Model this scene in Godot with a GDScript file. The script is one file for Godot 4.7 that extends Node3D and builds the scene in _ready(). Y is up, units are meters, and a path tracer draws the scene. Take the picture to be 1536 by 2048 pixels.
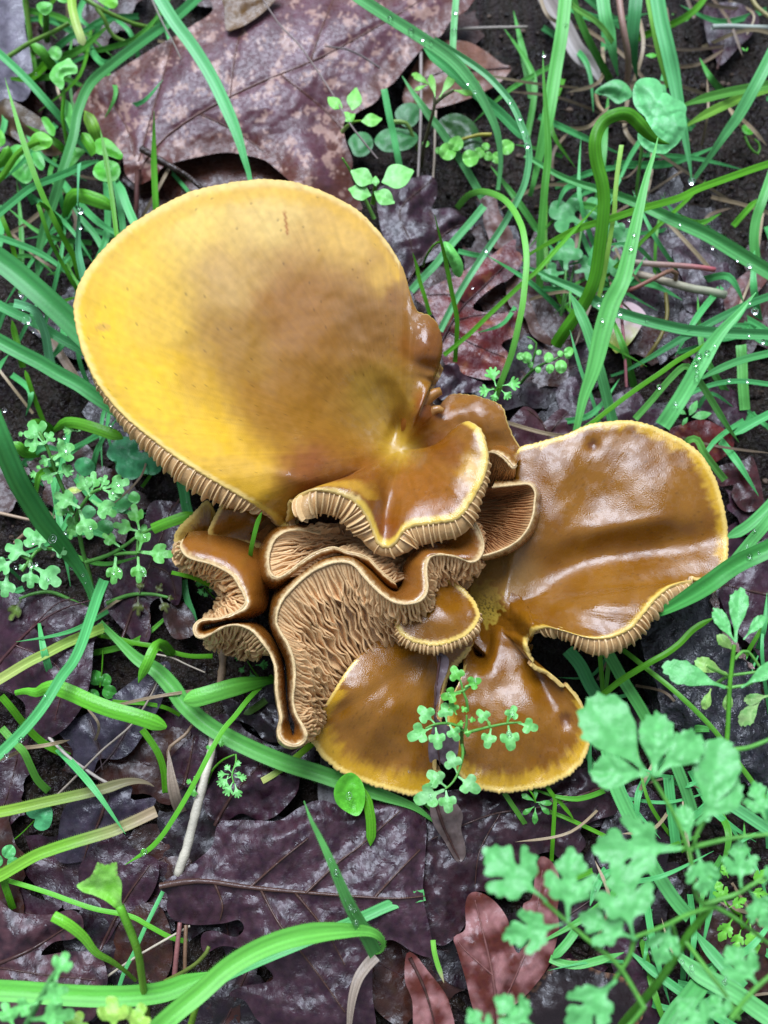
extends Node3D
# A clump of wet funnel mushrooms in leaf litter and grass, seen from above. Heights are in millimetres over the soil.

const FOV := 61.6
var eye := Vector3.ZERO
var eye_basis := Basis()
var focal := 1718.0
var taken := {}
var M := {}
var rng := RandomNumberGenerator.new()
var nz := FastNoiseLite.new()
var nz_fine := FastNoiseLite.new()
var nz_cell := FastNoiseLite.new()


class Shape:
	var v := PackedVector3Array()
	var c := PackedColorArray()
	var ix := PackedInt32Array()
	var more := PackedInt32Array()                # a second surface over the same points

	func add(p: Vector3, col: Color) -> int:
		v.push_back(p)
		c.push_back(col)
		return v.size() - 1

	func tri(a: int, b: int, d: int) -> void:
		ix.push_back(a)
		ix.push_back(b)
		ix.push_back(d)

	func quad(a: int, b: int, d: int, e: int) -> void:
		tri(a, b, d)
		tri(a, d, e)

	# rows: number of rows, cols: number of columns, already added from index «from», row after row
	func weave(from: int, rows: int, cols: int, closed: bool) -> void:
		for r in rows - 1:
			for k in (cols if closed else cols - 1):
				var k2 := (k + 1) % cols
				quad(from + r * cols + k, from + r * cols + k2, from + (r + 1) * cols + k2, from + (r + 1) * cols + k)

	func tube(line: Array, radius: Array, col: Array, sides := 6) -> void:
		var from := v.size()
		var n := line.size()
		var side := Vector3.RIGHT
		for k in n:
			var t: Vector3 = (line[mini(k + 1, n - 1)] - line[maxi(k - 1, 0)]).normalized()
			if k == 0:
				side = t.cross(Vector3(0.31, 0.9, 0.2)).normalized()
			else:
				side = (side - t * side.dot(t)).normalized()
			var up := side.cross(t)
			for s in sides:
				var a := TAU * s / sides
				add(line[k] + (side * cos(a) + up * sin(a)) * radius[k], col[k])
		weave(from, n, sides, true)
		for e in [0, n - 1]:
			var m := add(line[e], col[e])
			for s in sides:
				tri(m, from + e * sides + s, from + e * sides + (s + 1) % sides)


# ---- places -------------------------------------------------------------------------------------------------------------

func P(x: float, y: float, h: float) -> Vector3:
	var d := eye_basis * Vector3((x - 768.0) / focal, (1024.0 - y) / focal, -1.0)
	return eye + d * ((h * 0.001 - eye.y) / d.y)


func px_size(p: Vector3) -> float:
	return (eye - p).dot(eye_basis.z) / focal


func pts(text: String, dim := 3) -> Array:
	var out := []
	var last := []
	var frame := [0.0, 0.0, 1.0]                       # «@x y scale: » in front: the points count from x y, in steps of 1 / scale
	if text.begins_with("@"):
		frame = Array(text.substr(1, text.find(":") - 1).split_floats(" "))
		text = text.substr(text.find(":") + 1)
	for item in text.split(",", false):
		var now := []
		for w in item.strip_edges().split(" ", false):
			now.push_back(w.to_float() / frame[2] + frame[now.size()] if now.size() < 2 else w.to_float())
		while now.size() < dim:
			now.push_back(last[now.size()] if last else 0.0)
		out.push_back(now)
		last = now
	return out


func catmull(a: Array, b: Array, c: Array, d: Array, t: float) -> Array:
	var o := []
	for k in a.size():
		o.push_back(0.5 * (2.0 * b[k] + (c[k] - a[k]) * t + (2.0 * a[k] - 5.0 * b[k] + 4.0 * c[k] - d[k]) * t * t + (3.0 * b[k] - a[k] - 3.0 * c[k] + d[k]) * t * t * t))
	return o


# «count» points at even steps along the smooth line through «a»
func spline(a: Array, count: int, closed := false) -> Array:
	var n := a.size()
	var fine := []
	var segs := n if closed else n - 1
	for s in segs:
		for k in 8:
			if closed:
				fine.push_back(catmull(a[(s - 1 + n) % n], a[s], a[(s + 1) % n], a[(s + 2) % n], k / 8.0))
			else:
				fine.push_back(catmull(a[maxi(s - 1, 0)], a[s], a[s + 1], a[mini(s + 2, n - 1)], k / 8.0))
	fine.push_back(a[0] if closed else a[n - 1])
	var at := [0.0]
	for k in range(1, fine.size()):
		at.push_back(at[-1] + maxf(1e-6, Vector2(fine[k][0] - fine[k - 1][0], fine[k][1] - fine[k - 1][1]).length()))
	var out := []
	var j := 0
	for k in count:
		var want: float = at[-1] * k / (float(count) if closed else float(count - 1))
		while j < fine.size() - 2 and at[j + 1] < want:
			j += 1
		var f := clampf((want - at[j]) / (at[j + 1] - at[j]), 0.0, 1.0)
		var o := []
		for d in a[0].size():
			o.push_back(lerpf(fine[j][d], fine[j + 1][d], f))
		out.push_back(o)
	return out


func length_px(a: Array) -> float:
	var s := 0.0
	for k in range(1, a.size()):
		s += Vector2(a[k][0] - a[k - 1][0], a[k][1] - a[k - 1][1]).length()
	return s


# ---- things, parts, metas -----------------------------------------------------------------------------------------------

func numbered(called: String) -> String:
	taken[called] = taken.get(called, -1) + 1
	return called if taken[called] == 0 else "%s_%03d" % [called, taken[called]]


func tag(o: Node3D, label: String, category: String, group := "", kind := "") -> void:
	if label:
		o.set_meta("label", label)
	if category:
		o.set_meta("category", category)
	if group:
		o.set_meta("group", group)
	if kind:
		o.set_meta("kind", kind)


func thing(called: String, label: String, category: String, at: Vector3, group := "") -> Node3D:
	var o := Node3D.new()
	o.name = numbered(called)
	add_child(o, true)
	o.position = at
	tag(o, label, category, group)
	return o


func origin_of(o: Node) -> Vector3:
	var s := Vector3.ZERO
	while o is Node3D and o != self:
		s += o.position
		o = o.get_parent()
	return s


func mesh_of(s: Shape, from := Vector3.ZERO) -> ArrayMesh:
	var arrays := []
	arrays.resize(Mesh.ARRAY_MAX)
	var v := s.v
	if from != Vector3.ZERO:
		v = Transform3D(Basis(), -from) * v
	var nor := PackedVector3Array()
	nor.resize(v.size())
	var ix := s.ix + s.more
	for k in range(0, ix.size(), 3):
		var a := ix[k]
		var b := ix[k + 1]
		var c := ix[k + 2]
		var f := (v[c] - v[a]).cross(v[b] - v[a]) * 1e6      # weighted by area
		nor[a] += f
		nor[b] += f
		nor[c] += f
	for k in nor.size():
		nor[k] = nor[k].normalized() if nor[k].length_squared() > 1e-20 else Vector3.UP
	arrays[Mesh.ARRAY_VERTEX] = v
	arrays[Mesh.ARRAY_NORMAL] = nor
	arrays[Mesh.ARRAY_COLOR] = s.c
	arrays[Mesh.ARRAY_INDEX] = s.ix
	var m := ArrayMesh.new()
	m.add_surface_from_arrays(Mesh.PRIMITIVE_TRIANGLES, arrays)
	if s.more.size() > 0:
		arrays[Mesh.ARRAY_INDEX] = s.more
		m.add_surface_from_arrays(Mesh.PRIMITIVE_TRIANGLES, arrays)
	return m


func obj(called: String, s: Shape, m: Material, parent: Node3D = null, at := Vector3.ZERO) -> MeshInstance3D:
	var o := MeshInstance3D.new()
	o.name = called if parent else numbered(called)
	var from := at
	if parent:
		from = origin_of(parent)
		parent.add_child(o, true)
	else:
		add_child(o, true)
		o.position = at
	o.mesh = mesh_of(s, from)
	o.material_override = m
	return o


const LANDMARKS := [[520, 200, "blotched plum leaf"], [60, 90, "blue grey corner leaf"], [60, 330, "cress thicket"], [460, 640, "large cap"], [40, 740, "wide left blade"], [170, 1050, "dewy left herb"], [80, 1300, "holed plum leaf"], [330, 1120, "plum oak lobe"], [540, 1250, "ruffled mushroom"],
	[250, 1450, "blue black leaf"], [180, 1620, "half dead blades"], [390, 1600, "white straw"], [90, 1930, "round lobed corner leaf"], [250, 1780, "torn seedling"], [590, 1800, "wet midrib leaf"], [700, 1600, "spoon leaf"], [740, 1430, "lower left cap"], [1000, 1680, "near black leaf"], [990, 1900, "pink oak leaf"],
	[1300, 1800, "parsley plant"], [1400, 1350, "charred wood"], [1250, 1020, "right cap"], [1480, 1160, "lilac brown leaf"], [1400, 760, "elbow blade"], [1250, 660, "petal like leaf"], [960, 640, "red oak leaf"], [1190, 480, "hooked stem"], [1300, 230, "scalloped pale leaf"], [1100, 200, "tall broad blade"], [1420, 70, "top right leaf"], [930, 280, "dark oval leaf"], [1470, 480, "dewy right blade"], [780, 300, "chickweed"], [1180, 1360, "front lobe"]]


func beside(x: float, y: float) -> String:            # where a small thing lies, in words
	var best := 1e12
	var at: Array = LANDMARKS[0]
	for l in LANDMARKS:
		var d := Vector2(x - l[0], y - l[1]).length_squared()
		if d < best:
			best = d
			at = l
	var v := Vector2(x - at[0], y - at[1])
	if absf(v.x) > absf(v.y) * 2.0:
		return ("right of" if v.x > 0 else "left of") + " the " + at[2]
	if absf(v.y) > absf(v.x) * 2.0:
		return ("below" if v.y > 0 else "above") + " the " + at[2]
	return ("lower " if v.y > 0 else "upper ") + ("right of" if v.x > 0 else "left of") + " the " + at[2]


# ---- colours and materials ----------------------------------------------------------------------------------------------

func rgb(r: float, g: float, b: float) -> Color:      # a colour as one sees it (0..255), as a linear base colour
	return Color(r / 255.0, g / 255.0, b / 255.0).srgb_to_linear()


func tint(c: Color, k: float) -> Color:
	return Color(c.r * k, c.g * k, c.b * k)


func noise_tex(seed_: int, freq: float, octaves: int, size := 512, ramp: Gradient = null, kind := FastNoiseLite.TYPE_SIMPLEX_SMOOTH, warp := 0.0) -> NoiseTexture2D:
	var n := FastNoiseLite.new()
	n.seed = seed_
	n.noise_type = kind
	n.frequency = freq
	n.fractal_octaves = octaves
	if kind == FastNoiseLite.TYPE_CELLULAR:
		n.cellular_return_type = FastNoiseLite.RETURN_DISTANCE2_SUB
	if warp > 0.0:
		n.domain_warp_enabled = true
		n.domain_warp_amplitude = warp
		n.domain_warp_frequency = freq * 1.5
	var t := NoiseTexture2D.new()
	t.width = size
	t.height = size
	t.seamless = true
	t.generate_mipmaps = false
	t.noise = n
	if ramp:
		t.color_ramp = ramp
	return t


func ramp(at: Array, cols: Array) -> Gradient:
	var g := Gradient.new()
	g.offsets = PackedFloat32Array(at)
	g.colors = PackedColorArray(cols)
	return g


func grey_ramp(at: Array, val: Array) -> Gradient:
	var cols := []
	for k in val:
		cols.push_back(Color(k, k, k))
	return ramp(at, cols)


func surface(rough: float, per_metre := 40.0, bump: Texture2D = null, bump_cm := 0.0, rough_map: Texture2D = null, spec := 0.5) -> StandardMaterial3D:
	var m := StandardMaterial3D.new()
	m.vertex_color_use_as_albedo = true
	m.albedo_color = Color.WHITE
	m.roughness = rough
	m.metallic_specular = spec
	m.cull_mode = BaseMaterial3D.CULL_DISABLED
	m.uv1_triplanar = true
	m.uv1_world_triplanar = true
	m.uv1_scale = Vector3.ONE * per_metre
	if bump:
		m.heightmap_enabled = true
		m.heightmap_texture = bump
		m.heightmap_scale = bump_cm
	if rough_map:
		m.roughness = 1.0
		m.roughness_texture = rough_map
		m.roughness_texture_channel = BaseMaterial3D.TEXTURE_CHANNEL_RED
	return m


func make_materials() -> void:
	var fine := noise_tex(11, 0.03, 4)
	var grain := noise_tex(12, 0.09, 3)
	var pits := noise_tex(13, 0.02, 2, 512, null, FastNoiseLite.TYPE_CELLULAR)
	var wet := noise_tex(14, 0.012, 4, 512, grey_ramp([0.3, 0.5, 0.62], [0.11, 0.19, 0.40]), FastNoiseLite.TYPE_SIMPLEX_SMOOTH, 20.0)
	var damp := noise_tex(15, 0.012, 4, 512, grey_ramp([0.3, 0.5, 0.7], [0.20, 0.32, 0.52]))
	M.felt = surface(0.5, 60.0, grain, 0.006, null, 0.3)                       # the dry skin of the large cap
	M.skin = surface(0.25, 45.0, grain, 0.006, wet)                 # wet cap skin
	M.gill = surface(0.28, 60.0, fine, 0.012)
	M.rim = surface(0.5, 70.0, grain, 0.02)
	M.stem = surface(0.4, 40.0, fine, 0.03)
	M.soil = surface(0.6, 22.0, noise_tex(16, 0.03, 5), 0.18, damp, 0.25)
	M.leaf_wet = surface(0.3, 75.0, pits, 0.008, damp, 0.42)               # dead leaves, soaked
	M.leaf_dull = surface(0.5, 75.0, pits, 0.004, damp, 0.36)
	M.wood = surface(0.35, 30.0, noise_tex(17, 0.02, 5, 512, null, FastNoiseLite.TYPE_CELLULAR, 30.0), 0.09, wet)
	M.straw = surface(0.5, 60.0, fine, 0.01)
	M.grass = surface(0.42, 60.0, fine, 0.004, null, 0.36)
	M.herb = surface(0.36, 80.0, fine, 0.008, null, 0.4)
	for k in ["grass", "herb"]:
		M[k].backlight_enabled = true
		M[k].backlight = Color(0.5, 0.5, 0.5)
	M.water = StandardMaterial3D.new()
	M.water.albedo_color = Color(1, 1, 1, 0.0)
	M.water.roughness = 0.02
	M.water.refraction_enabled = true
	M.water.refraction_scale = 0.033


# ---- mushrooms ----------------------------------------------------------------------------------------------------------

# A fin that hangs from «root» (a line on the underside) to «edge»; «side» is the direction across it.
func gill_fin(root: Array, edge: Array, side: Array, w: float, col: Color) -> Shape:
	var s := Shape.new()
	var n := root.size()
	for k in n:
		var c := tint(col, 1.0 + 0.08 * nz.get_noise_3dv(edge[k] * 9000.0))
		s.add(root[k] + side[k] * w, c)
		s.add(root[k].lerp(edge[k], 0.88) + side[k] * w * 0.75, c)
		s.add(edge[k], c)
		s.add(root[k].lerp(edge[k], 0.88) - side[k] * w * 0.75, c)
		s.add(root[k] - side[k] * w, c)
	s.weave(0, n, 5, false)
	return s


# A cap between its centre and its margin. Margin points: x y height lean (how far the gills lean out from under the margin).
func cap(o: Node3D, margin_text: String, centre: Vector3, opt: Dictionary) -> void:
	var na: int = opt.get("na", 220)
	var nr: int = opt.get("nr", 48)
	var thick: float = opt.get("thick", 1.3) * 0.001
	var rise: float = opt.get("rise", 2.0)
	var bumps: Array = opt.get("bumps", [])
	var crimp: float = opt.get("crimp", 1.6)
	var ripple: float = opt.get("ripple", 0.5)
	var paint: Callable = opt.paint
	var ctl := pts(margin_text, 4)
	var edge := spline(ctl, na, true)
	for i in na:
		var k := 1.0 + crimp * (nz_fine.get_noise_2d(edge[i][0] * 4.0, edge[i][1] * 4.0) + 0.5 * sin(i * 2.4)) / maxf(30.0, Vector2(edge[i][0] - centre.x, edge[i][1] - centre.y).length())
		edge[i][0] = centre.x + (edge[i][0] - centre.x) * k
		edge[i][1] = centre.y + (edge[i][1] - centre.y) * k
	var soft := []
	var reach := int(na * opt.get("blur", 0.09))
	for i in na:
		var sum := [0.0, 0.0, 0.0]
		var ws := 0.0
		for q in range(-reach, reach + 1, 2):
			var w := 1.0 - absf(q) / (reach + 1.0)
			ws += w
			for d in 3:
				sum[d] += w * edge[(i + q + na) % na][d]
		soft.push_back([sum[0] / ws, sum[1] / ws, sum[2] / ws])
	var top := []
	var flat := []
	var over: Dictionary = opt.get("over", {})          # another part of the same cap that this one flows into
	var field := {}
	for j in nr + 1:
		var t := 1.0 - pow(1.0 - float(j) / nr, 1.25)
		var row := PackedVector3Array()
		var frow := []
		for i in na:
			var own := smoothstep(0.15, 0.95, t)
			var x := lerpf(centre.x, lerpf(soft[i][0], edge[i][0], own), t)
			var y := lerpf(centre.y, lerpf(soft[i][1], edge[i][1], own), t)
			var h: float = centre.z + (lerpf(soft[i][2], edge[i][2], own) - centre.z) * (1.0 - pow(1.0 - t, rise)) * smoothstep(-0.06, 0.36, t)
			for b in bumps:
				var dx: float = x - b[0]
				var dy: float = y - b[1]
				var ca := cos(deg_to_rad(b[4]))
				var sa := sin(deg_to_rad(b[4]))
				var u: float = (dx * ca + dy * sa) / b[2]
				var w: float = (-dx * sa + dy * ca) / b[3]
				if u * u + w * w < 9.0:
					h += b[5] * exp(-u * u - w * w)
			h += ripple * nz.get_noise_3d(x * 0.8, y * 0.8, centre.x)
			if over:
				var sum := 0.0
				var ws := 0.0
				for qx in range(-1, 2):
					for qy in range(-1, 2):
						var cell := Vector2i(int(x / 10.0) + qx, int(y / 10.0) + qy)
						if over.has(cell):
							var w: float = exp(-Vector2(x - cell.x * 10.0 - 5.0, y - cell.y * 10.0 - 5.0).length_squared() / 60.0)
							ws += w
							sum += w * over[cell]
				if ws > 0.0:
					var other := sum / ws
					var near := smoothstep(0.0, 0.6, ws)
					h = lerpf(h, 0.5 * (h + other + sqrt((h - other) * (h - other) + 4.0)), near)
			field[Vector2i(int(x / 10.0), int(y / 10.0))] = h
			row.push_back(P(x, y, h))
			frow.push_back(Vector3(x, y, t))
		top.push_back(row)
		flat.push_back(frow)
	last_field = field
	var nor := []
	var s := Shape.new()
	for j in nr + 1:
		var nrow := PackedVector3Array()
		for i in na:
			var dr: Vector3 = top[mini(j + 1, nr)][i] - top[maxi(j - 1, 0)][i]
			var j2 := maxi(j, 2)
			var da: Vector3 = top[j2][(i + 1) % na] - top[j2][(i - 1 + na) % na]
			var n := dr.cross(da).normalized()
			n = n if n.y > 0.0 else -n
			nrow.push_back((n + Vector3.UP * 0.35).normalized() if n.y < 0.35 else n)
		nor.push_back(nrow)
		for i in na:
			var f: Vector3 = flat[j][i]
			var out_px := (1.0 - f.z) * Vector2(edge[i][0] - centre.x, edge[i][1] - centre.y).length() + 200.0 * smoothstep(-0.2, -0.7, edge[i][3])
			s.add(top[j][i], paint.call(f.x, f.y, f.z, out_px, i * TAU / na))
	var rim: Color = opt.get("rim", Color(0.62, 0.42, 0.13))
	for q in range(1, 6):
		var a := PI * q / 6.0
		for i in na:
			var outward: Vector3 = (top[nr][i] - top[nr - 2][i]).normalized()
			var mid: Vector3 = top[nr][i] - nor[nr][i] * thick * 0.5
			var joined := smoothstep(-0.2, -0.7, edge[i][3])
			s.add(mid + (nor[nr][i] * cos(a) + outward * sin(a)) * thick * 0.5, tint(rim.lerp(s.c[nr * na + i], joined), 1.0 + 0.25 * nz_fine.get_noise_2d(i * 7.0, q * 3.0)))
	var under: Color = opt.get("under", Color(0.4, 0.22, 0.08))
	var lower := []
	for j in range(nr, -1, -1):
		var row := PackedVector3Array()
		for i in na:
			var deep: Vector3 = nor[j][i].lerp(Vector3.UP, 1.0 - 0.8 * smoothstep(0.93, 1.0, flat[j][i].z)).normalized()
			row.push_back(top[j][i] - deep * thick * (1.0 + 1.2 * (1.0 - flat[j][i].z)))
			s.add(row[i], under)
		lower.push_front(row)
	s.weave(0, 2 * (nr + 1) + 5, na, true)
	var wet_ix := PackedInt32Array()
	if opt.has("wet"):
		var dry_ix := PackedInt32Array()
		for k in range(0, s.ix.size(), 3):
			var v0 := s.ix[k]
			var f: Vector3 = flat[mini(v0 / na, nr)][v0 % na]
			(wet_ix if opt.wet.call(f.x, f.y) else dry_ix).append_array(s.ix.slice(k, k + 3))
		s.ix = dry_ix
		s.more = wet_ix
	var made := obj("cap", s, opt.get("mat", M.skin), o)
	if wet_ix.size() > 0:
		made.material_override = null
		made.mesh.surface_set_material(0, opt.get("mat", M.skin))
		made.mesh.surface_set_material(1, M.skin)
	# the margin rolls over: a bed that turns from the rim outwards and down, with the gills standing on it
	var count: int = opt.get("gills", 0)
	if count == 0:
		return
	var roll: float = opt.get("roll", 4.0) * 0.001
	var fin: float = opt.get("fin", 0.9) * 0.001
	var turn := deg_to_rad(opt.get("turn", 84.0))
	var steps := 10
	var lines := []
	var round_way := 0.0
	for i in na:
		var j := (i + 1) % na
		round_way += (edge[i][0] - centre.x) * (edge[j][1] - centre.y) - (edge[j][0] - centre.x) * (edge[i][1] - centre.y)
	for i in na:
		var lean := 0.0
		for q in range(-4, 5):
			lean += clampf(edge[(i + q + na) % na][3], 0.0, 1.2) / 9.0
		var along: Vector3 = (top[nr][(i + 2) % na] - top[nr][(i - 2 + na) % na]).normalized()
		var n := Vector3.ZERO
		for q in range(-3, 4):
			n += nor[nr][(i + q + na) % na]
		n = (n.normalized() + Vector3.UP * 0.6).normalized()
		var outward := along.cross(n).normalized() * -signf(round_way)
		n = along.cross(outward)
		if n.y < 0.0:
			n = -n
		var start: Vector3 = top[nr][i] - nor[nr][i] * thick * 0.6
		var path := []
		for k in steps + 1:
			var th := turn * k / steps
			path.push_back(start + (outward * sin(th) * lean + n * (cos(th) - 1.0) * (0.35 + 0.65 * lean)) * roll)
		lines.push_back([lean, path, outward, n, along])
	var bed := Shape.new()
	for i in na:
		for k in steps + 1:
			bed.add(lines[i][1][k], opt.get("bed_col", Color(0.45, 0.27, 0.11)))
	for i in na:
		var i2 := (i + 1) % na
		if lines[i][0] > 0.08 and lines[i2][0] > 0.08:
			for k in steps:
				bed.quad(i * (steps + 1) + k, i2 * (steps + 1) + k, i2 * (steps + 1) + k + 1, i * (steps + 1) + k + 1)
	if bed.ix.size() > 0:
		obj("gill_bed", bed, M.gill, o)
	for g in count:
		var i := int(round(float(g) * na / count + rng.randf_range(-0.5, 0.5)) + na) % na
		if lines[i][0] < 0.12:
			continue
		var root := []
		var top_edge := []
		var sides := []
		var wag := rng.randf_range(-0.35, 0.35)
		var high := rng.randf_range(0.5, 1.2)
		var last := steps if g % 2 == 0 else steps - 2
		for k in last + 2:
			var kk := mini(k, last)
			var th := turn * kk / steps
			var up: Vector3 = (lines[i][2] * sin(th) + lines[i][3] * cos(th)).normalized()
			var q := float(kk) / last
			var tall: float = fin * high * lines[i][0] * sqrt(maxf(0.0, 1.0 - pow((q - 0.7) / 0.72, 2.0))) if k <= last else 0.00003
			root.push_back(lines[i][1][kk] - up * 0.0001)
			top_edge.push_back(lines[i][1][kk] + up * maxf(tall, 0.00003) + lines[i][4] * wag * tall)
			sides.push_back(lines[i][4])
		obj("gill", gill_fin(root, top_edge, sides, opt.get("gill_w", 0.27) * rng.randf_range(0.0007, 0.0013), tint(opt.get("gill_col", Color(0.66, 0.43, 0.20)), rng.randf_range(0.85, 1.12))), M.gill, o)


var last_field := {}


func bez(a: Vector3, b: Vector3, c: Vector3, t: float) -> Vector3:
	return a.lerp(b, t).lerp(b.lerp(c, t), t)


# A ruffled margin. Every point: margin x y h, foot of the skin x y h, foot of the gills x y h.
func ruffle(o: Node3D, rows: Array, opt: Dictionary) -> void:
	var n: int = opt.get("n", 200)
	var line := spline(rows, n)
	var skin: Color = opt.get("skin", Color(0.25, 0.09, 0.014))
	var cream: Color = opt.get("cream", Color(0.64, 0.45, 0.22))
	var bulge: float = opt.get("bulge", 3.0)
	var nv := 16
	var s := Shape.new()
	var g := Shape.new()
	var side_at := []
	var under: Color = opt.get("under", Color(0.54, 0.315, 0.14))
	for k in n:
		var e: Array = line[k]
		var wob := 1.2 * nz_fine.get_noise_2d(e[0] * 3.0, e[1] * 3.0)
		var a := Vector3(e[0] + wob, e[1] + wob, e[2])
		var f := Vector3(e[3], e[4], e[5])
		var b := Vector3(lerpf(a.x, f.x, 0.45), lerpf(a.y, f.y, 0.45), maxf(a.z, lerpf(a.z, f.z, 0.5)) + bulge)
		for v in nv + 1:
			var t := pow(float(v) / nv, 1.4)
			var q := bez(a, b, f, t)
			var along := t * Vector2(f.x - a.x, f.y - a.y).length()
			var c := cream.lerp(skin, smoothstep(2.0, 13.0, along + 5.0 * nz_fine.get_noise_2d(q.x * 5.0, q.y * 5.0)))
			c = tint(c, 1.0 + 0.22 * nz.get_noise_2d(q.x * 2.0, q.y * 2.0))
			s.add(P(q.x, q.y, q.z), c)
	s.weave(0, n, nv + 1, false)
	obj("cap", s, opt.get("mat", M.skin), o)
	var sag: float = opt.get("sag", 0.0)
	var grid := []
	for k in n:
		var e: Array = line[k]
		var a := Vector3(e[0], e[1], e[2] - 0.3)
		var f := Vector3(e[6], e[7], e[8])
		var b := Vector3(lerpf(a.x, f.x, 0.45), lerpf(a.y, f.y, 0.45), lerpf(a.z, f.z, 0.5) + sag)
		var row := PackedVector3Array()
		for v in nv + 1:
			var q := bez(a, b, f, float(v) / nv)
			row.push_back(P(q.x, q.y, q.z))
			g.add(row[v], under)
		grid.push_back(row)
	g.weave(0, n, nv + 1, false)
	obj("gill_bed", g, M.gill, o)
	var rim := Shape.new()
	var path := []
	var rad := []
	var col := []
	for k in n:
		var e: Array = line[k]
		path.push_back(P(e[0], e[1], e[2]))
		rad.push_back(opt.get("rim_mm", 0.32) * 0.001 * (1.0 + 0.35 * nz_fine.get_noise_1d(k * 9.0)))
		col.push_back(tint(cream, 1.0 + 0.2 * nz_fine.get_noise_1d(k * 13.0)))
	rim.tube(path, rad, col, 7)
	obj("rim", rim, M.rim, o)
	# wavy gills that run from the margin down to the foot
	var lines: int = opt.get("gills", 60)
	var high: float = opt.get("deep", 1.6) * 0.001
	var wave: float = opt.get("wave", 1.0)
	for q in lines:
		var kf := (q + 0.5 + rng.randf_range(-0.25, 0.25)) * (n - 1) / lines
		var root := []
		var edge := []
		var sides := []
		var v0 := 0.02
		var v1 := 1.0 if q % 2 == 0 else rng.randf_range(0.35, 0.8)
		var steps := 22
		var phase := rng.randf() * 40.0
		for u in steps + 1:
			var v := lerpf(v0, v1, float(u) / steps)
			var w := wave * smoothstep(0.12, 0.4, v) * (1.6 * nz_fine.get_noise_2d(v * 260.0, phase * 30.0) + 1.2 * nz_fine.get_noise_2d(v * 90.0, kf * 1.5)) * n / lines
			var kk := clampf(kf + w, 0.0, n - 1.001)
			var ka := int(kk)
			var va := clampi(int(v * nv), 0, nv - 1)
			var fk := kk - ka
			var fv := v * nv - va
			var p: Vector3 = grid[ka][va].lerp(grid[ka][va + 1], fv).lerp(grid[ka + 1][va].lerp(grid[ka + 1][va + 1], fv), fk)
			var du: Vector3 = (grid[mini(ka + 2, n - 1)][va] - grid[maxi(ka - 1, 0)][va])
			var dv: Vector3 = grid[ka][va + 1] - grid[ka][va]
			var nn := du.cross(dv).normalized()
			if nn.dot(eye - p) < 0.0:
				nn = -nn
			var tall := high * smoothstep(-0.05, 0.35, v) * (1.0 - 0.5 * smoothstep(0.85, 1.0, v)) * (1.0 + 0.5 * nz_fine.get_noise_2d(v * 300.0, q * 50.0)) * (1.0 - (0.8 * smoothstep(0.8, 1.0, float(u) / steps) if q % 2 else 0.0))
			tall *= smoothstep(4.0, 34.0, Vector2(line[ka][6] - line[ka][0], line[ka][7] - line[ka][1]).length())
			var lean := dv.normalized().cross(nn) * tall * 0.9 * nz_fine.get_noise_2d(v * 170.0 + 50.0, q * 31.0) * wave
			root.push_back(p - nn * 0.0001)
			edge.push_back(p + nn * tall + lean)
			sides.push_back(dv.normalized().cross(nn))
		obj("gill", gill_fin(root, edge, sides, opt.get("gill_w", 0.4) * 0.001, tint(opt.get("gill_col", Color(0.68, 0.42, 0.20)), rng.randf_range(0.85, 1.15))), M.gill, o)


func stem(o: Node3D, x: float, y: float, h: float, bx: float, by: float, r0: float, r1: float) -> void:
	var s := Shape.new()
	var a := P(x, y, h)
	var b := P(bx, by, -3.0)
	var line := []
	var rad := []
	var col := []
	for k in 9:
		var t := k / 8.0
		line.push_back(a.lerp(b, t) + Vector3(0.0015 * sin(t * 5.0), 0, 0.001 * sin(t * 7.0)))
		rad.push_back(0.001 * lerpf(r0, r1, pow(t, 0.6)))
		col.push_back(tint(Color(0.3, 0.15, 0.05), 1.0 + 0.2 * sin(k * 3.0)))
	s.tube(line, rad, col, 18)
	obj("stem", s, M.stem, o)


const BROWN := Color(0.185, 0.068, 0.006)
const RUST := Color(0.22, 0.06, 0.008)
const OCHRE := Color(0.55, 0.30, 0.022)
const YELLOW := Color(0.64, 0.385, 0.008)
const CREAM := Color(0.70, 0.50, 0.17)


func blend(x: float, y: float, spots: Array) -> Color:      # pigment and painted sheen that change from spot to spot: x, y, reach, colour
	var sum := 0.0
	var c := Color(0, 0, 0)
	for s in spots:
		var d: float = (Vector2(x - s[0], y - s[1]) / s[2]).length_squared()
		var w: float = 1.0 / (0.03 + pow(d, 1.6))
		sum += w
		c += s[3] * w
	return Color(c.r / sum, c.g / sum, c.b / sum)


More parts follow.
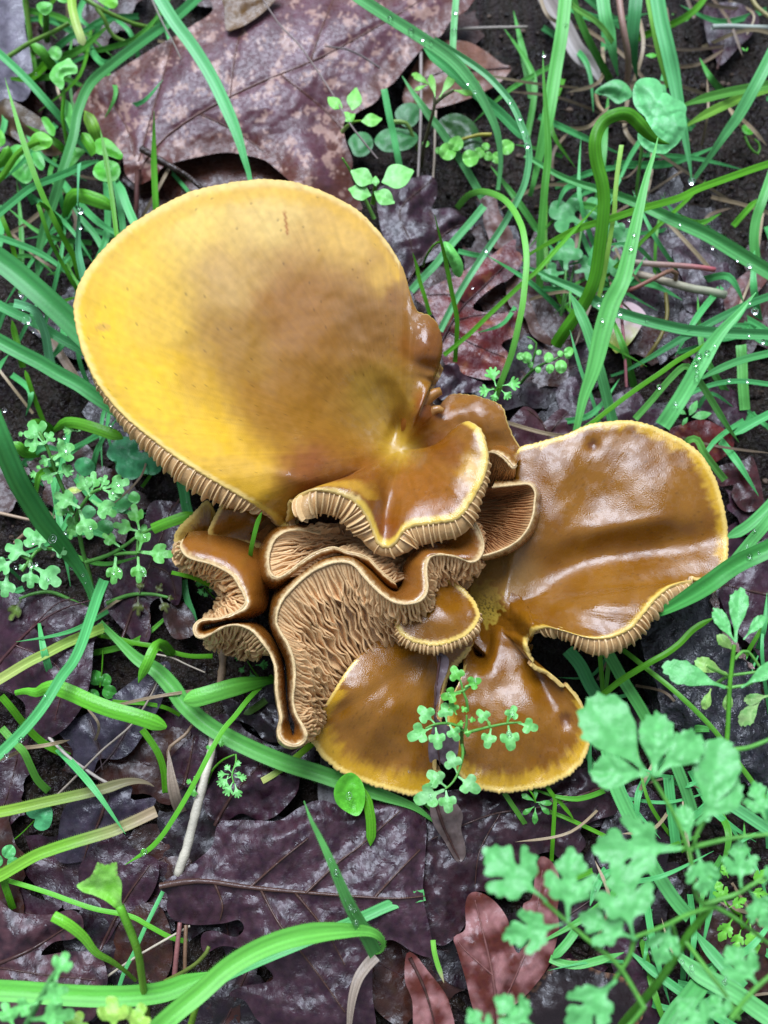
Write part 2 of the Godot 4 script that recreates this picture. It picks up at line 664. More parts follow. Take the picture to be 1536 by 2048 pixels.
func paint_large(x: float, y: float, t: float, out_px: float, a: float) -> Color:
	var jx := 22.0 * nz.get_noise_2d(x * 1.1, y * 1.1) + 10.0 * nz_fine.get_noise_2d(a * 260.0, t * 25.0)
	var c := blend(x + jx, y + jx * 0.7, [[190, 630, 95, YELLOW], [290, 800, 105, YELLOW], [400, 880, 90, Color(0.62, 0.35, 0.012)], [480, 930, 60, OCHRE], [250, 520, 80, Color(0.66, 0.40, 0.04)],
		[390, 430, 75, Color(0.64, 0.42, 0.09)], [540, 430, 75, Color(0.60, 0.39, 0.11)], [680, 470, 65, Color(0.54, 0.31, 0.06)], [770, 560, 45, Color(0.46, 0.25, 0.035)], [320, 640, 60, Color(0.58, 0.34, 0.03)], [470, 560, 75, Color(0.43, 0.25, 0.07)],  # cream spots along the upper side hold the sky sheen in their colour
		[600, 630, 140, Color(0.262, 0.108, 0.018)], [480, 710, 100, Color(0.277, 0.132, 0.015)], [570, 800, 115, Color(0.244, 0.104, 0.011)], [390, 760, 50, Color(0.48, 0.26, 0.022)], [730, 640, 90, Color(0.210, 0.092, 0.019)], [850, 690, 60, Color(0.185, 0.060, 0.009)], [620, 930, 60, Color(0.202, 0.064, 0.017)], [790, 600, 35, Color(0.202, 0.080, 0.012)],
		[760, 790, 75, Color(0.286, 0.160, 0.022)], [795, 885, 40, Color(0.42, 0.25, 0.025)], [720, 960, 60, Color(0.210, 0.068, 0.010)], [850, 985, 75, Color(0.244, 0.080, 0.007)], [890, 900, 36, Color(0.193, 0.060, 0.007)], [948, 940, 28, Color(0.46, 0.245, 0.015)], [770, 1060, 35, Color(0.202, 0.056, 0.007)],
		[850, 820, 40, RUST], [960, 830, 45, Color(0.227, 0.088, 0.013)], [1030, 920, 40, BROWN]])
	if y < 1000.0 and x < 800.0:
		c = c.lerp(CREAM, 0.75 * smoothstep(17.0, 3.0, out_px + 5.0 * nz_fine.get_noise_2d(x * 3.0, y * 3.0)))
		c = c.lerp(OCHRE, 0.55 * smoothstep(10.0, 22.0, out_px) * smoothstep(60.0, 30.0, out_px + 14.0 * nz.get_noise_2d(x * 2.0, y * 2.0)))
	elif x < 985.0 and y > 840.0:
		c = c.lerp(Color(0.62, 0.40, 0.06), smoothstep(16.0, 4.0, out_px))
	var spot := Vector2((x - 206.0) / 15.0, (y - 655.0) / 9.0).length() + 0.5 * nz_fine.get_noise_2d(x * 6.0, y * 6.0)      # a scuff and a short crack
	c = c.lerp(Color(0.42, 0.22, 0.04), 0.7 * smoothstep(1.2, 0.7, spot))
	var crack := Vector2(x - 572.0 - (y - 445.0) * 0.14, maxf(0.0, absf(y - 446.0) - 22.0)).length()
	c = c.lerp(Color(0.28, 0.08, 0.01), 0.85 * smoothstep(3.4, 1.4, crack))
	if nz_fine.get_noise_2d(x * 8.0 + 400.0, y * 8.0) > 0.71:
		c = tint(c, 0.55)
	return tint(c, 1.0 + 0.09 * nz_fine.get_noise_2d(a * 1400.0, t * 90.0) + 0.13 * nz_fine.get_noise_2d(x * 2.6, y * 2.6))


func paint_wet(x: float, y: float, _t: float, out_px: float, a: float, wide: float, gold: Color) -> Color:
	var c := BROWN.lerp(Color(0.235, 0.094, 0.009), clampf(0.5 + 1.2 * nz.get_noise_2d(x * 0.9, y * 0.9), 0.0, 1.0))
	var jag := 22.0 * nz_fine.get_noise_2d(a * 420.0, 3.0) + 16.0 * nz.get_noise_2d(x * 1.6, y * 1.6) + 9.0 * nz_fine.get_noise_2d(x * 4.0, y * 4.0)
	c = c.lerp(gold, 0.9 * smoothstep(wide, wide * 0.3, out_px + 0.6 * jag * minf(1.0, wide / 34.0)))
	c = c.lerp(Color(0.68, 0.46, 0.11), smoothstep(10.0, 3.0, out_px))
	var speck := nz_fine.get_noise_2d(x * 9.0, y * 9.0)
	return tint(c, 1.0 + 0.1 * speck - (0.4 if speck > 0.62 else 0.0))


func paint_right(x: float, y: float, t: float, out_px: float, a: float) -> Color:
	var wide := lerpf(17.0, 38.0, smoothstep(1180.0, 1300.0, x) * smoothstep(1150.0, 1080.0, y) * (0.75 + 0.9 * nz.get_noise_2d(x * 0.9, y * 0.9)))
	var c := paint_wet(x, y, t, out_px, a, wide if x > 1080.0 else 12.0, Color(0.52, 0.29, 0.02))
	var scar := Vector2((x - 968.0) / 34.0, (y - 1208.0) / 44.0).length() + 0.45 * nz_fine.get_noise_2d(x * 3.0, y * 3.0)
	c = c.lerp(Color(0.47, 0.31, 0.045), smoothstep(1.15, 0.85, scar))
	if scar < 1.0 and nz_fine.get_noise_2d(x * 8.0, y * 8.0 + 900.0) > 0.18:
		c = c.lerp(Color(0.05, 0.04, 0.01), 0.75 * smoothstep(1.0, 0.3, scar))
	c = c.lerp(Color(0.36, 0.20, 0.06), 0.6 * smoothstep(1.3, 0.5, Vector2((x - 1000.0) / 80.0, (y - 1150.0) / 60.0).length()))
	for pit in [[1185.0, 890.0, 12.0], [1130.0, 1440.0, 17.0]]:
		c = c.lerp(Color(0.10, 0.03, 0.008), 0.8 * smoothstep(1.2, 0.5, Vector2(x - pit[0], y - pit[1]).length() / pit[2] + 0.5 * nz_fine.get_noise_2d(x * 6.0, y * 6.0)))
	return c


func paint_low(x: float, y: float, t: float, out_px: float, a: float) -> Color:
	return paint_wet(x, y, t, out_px, a, 56.0 if y > 1380.0 and x < 860.0 else 10.0, Color(0.47, 0.25, 0.012))


func paint_front(x: float, y: float, t: float, out_px: float, a: float) -> Color:
	var c := paint_wet(x, y, t, out_px, a, 44.0 if y > 1400.0 else 9.0, Color(0.54, 0.30, 0.02))
	c = c.lerp(Color(0.10, 0.03, 0.008), 0.7 * smoothstep(1.2, 0.4, Vector2(x - 1130.0, y - 1440.0).length() / 16.0 + 0.5 * nz_fine.get_noise_2d(x * 6.0, y * 6.0)))
	return c


func paint_plain(x: float, y: float, t: float, out_px: float, a: float) -> Color:
	return paint_wet(x, y, t, out_px, a, 9.0, Color(0.5, 0.27, 0.05))


func build_mushrooms() -> void:
	var o := thing("mushroom", "largest mushroom, matte yellow fan shaped cap with brown middle and wavy lobe", "mushroom", P(810, 1000, 0), "mushrooms of the clump")
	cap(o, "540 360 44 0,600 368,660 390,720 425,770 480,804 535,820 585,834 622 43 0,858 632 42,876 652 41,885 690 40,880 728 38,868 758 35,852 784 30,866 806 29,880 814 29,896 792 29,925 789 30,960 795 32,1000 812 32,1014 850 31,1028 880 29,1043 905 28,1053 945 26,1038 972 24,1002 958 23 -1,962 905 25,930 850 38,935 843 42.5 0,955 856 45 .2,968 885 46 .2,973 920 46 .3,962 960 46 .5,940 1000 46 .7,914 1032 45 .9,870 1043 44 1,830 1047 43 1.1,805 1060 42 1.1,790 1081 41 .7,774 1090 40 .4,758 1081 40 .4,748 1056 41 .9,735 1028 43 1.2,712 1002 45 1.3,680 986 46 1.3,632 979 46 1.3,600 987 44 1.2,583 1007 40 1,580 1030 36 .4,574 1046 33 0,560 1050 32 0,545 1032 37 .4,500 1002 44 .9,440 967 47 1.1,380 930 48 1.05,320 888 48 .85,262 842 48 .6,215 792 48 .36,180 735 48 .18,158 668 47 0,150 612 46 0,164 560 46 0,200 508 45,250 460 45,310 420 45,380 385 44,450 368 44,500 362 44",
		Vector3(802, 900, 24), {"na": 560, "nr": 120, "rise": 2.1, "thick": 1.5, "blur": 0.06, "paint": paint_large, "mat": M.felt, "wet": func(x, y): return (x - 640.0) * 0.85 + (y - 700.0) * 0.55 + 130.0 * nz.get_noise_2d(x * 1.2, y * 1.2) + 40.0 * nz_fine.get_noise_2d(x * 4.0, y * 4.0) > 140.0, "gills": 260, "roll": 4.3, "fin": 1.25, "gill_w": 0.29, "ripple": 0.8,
		"bumps": [[600, 955, 55, 30, 20, 3.5], [856, 690, 34, 50, 6, 2.6], [815, 660, 30, 60, 14, -1.0], [868, 765, 24, 9, 20, -2.5], [846, 822, 30, 42, 30, 6.0], [800, 850, 16, 50, 25, -2.5], [770, 1020, 16, 60, 0, -2.0], [870, 740, 40, 14, 20, -2.0], [965, 830, 45, 30, 20, 1.5], [300, 600, 200, 200, 0, 1.0], [390, 650, 260, 90, 30, -1.0], [540, 370, 200, 25, 0, -1.0]]})
	# the curled flap on the right side of the large cap
	rod(o, "curled_flap", "818 868 20,830 838 28,846 808 33,864 790 35,882 782 35.5", 58, 16, Color(0.23, 0.065, 0.010), M.skin, Color(0.34, 0.15, 0.03), 0.25)
	rod(o, "curled_flap", "838 852 26,856 832 31,872 818 33,886 822 33", 34, 12, Color(0.24, 0.07, 0.010), M.skin, Color(0.38, 0.19, 0.05), 0.25)
	stem(o, 800, 920, 12, 820, 1150, 9, 8)

	o = thing("mushroom", "glossy brown mushroom with yellow edged cap spread wide on the right", "mushroom", P(1010, 1230, 0), "mushrooms of the clump")
	cap(o, "1038 898 30 0,1080 885 31,1130 870 32,1180 850 34,1240 842 35,1282 846 35,1322 861 35,1370 885 35,1405 915 35,1430 960 34,1445 1010 33,1452 1060 32,1453 1108 32,1446 1140 32 .2,1430 1158 33 .5,1405 1162 34 .6,1380 1160 35 .7,1340 1172 36 .8,1310 1196 37 .9,1286 1226 38 1,1260 1255 38 1.1,1225 1272 38 1.1,1180 1276 38 1.1,1130 1263 37 1.1,1092 1255 35 1.1,1066 1262 32 .6,1058 1276 27 -1,1056 1300 21,1030 1330 17,1000 1336 14,972 1300 14,940 1250 14,915 1190 15,920 1140 16,950 1090 18,1000 1030 22,1026 960 27,1030 920 28",
		Vector3(1015, 1205, 23), {"na": 420, "nr": 84, "rise": 1.5, "thick": 1.4, "paint": paint_right, "gills": 150, "roll": 3.2, "fin": 1.05, "ripple": 0.55,
		"bumps": [[1290, 1100, 170, 40, -8, -4.0], [1140, 1140, 80, 40, -30, -2.5], [1190, 985, 60, 60, 0, -1.6], [1310, 985, 80, 90, 0, 1.8], [1110, 930, 40, 60, 0, 1.5], [1250, 1050, 90, 20, -10, 1.2], [1200, 1200, 90, 40, 10, 2.0], [1245, 850, 160, 16, 0, 0.6], [985, 1170, 60, 60, 0, 1.5], [1010, 1260, 40, 40, 0, 1.5], [1186, 890, 13, 13, 0, -1.2]]})
	cap(o, "1052 1282 27 0,1054 1308 26 0,1074 1333 25 0,1100 1346 24,1126 1368 23,1152 1397 22,1170 1428 21,1179 1462 20,1172 1502 19 .2,1150 1536 18 .3,1110 1561 17 .3,1060 1575 16 .3,1000 1581 16 .3,950 1571 16 .3,922 1550 17 0,903 1500 17,896 1450 18,903 1400 19,926 1345 19,936 1300 18 -1,938 1250 15,955 1205 12,1000 1180 11,1045 1200 12,1062 1245 16",
		Vector3(1003, 1262, 19.0), {"over": last_field, "na": 320, "nr": 64, "rise": 1.3, "thick": 1.3, "paint": paint_front, "gills": 130, "roll": 1.5, "fin": 0.8, "gill_w": 0.3, "ripple": 0.8, "crimp": 2.4,
		"bumps": [[1035, 1430, 90, 90, 0, 4.0], [1085, 1370, 20, 70, -25, -2.0], [962, 1292, 17, 30, 10, -16.0], [1130, 1440, 14, 14, 0, -1.2], [1170, 1430, 20, 60, -10, 1.0], [985, 1350, 30, 40, 0, 1.2]]})
	stem(o, 1015, 1215, 12, 900, 1240, 8, 8)

	o = thing("mushroom", "rounded brown cap with broad yellow border at the lower left of the clump", "mushroom", P(850, 1320, 0), "mushrooms of the clump")
	cap(o, "700 1335 22 0,655 1405 20,622 1458 17,632 1490 16,655 1520 15 .2,690 1545 15 .2,740 1566 14 .3,790 1580 14 .3,830 1588 14 .2,858 1582 14,872 1545 15,872 1480 16,878 1420 17,895 1350 18,930 1310 18,945 1270 19 -1,900 1235 20,800 1240 20,745 1290 22",
		Vector3(880, 1300, 20), {"na": 300, "nr": 64, "rise": 1.4, "thick": 1.3, "paint": paint_low, "gills": 120, "roll": 1.5, "fin": 0.8, "gill_w": 0.3, "ripple": 0.7, "crimp": 2.2,
		"bumps": [[760, 1420, 110, 80, 30, 6.0], [870, 1420, 20, 100, 5, -2.0], [720, 1400, 60, 60, 0, 1.0]]})
	stem(o, 880, 1290, 13, 870, 1270, 6, 7)

	o = thing("mushroom", "small smooth brown cap tucked in the middle above the dark hole", "mushroom", P(880, 1240, 0), "mushrooms of the clump")
	cap(o, "800 1262 31 .6,812 1274 31 .9,835 1284 31 1,870 1289 31 1,908 1281 31 1,938 1264 31 .9,957 1236 30 .7,954 1214 29 .2,938 1190 28 0,900 1160 28,850 1165 29,800 1200 30,790 1235 31",
		Vector3(880, 1215, 31), {"na": 150, "nr": 36, "rise": 1.6, "thick": 0.9, "paint": paint_plain, "gills": 76, "roll": 2.0, "fin": 0.9, "ripple": 0.4, "bumps": [[890, 1235, 50, 30, 0, 1.5], [945, 1215, 12, 20, 0, 0.8]]})
	stem(o, 880, 1215, 24, 880, 1240, 5, 6)

	o = thing("mushroom", "amber brown cap half hidden below the gilled left edge of the large cap", "mushroom", P(500, 1050, 0), "mushrooms of the clump")
	cap(o, "462 985 33 0,440 1014 33,427 1040 32,419 1067 30,440 1076 28,490 1088 26,540 1095 24,585 1075 24,590 1020 27,540 985 30,500 970 32", Vector3(515, 1035, 29), {"na": 130, "nr": 30, "rise": 1.5, "thick": 1.0, "paint": paint_plain, "ripple": 0.5, "gills": 0, "bumps": [[450, 1020, 22, 40, 20, 1.2]]})
	stem(o, 520, 1040, 27, 640, 1150, 5, 6)

	o = thing("mushroom", "low ochre cap at the far left of the clump beside the dark oak leaf", "mushroom", P(390, 1070, 0), "mushrooms of the clump")
	cap(o, "412 1003 26 0,385 1030 25,358 1058 23,350 1085 21,362 1130 20,368 1150 19,400 1150 18,430 1120 18,440 1060 22,428 1020 25", Vector3(412, 1075, 22), {"na": 120, "nr": 26, "rise": 1.4, "thick": 1.0, "paint": paint_wet.bind(30.0, Color(0.45, 0.25, 0.03)), "ripple": 0.5, "gills": 0})
	stem(o, 412, 1075, 20, 560, 1160, 4, 6)

	# the folded caps that show their gills
	o = thing("mushroom", "mushroom folded into a pale rimmed loop of brown gills under the large lobe", "mushroom", P(680, 1120, 0), "mushrooms of the clump")
	ruffle(o, pts("640 1068 33 650 1045 26 690 1060 24,622 1064 35 612 1050 26 700 1062 23,598 1060 37 585 1046 27 705 1064 22,570 1064 38 548 1052 26 712 1068 21,549 1080 38 526 1075 24 716 1074 20,539 1105 38 512 1110 22 722 1080 20,537 1130 38 512 1145 22 730 1088 20,543 1149 38 522 1170 22 738 1096 20,557 1155 38 545 1180 23 745 1102 20,576 1145 38 575 1172 24 750 1106 20,600 1126 38 608 1150 25 758 1110 20,632 1105 38 645 1130 25 766 1112 20,665 1095 38 680 1118 25 776 1114 20,690 1103 37 705 1128 25 784 1116 20,715 1108 37 730 1138 25 794 1120 20,736 1116 36 750 1156 25 800 1124 20,755 1135 35 766 1172 25 808 1132 20,770 1150 34 782 1182 25 815 1142 20,790 1165 32 800 1186 25 820 1152 20", 9),
		{"n": 170, "gills": 84, "deep": 2.2, "bulge": 1.5, "wave": 0.7})
	stem(o, 730, 1110, 20, 790, 1180, 7, 8)

	o = thing("mushroom", "ruffled mushroom with long winding cream rim and broad field of tan gills", "mushroom", P(660, 1250, 0), "mushrooms of the clump")
	ruffle(o, pts("925 1022 30 840 1060 26 935 1040 24,950 1046 33 860 1075 27 962 1060 25,965 1078 35 880 1085 29 972 1085 26,966 1100 36 885 1088 31 960 1115 26,957 1118 37 878 1086 32 935 1150 22,942 1124 37 868 1084 33 915 1172 20,925 1118 37 858 1084 33 900 1185 20,905 1112 38 846 1088 33 888 1196 20,880 1109 39 832 1096 33 875 1205 20,862 1113 39 818 1112 32 868 1212 20,854 1127 40 808 1130 30 862 1220 20,853 1150 40 804 1145 28 856 1232 20,855 1174 40 802 1158 27 850 1246 20,850 1192 40 800 1166 26 842 1256 20,835 1204 40 796 1172 25 836 1264 20,810 1208 40 790 1178 25 828 1270 20,786 1203 40 782 1176 25 816 1278 20,765 1190 40 770 1164 25 804 1286 20,745 1172 40 758 1148 25 792 1294 20,726 1151 40 742 1130 25 780 1302 19,710 1133 40 722 1112 25 768 1310 19,695 1125 40 700 1102 25 756 1318 19,670 1125 40 670 1104 25 744 1326 19,640 1135 40 632 1114 25 732 1334 18,615 1150 39 602 1136 25 722 1342 18,590 1172 39 572 1160 24 712 1350 18", 9)
		+ pts("568 1196 39 546 1190 22 704 1358 18,556 1221 39 538 1222 21 697 1366 17,553 1245 38 538 1250 21 690 1374 17,562 1266 38 548 1276 21 684 1382 17,575 1286 38 560 1300 22 678 1392 17,585 1312 38 570 1325 23 672 1402 16,590 1340 37 573 1350 24 666 1412 16,589 1370 37 574 1375 24 658 1422 16,586 1399 36 575 1402 25 650 1432 16,592 1428 36 580 1430 26 642 1442 16,607 1453 36 588 1450 27 636 1452 16,613 1469 36 588 1462 28 632 1470 15,609 1483 35 587 1468 28 612 1489 22,594 1492 35 586 1470 28 590 1498 22,575 1490 35 585 1468 28 571 1496 22,560 1478 35 583 1462 28 556 1484 22,556 1460 35 580 1450 27 552 1462 22,561 1437 36 577 1432 26 557 1439 22,557 1412 36 574 1408 25 553 1414 22,552 1380 37 571 1376 24 548 1382 22,551 1340 37 569 1345 23 547 1342 22,542 1310 37 564 1318 22 538 1312 22,525 1285 38 552 1288 22 492 1312 15,506 1263 38 535 1262 22 470 1306 15,484 1252 38 515 1246 23 455 1302 15,465 1250 38 490 1244 26 442 1298 15,445 1255 38 465 1244 28 425 1292 16,420 1269 38 440 1248 29 410 1288 18,402 1276 37 415 1256 29 414 1280 24,390 1269 37 410 1256 29 402 1273 24,388 1255 37 410 1254 29 400 1255 24,396 1243 37 412 1252 29 408 1243 24,411 1238 37 425 1250 29 408 1228 17,432 1238 37 445 1246 28 424 1222 16,457 1231 37 470 1242 27 436 1212 15,478 1221 37 500 1238 25 440 1200 15", 9)
		+ pts("491 1206 37 530 1222 24 440 1190 14,488 1189 37 538 1190 23 438 1180 14,478 1171 37 540 1150 23 430 1170 14,466 1152 37 532 1115 23 420 1160 14,443 1137 37 505 1085 24 408 1154 14,419 1127 37 465 1068 25 396 1150 14,388 1119 37 420 1062 27 378 1144 15,371 1110 36 392 1062 27 364 1136 16,362 1094 35 375 1064 27 350 1110 18,366 1080 33 378 1062 26 350 1085 18", 9),
		{"n": 560, "gills": 225, "deep": 2.3, "bulge": 2.2, "wave": 0.68, "gill_w": 0.42})
	stem(o, 700, 1300, 15, 780, 1240, 10, 9)

	o = thing("mushroom", "small trumpet of fanned gills with thin pale edge against the right cap", "mushroom", P(960, 1060, 0), "mushrooms of the clump")
	ruffle(o, pts("985 975 33 990 962 28 948 978 22,1030 970 37 1030 958 28 946 990 18,1058 969 39 1066 962 30 945 1000 15,1070 984 39 1082 985 30 944 1010 14,1069 1005 39 1080 1008 30 944 1020 14,1066 1030 39 1078 1036 30 945 1030 14,1055 1058 39 1066 1068 29 946 1040 14,1036 1081 38 1044 1092 28 948 1050 15,1006 1099 37 1010 1112 27 950 1062 16,968 1111 36 968 1122 27 952 1082 19,945 1112 34 942 1124 27 942 1096 22", 9),
		{"n": 150, "gills": 54, "deep": 0.9, "bulge": 0.6, "wave": 0.25, "gill_col": Color(0.42, 0.2, 0.08), "rim_mm": 0.3, "gill_w": 0.22, "sag": -3.0})
	stem(o, 955, 1040, 14, 900, 1190, 5, 6)

	o = thing("mushroom", "little curled cap edge with fine gills peeping out right of the large lobe", "mushroom", P(985, 950, 0), "mushrooms of the clump")
	ruffle(o, pts("958 925 34 985 895 29 950 960 24,974 907 36 996 890 29 956 972 22,988 905 37 1010 893 30 968 980 21,1004 914 38 1024 900 31 982 984 21,1016 926 38 1036 908 31 994 986 21,1026 936 38 1040 918 32 1006 984 22,1033 930 38 1036 916 33 1020 975 24", 9),
		{"n": 80, "gills": 26, "deep": 0.8, "bulge": 3.0, "wave": 0.3, "gill_col": Color(0.44, 0.22, 0.08), "rim_mm": 0.36, "gill_w": 0.22})


# ---- ground -------------------------------------------------------------------------------------------------------------

func ground_height(x: float, z: float) -> float:      # metres
	var far := Vector2(x, z).length()
	var h := 0.0022 * nz.get_noise_2d(x * 5200.0, z * 5200.0) + 0.0012 * nz_fine.get_noise_2d(x * 9000.0, z * 9000.0)
	return h - 0.0015 + 0.12 * smoothstep(2.0, 30.0, far) * nz.get_noise_2d(x * 20.0, z * 20.0)


func build_ground() -> void:
	var s := Shape.new()
	var steps := []
	for k in range(-150, 151):
		steps.push_back(k * 0.0014)
	for k in 34:
		var r := 0.21 * pow(1.19, k + 1)
		steps.push_back(r)
		steps.push_front(-r)
	var n := steps.size()
	for z in steps:
		for x in steps:
			var k := 0.5 + 0.7 * nz.get_noise_2d(x * 3000.0, z * 3000.0) + 0.6 * nz_fine.get_noise_2d(x * 16000.0, z * 16000.0)
			var c := Color(0.008, 0.006, 0.005).lerp(Color(0.030, 0.022, 0.017), clampf(k, 0.0, 1.0))
			s.add(Vector3(x, ground_height(x, z), z), c)
	s.weave(0, n, n, false)
	var o := obj("ground", s, M.soil)
	tag(o, "dark wet soil under the leaf litter", "", "", "structure")


# ---- leaves -------------------------------------------------------------------------------------------------------------

# A thin sheet inside an outline (x y h), with veins pressed into it, a thickness and a rim. Returns its height function.
func sheet(o: Node3D, called: String, rim_pts: Array, opt: Dictionary) -> Callable:
	var step: float = opt.get("step", 9.0)
	var rough_edge: float = opt.get("ragged", 0.0)
	var count := maxi(10, int(length_px(rim_pts + [rim_pts[0]]) / step))
	var rim := spline(rim_pts, count, true)
	var flat := PackedVector2Array()
	var edge_h := []
	for k in count:
		var e: Array = rim[k]
		var j := rough_edge * nz_fine.get_noise_2d(e[0] * 5.0, e[1] * 5.0)
		flat.push_back(Vector2(e[0] + j, e[1] + rough_edge * nz_fine.get_noise_2d(e[1] * 5.0, e[0] * 5.0)))
		edge_h.push_back(e[2])
	var veins := []
	for text in opt.get("veins", []):
		var line := pts(text, 2)
		veins.push_back(spline(line, maxi(4, int(length_px(line) / 14.0))))
	var bumps: Array = opt.get("bumps", [])
	var dome: float = opt.get("dome", 1.0)
	var wrinkle: float = opt.get("wrinkle", 0.6)
	var groove: float = opt.get("groove", 0.5)
	var vein_w: float = opt.get("vein_w", 7.0)
	var near := func(p: Vector2) -> Array:              # height of the rim around p, distance to the rim, distance to the nearest vein
		var sum := 0.0
		var ws := 0.0
		var best := 1e9
		for k in range(0, count, 1 if count < 60 else 2):
			var d2 := p.distance_squared_to(flat[k])
			best = minf(best, d2)
			var w := 1.0 / (d2 * d2 + 400.0)
			ws += w
			sum += w * edge_h[k]
		var dv := 1e9
		for line in veins:
			for k in line.size() - 1:
				var q := Geometry2D.get_closest_point_to_segment(p, Vector2(line[k][0], line[k][1]), Vector2(line[k + 1][0], line[k + 1][1]))
				dv = minf(dv, p.distance_squared_to(q))
		return [sum / ws, sqrt(best), sqrt(dv)]
	var reach: float = opt.get("reach", 60.0)
	var height := func(p: Vector2) -> float:
		var n: Array = near.call(p)
		var h: float = n[0] + dome * smoothstep(0.0, reach, n[1]) + wrinkle * (nz.get_noise_2d(p.x * 1.5, p.y * 1.5) + 0.5 * nz_fine.get_noise_2d(p.x * 2.5, p.y * 2.5))
		for b in bumps:
			var d := (p - Vector2(b[0], b[1])).rotated(-deg_to_rad(b[4]))
			h += b[5] * exp(-d.x * d.x / (b[2] * b[2]) - d.y * d.y / (b[3] * b[3]))
		return h - groove * exp(-n[2] * n[2] / (vein_w * vein_w))
	var all := flat.duplicate()
	var box := Rect2(flat[0], Vector2.ZERO)
	for q in flat:
		box = box.expand(q)
	var rowk := 0
	var y := box.position.y
	while y < box.end.y:
		var x := box.position.x + (step * 0.5 if rowk % 2 else 0.0)
		while x < box.end.x:
			var q := Vector2(x, y) + Vector2(nz_fine.get_noise_2d(x * 31.0, y * 17.0), nz_fine.get_noise_2d(y * 23.0, x * 29.0)) * step * 0.3
			if Geometry2D.is_point_in_polygon(q, flat):
				var clear := true
				for k in count:
					if q.distance_squared_to(flat[k]) < step * step * 0.36:
						clear = false
						break
				if clear:
					all.push_back(q)
			x += step
		rowk += 1
		y += step * 0.87
	var holes: Array = opt.get("holes", [])
	var s := Shape.new()
	var paint: Callable = opt.paint
	var n_all := all.size()
	for q in all:
		var nn: Array = near.call(q)
		s.add(P(q.x, q.y, height.call(q)), paint.call(q.x, q.y, nn[1], nn[2]))
	var tris := Geometry2D.triangulate_delaunay(all)
	var kept := PackedInt32Array()
	for k in range(0, tris.size(), 3):
		var a := tris[k]
		var b := tris[k + 1]
		var c := tris[k + 2]
		var m := (all[a] + all[b] + all[c]) / 3.0
		var gone := not Geometry2D.is_point_in_polygon(m, flat)
		for h in holes:
			if m.distance_to(Vector2(h[0], h[1])) < h[2]:
				gone = true
		if gone:
			continue
		if (all[b] - all[a]).cross(all[c] - all[a]) < 0.0:
			var t := b
			b = c
			c = t
		s.tri(a, b, c)
		kept.append_array(PackedInt32Array([a, b, c]))
	var thick: float = opt.get("thick", 0.22) * 0.001
	var below: Color = opt.get("below", Color(0.07, 0.04, 0.03))
	for k in n_all:
		s.add(s.v[k] - Vector3(0, thick, 0), below if opt.has("below") else tint(s.c[k], 0.8))
	for k in range(0, kept.size(), 3):
		s.tri(n_all + kept[k], n_all + kept[k + 2], n_all + kept[k + 1])
	var wall := s.v.size()
	for k in count:
		s.add(s.v[k], s.c[k])
		s.add(s.v[n_all + k], s.c[k])
	for k in count:
		var k2 := (k + 1) % count
		s.quad(wall + 2 * k, wall + 2 * k + 1, wall + 2 * k2 + 1, wall + 2 * k2)
	obj(called, s, opt.mat, o)
	return height


func two_tone(a: Color, b: Color, vein: Color, vein_w := 5.0, size := 1.0) -> Callable:
	return func(x: float, y: float, edge: float, dv: float) -> Color:
		var k := clampf(0.5 + 0.9 * nz.get_noise_2d(x * 2.2 / size, y * 2.2 / size) + 0.45 * nz_fine.get_noise_2d(x * 3.5 / size, y * 3.5 / size), 0.0, 1.0)
		var c := a.lerp(b, k)
		c = c.lerp(vein, 0.8 * smoothstep(vein_w, vein_w * 0.3, dv))
		return tint(c, 1.0 + 0.22 * nz_fine.get_noise_2d(x * 11.0, y * 11.0))


func paint_mottled(x: float, y: float, edge: float, dv: float) -> Color:      # the big leaf: plum with pale lichen-like patches
	var k := clampf(0.5 + 1.1 * nz.get_noise_2d(x * 1.0, y * 1.0), 0.0, 1.0)
	var c := Color(0.080, 0.028, 0.034).lerp(Color(0.125, 0.055, 0.068), k)
	c = c.lerp(Color(0.10, 0.032, 0.016), 0.75 * smoothstep(60.0, 15.0, edge + 26.0 * nz.get_noise_2d(x * 2.0, y * 2.0)))
	c = c.lerp(Color(0.09, 0.03, 0.02), 0.7 * smoothstep(4.5, 1.5, dv))
	var ragged := 1.15 * nz.get_noise_2d(x * 1.9 + 300.0, y * 1.9) + 0.45 * nz_fine.get_noise_2d(x * 4.0, y * 4.0 + 77.0) + 0.35 * nz_fine.get_noise_2d(x * 14.0, y * 14.0)
	c = c.lerp(Color(0.38, 0.23, 0.18), 0.8 * smoothstep(0.31, 0.42, ragged))
	return tint(c, 1.0 + 0.25 * nz_fine.get_noise_2d(x * 15.0, y * 15.0))


func paint_red(x: float, y: float, edge: float, dv: float) -> Color:
	var k := clampf(0.5 + 1.2 * nz.get_noise_2d(x * 1.6, y * 1.6), 0.0, 1.0)
	var c := Color(0.070, 0.010, 0.012).lerp(Color(0.14, 0.020, 0.016), k)
	c = c.lerp(Color(0.26, 0.085, 0.035), 0.8 * smoothstep(0.32, 0.5, nz.get_noise_2d(x * 3.0 + 90.0, y * 3.0)) * smoothstep(60.0, 20.0, edge))
	return tint(c.lerp(Color(0.04, 0.01, 0.01), 0.7 * smoothstep(4.0, 1.0, dv)), 1.0 + 0.2 * nz_fine.get_noise_2d(x * 12.0, y * 12.0))


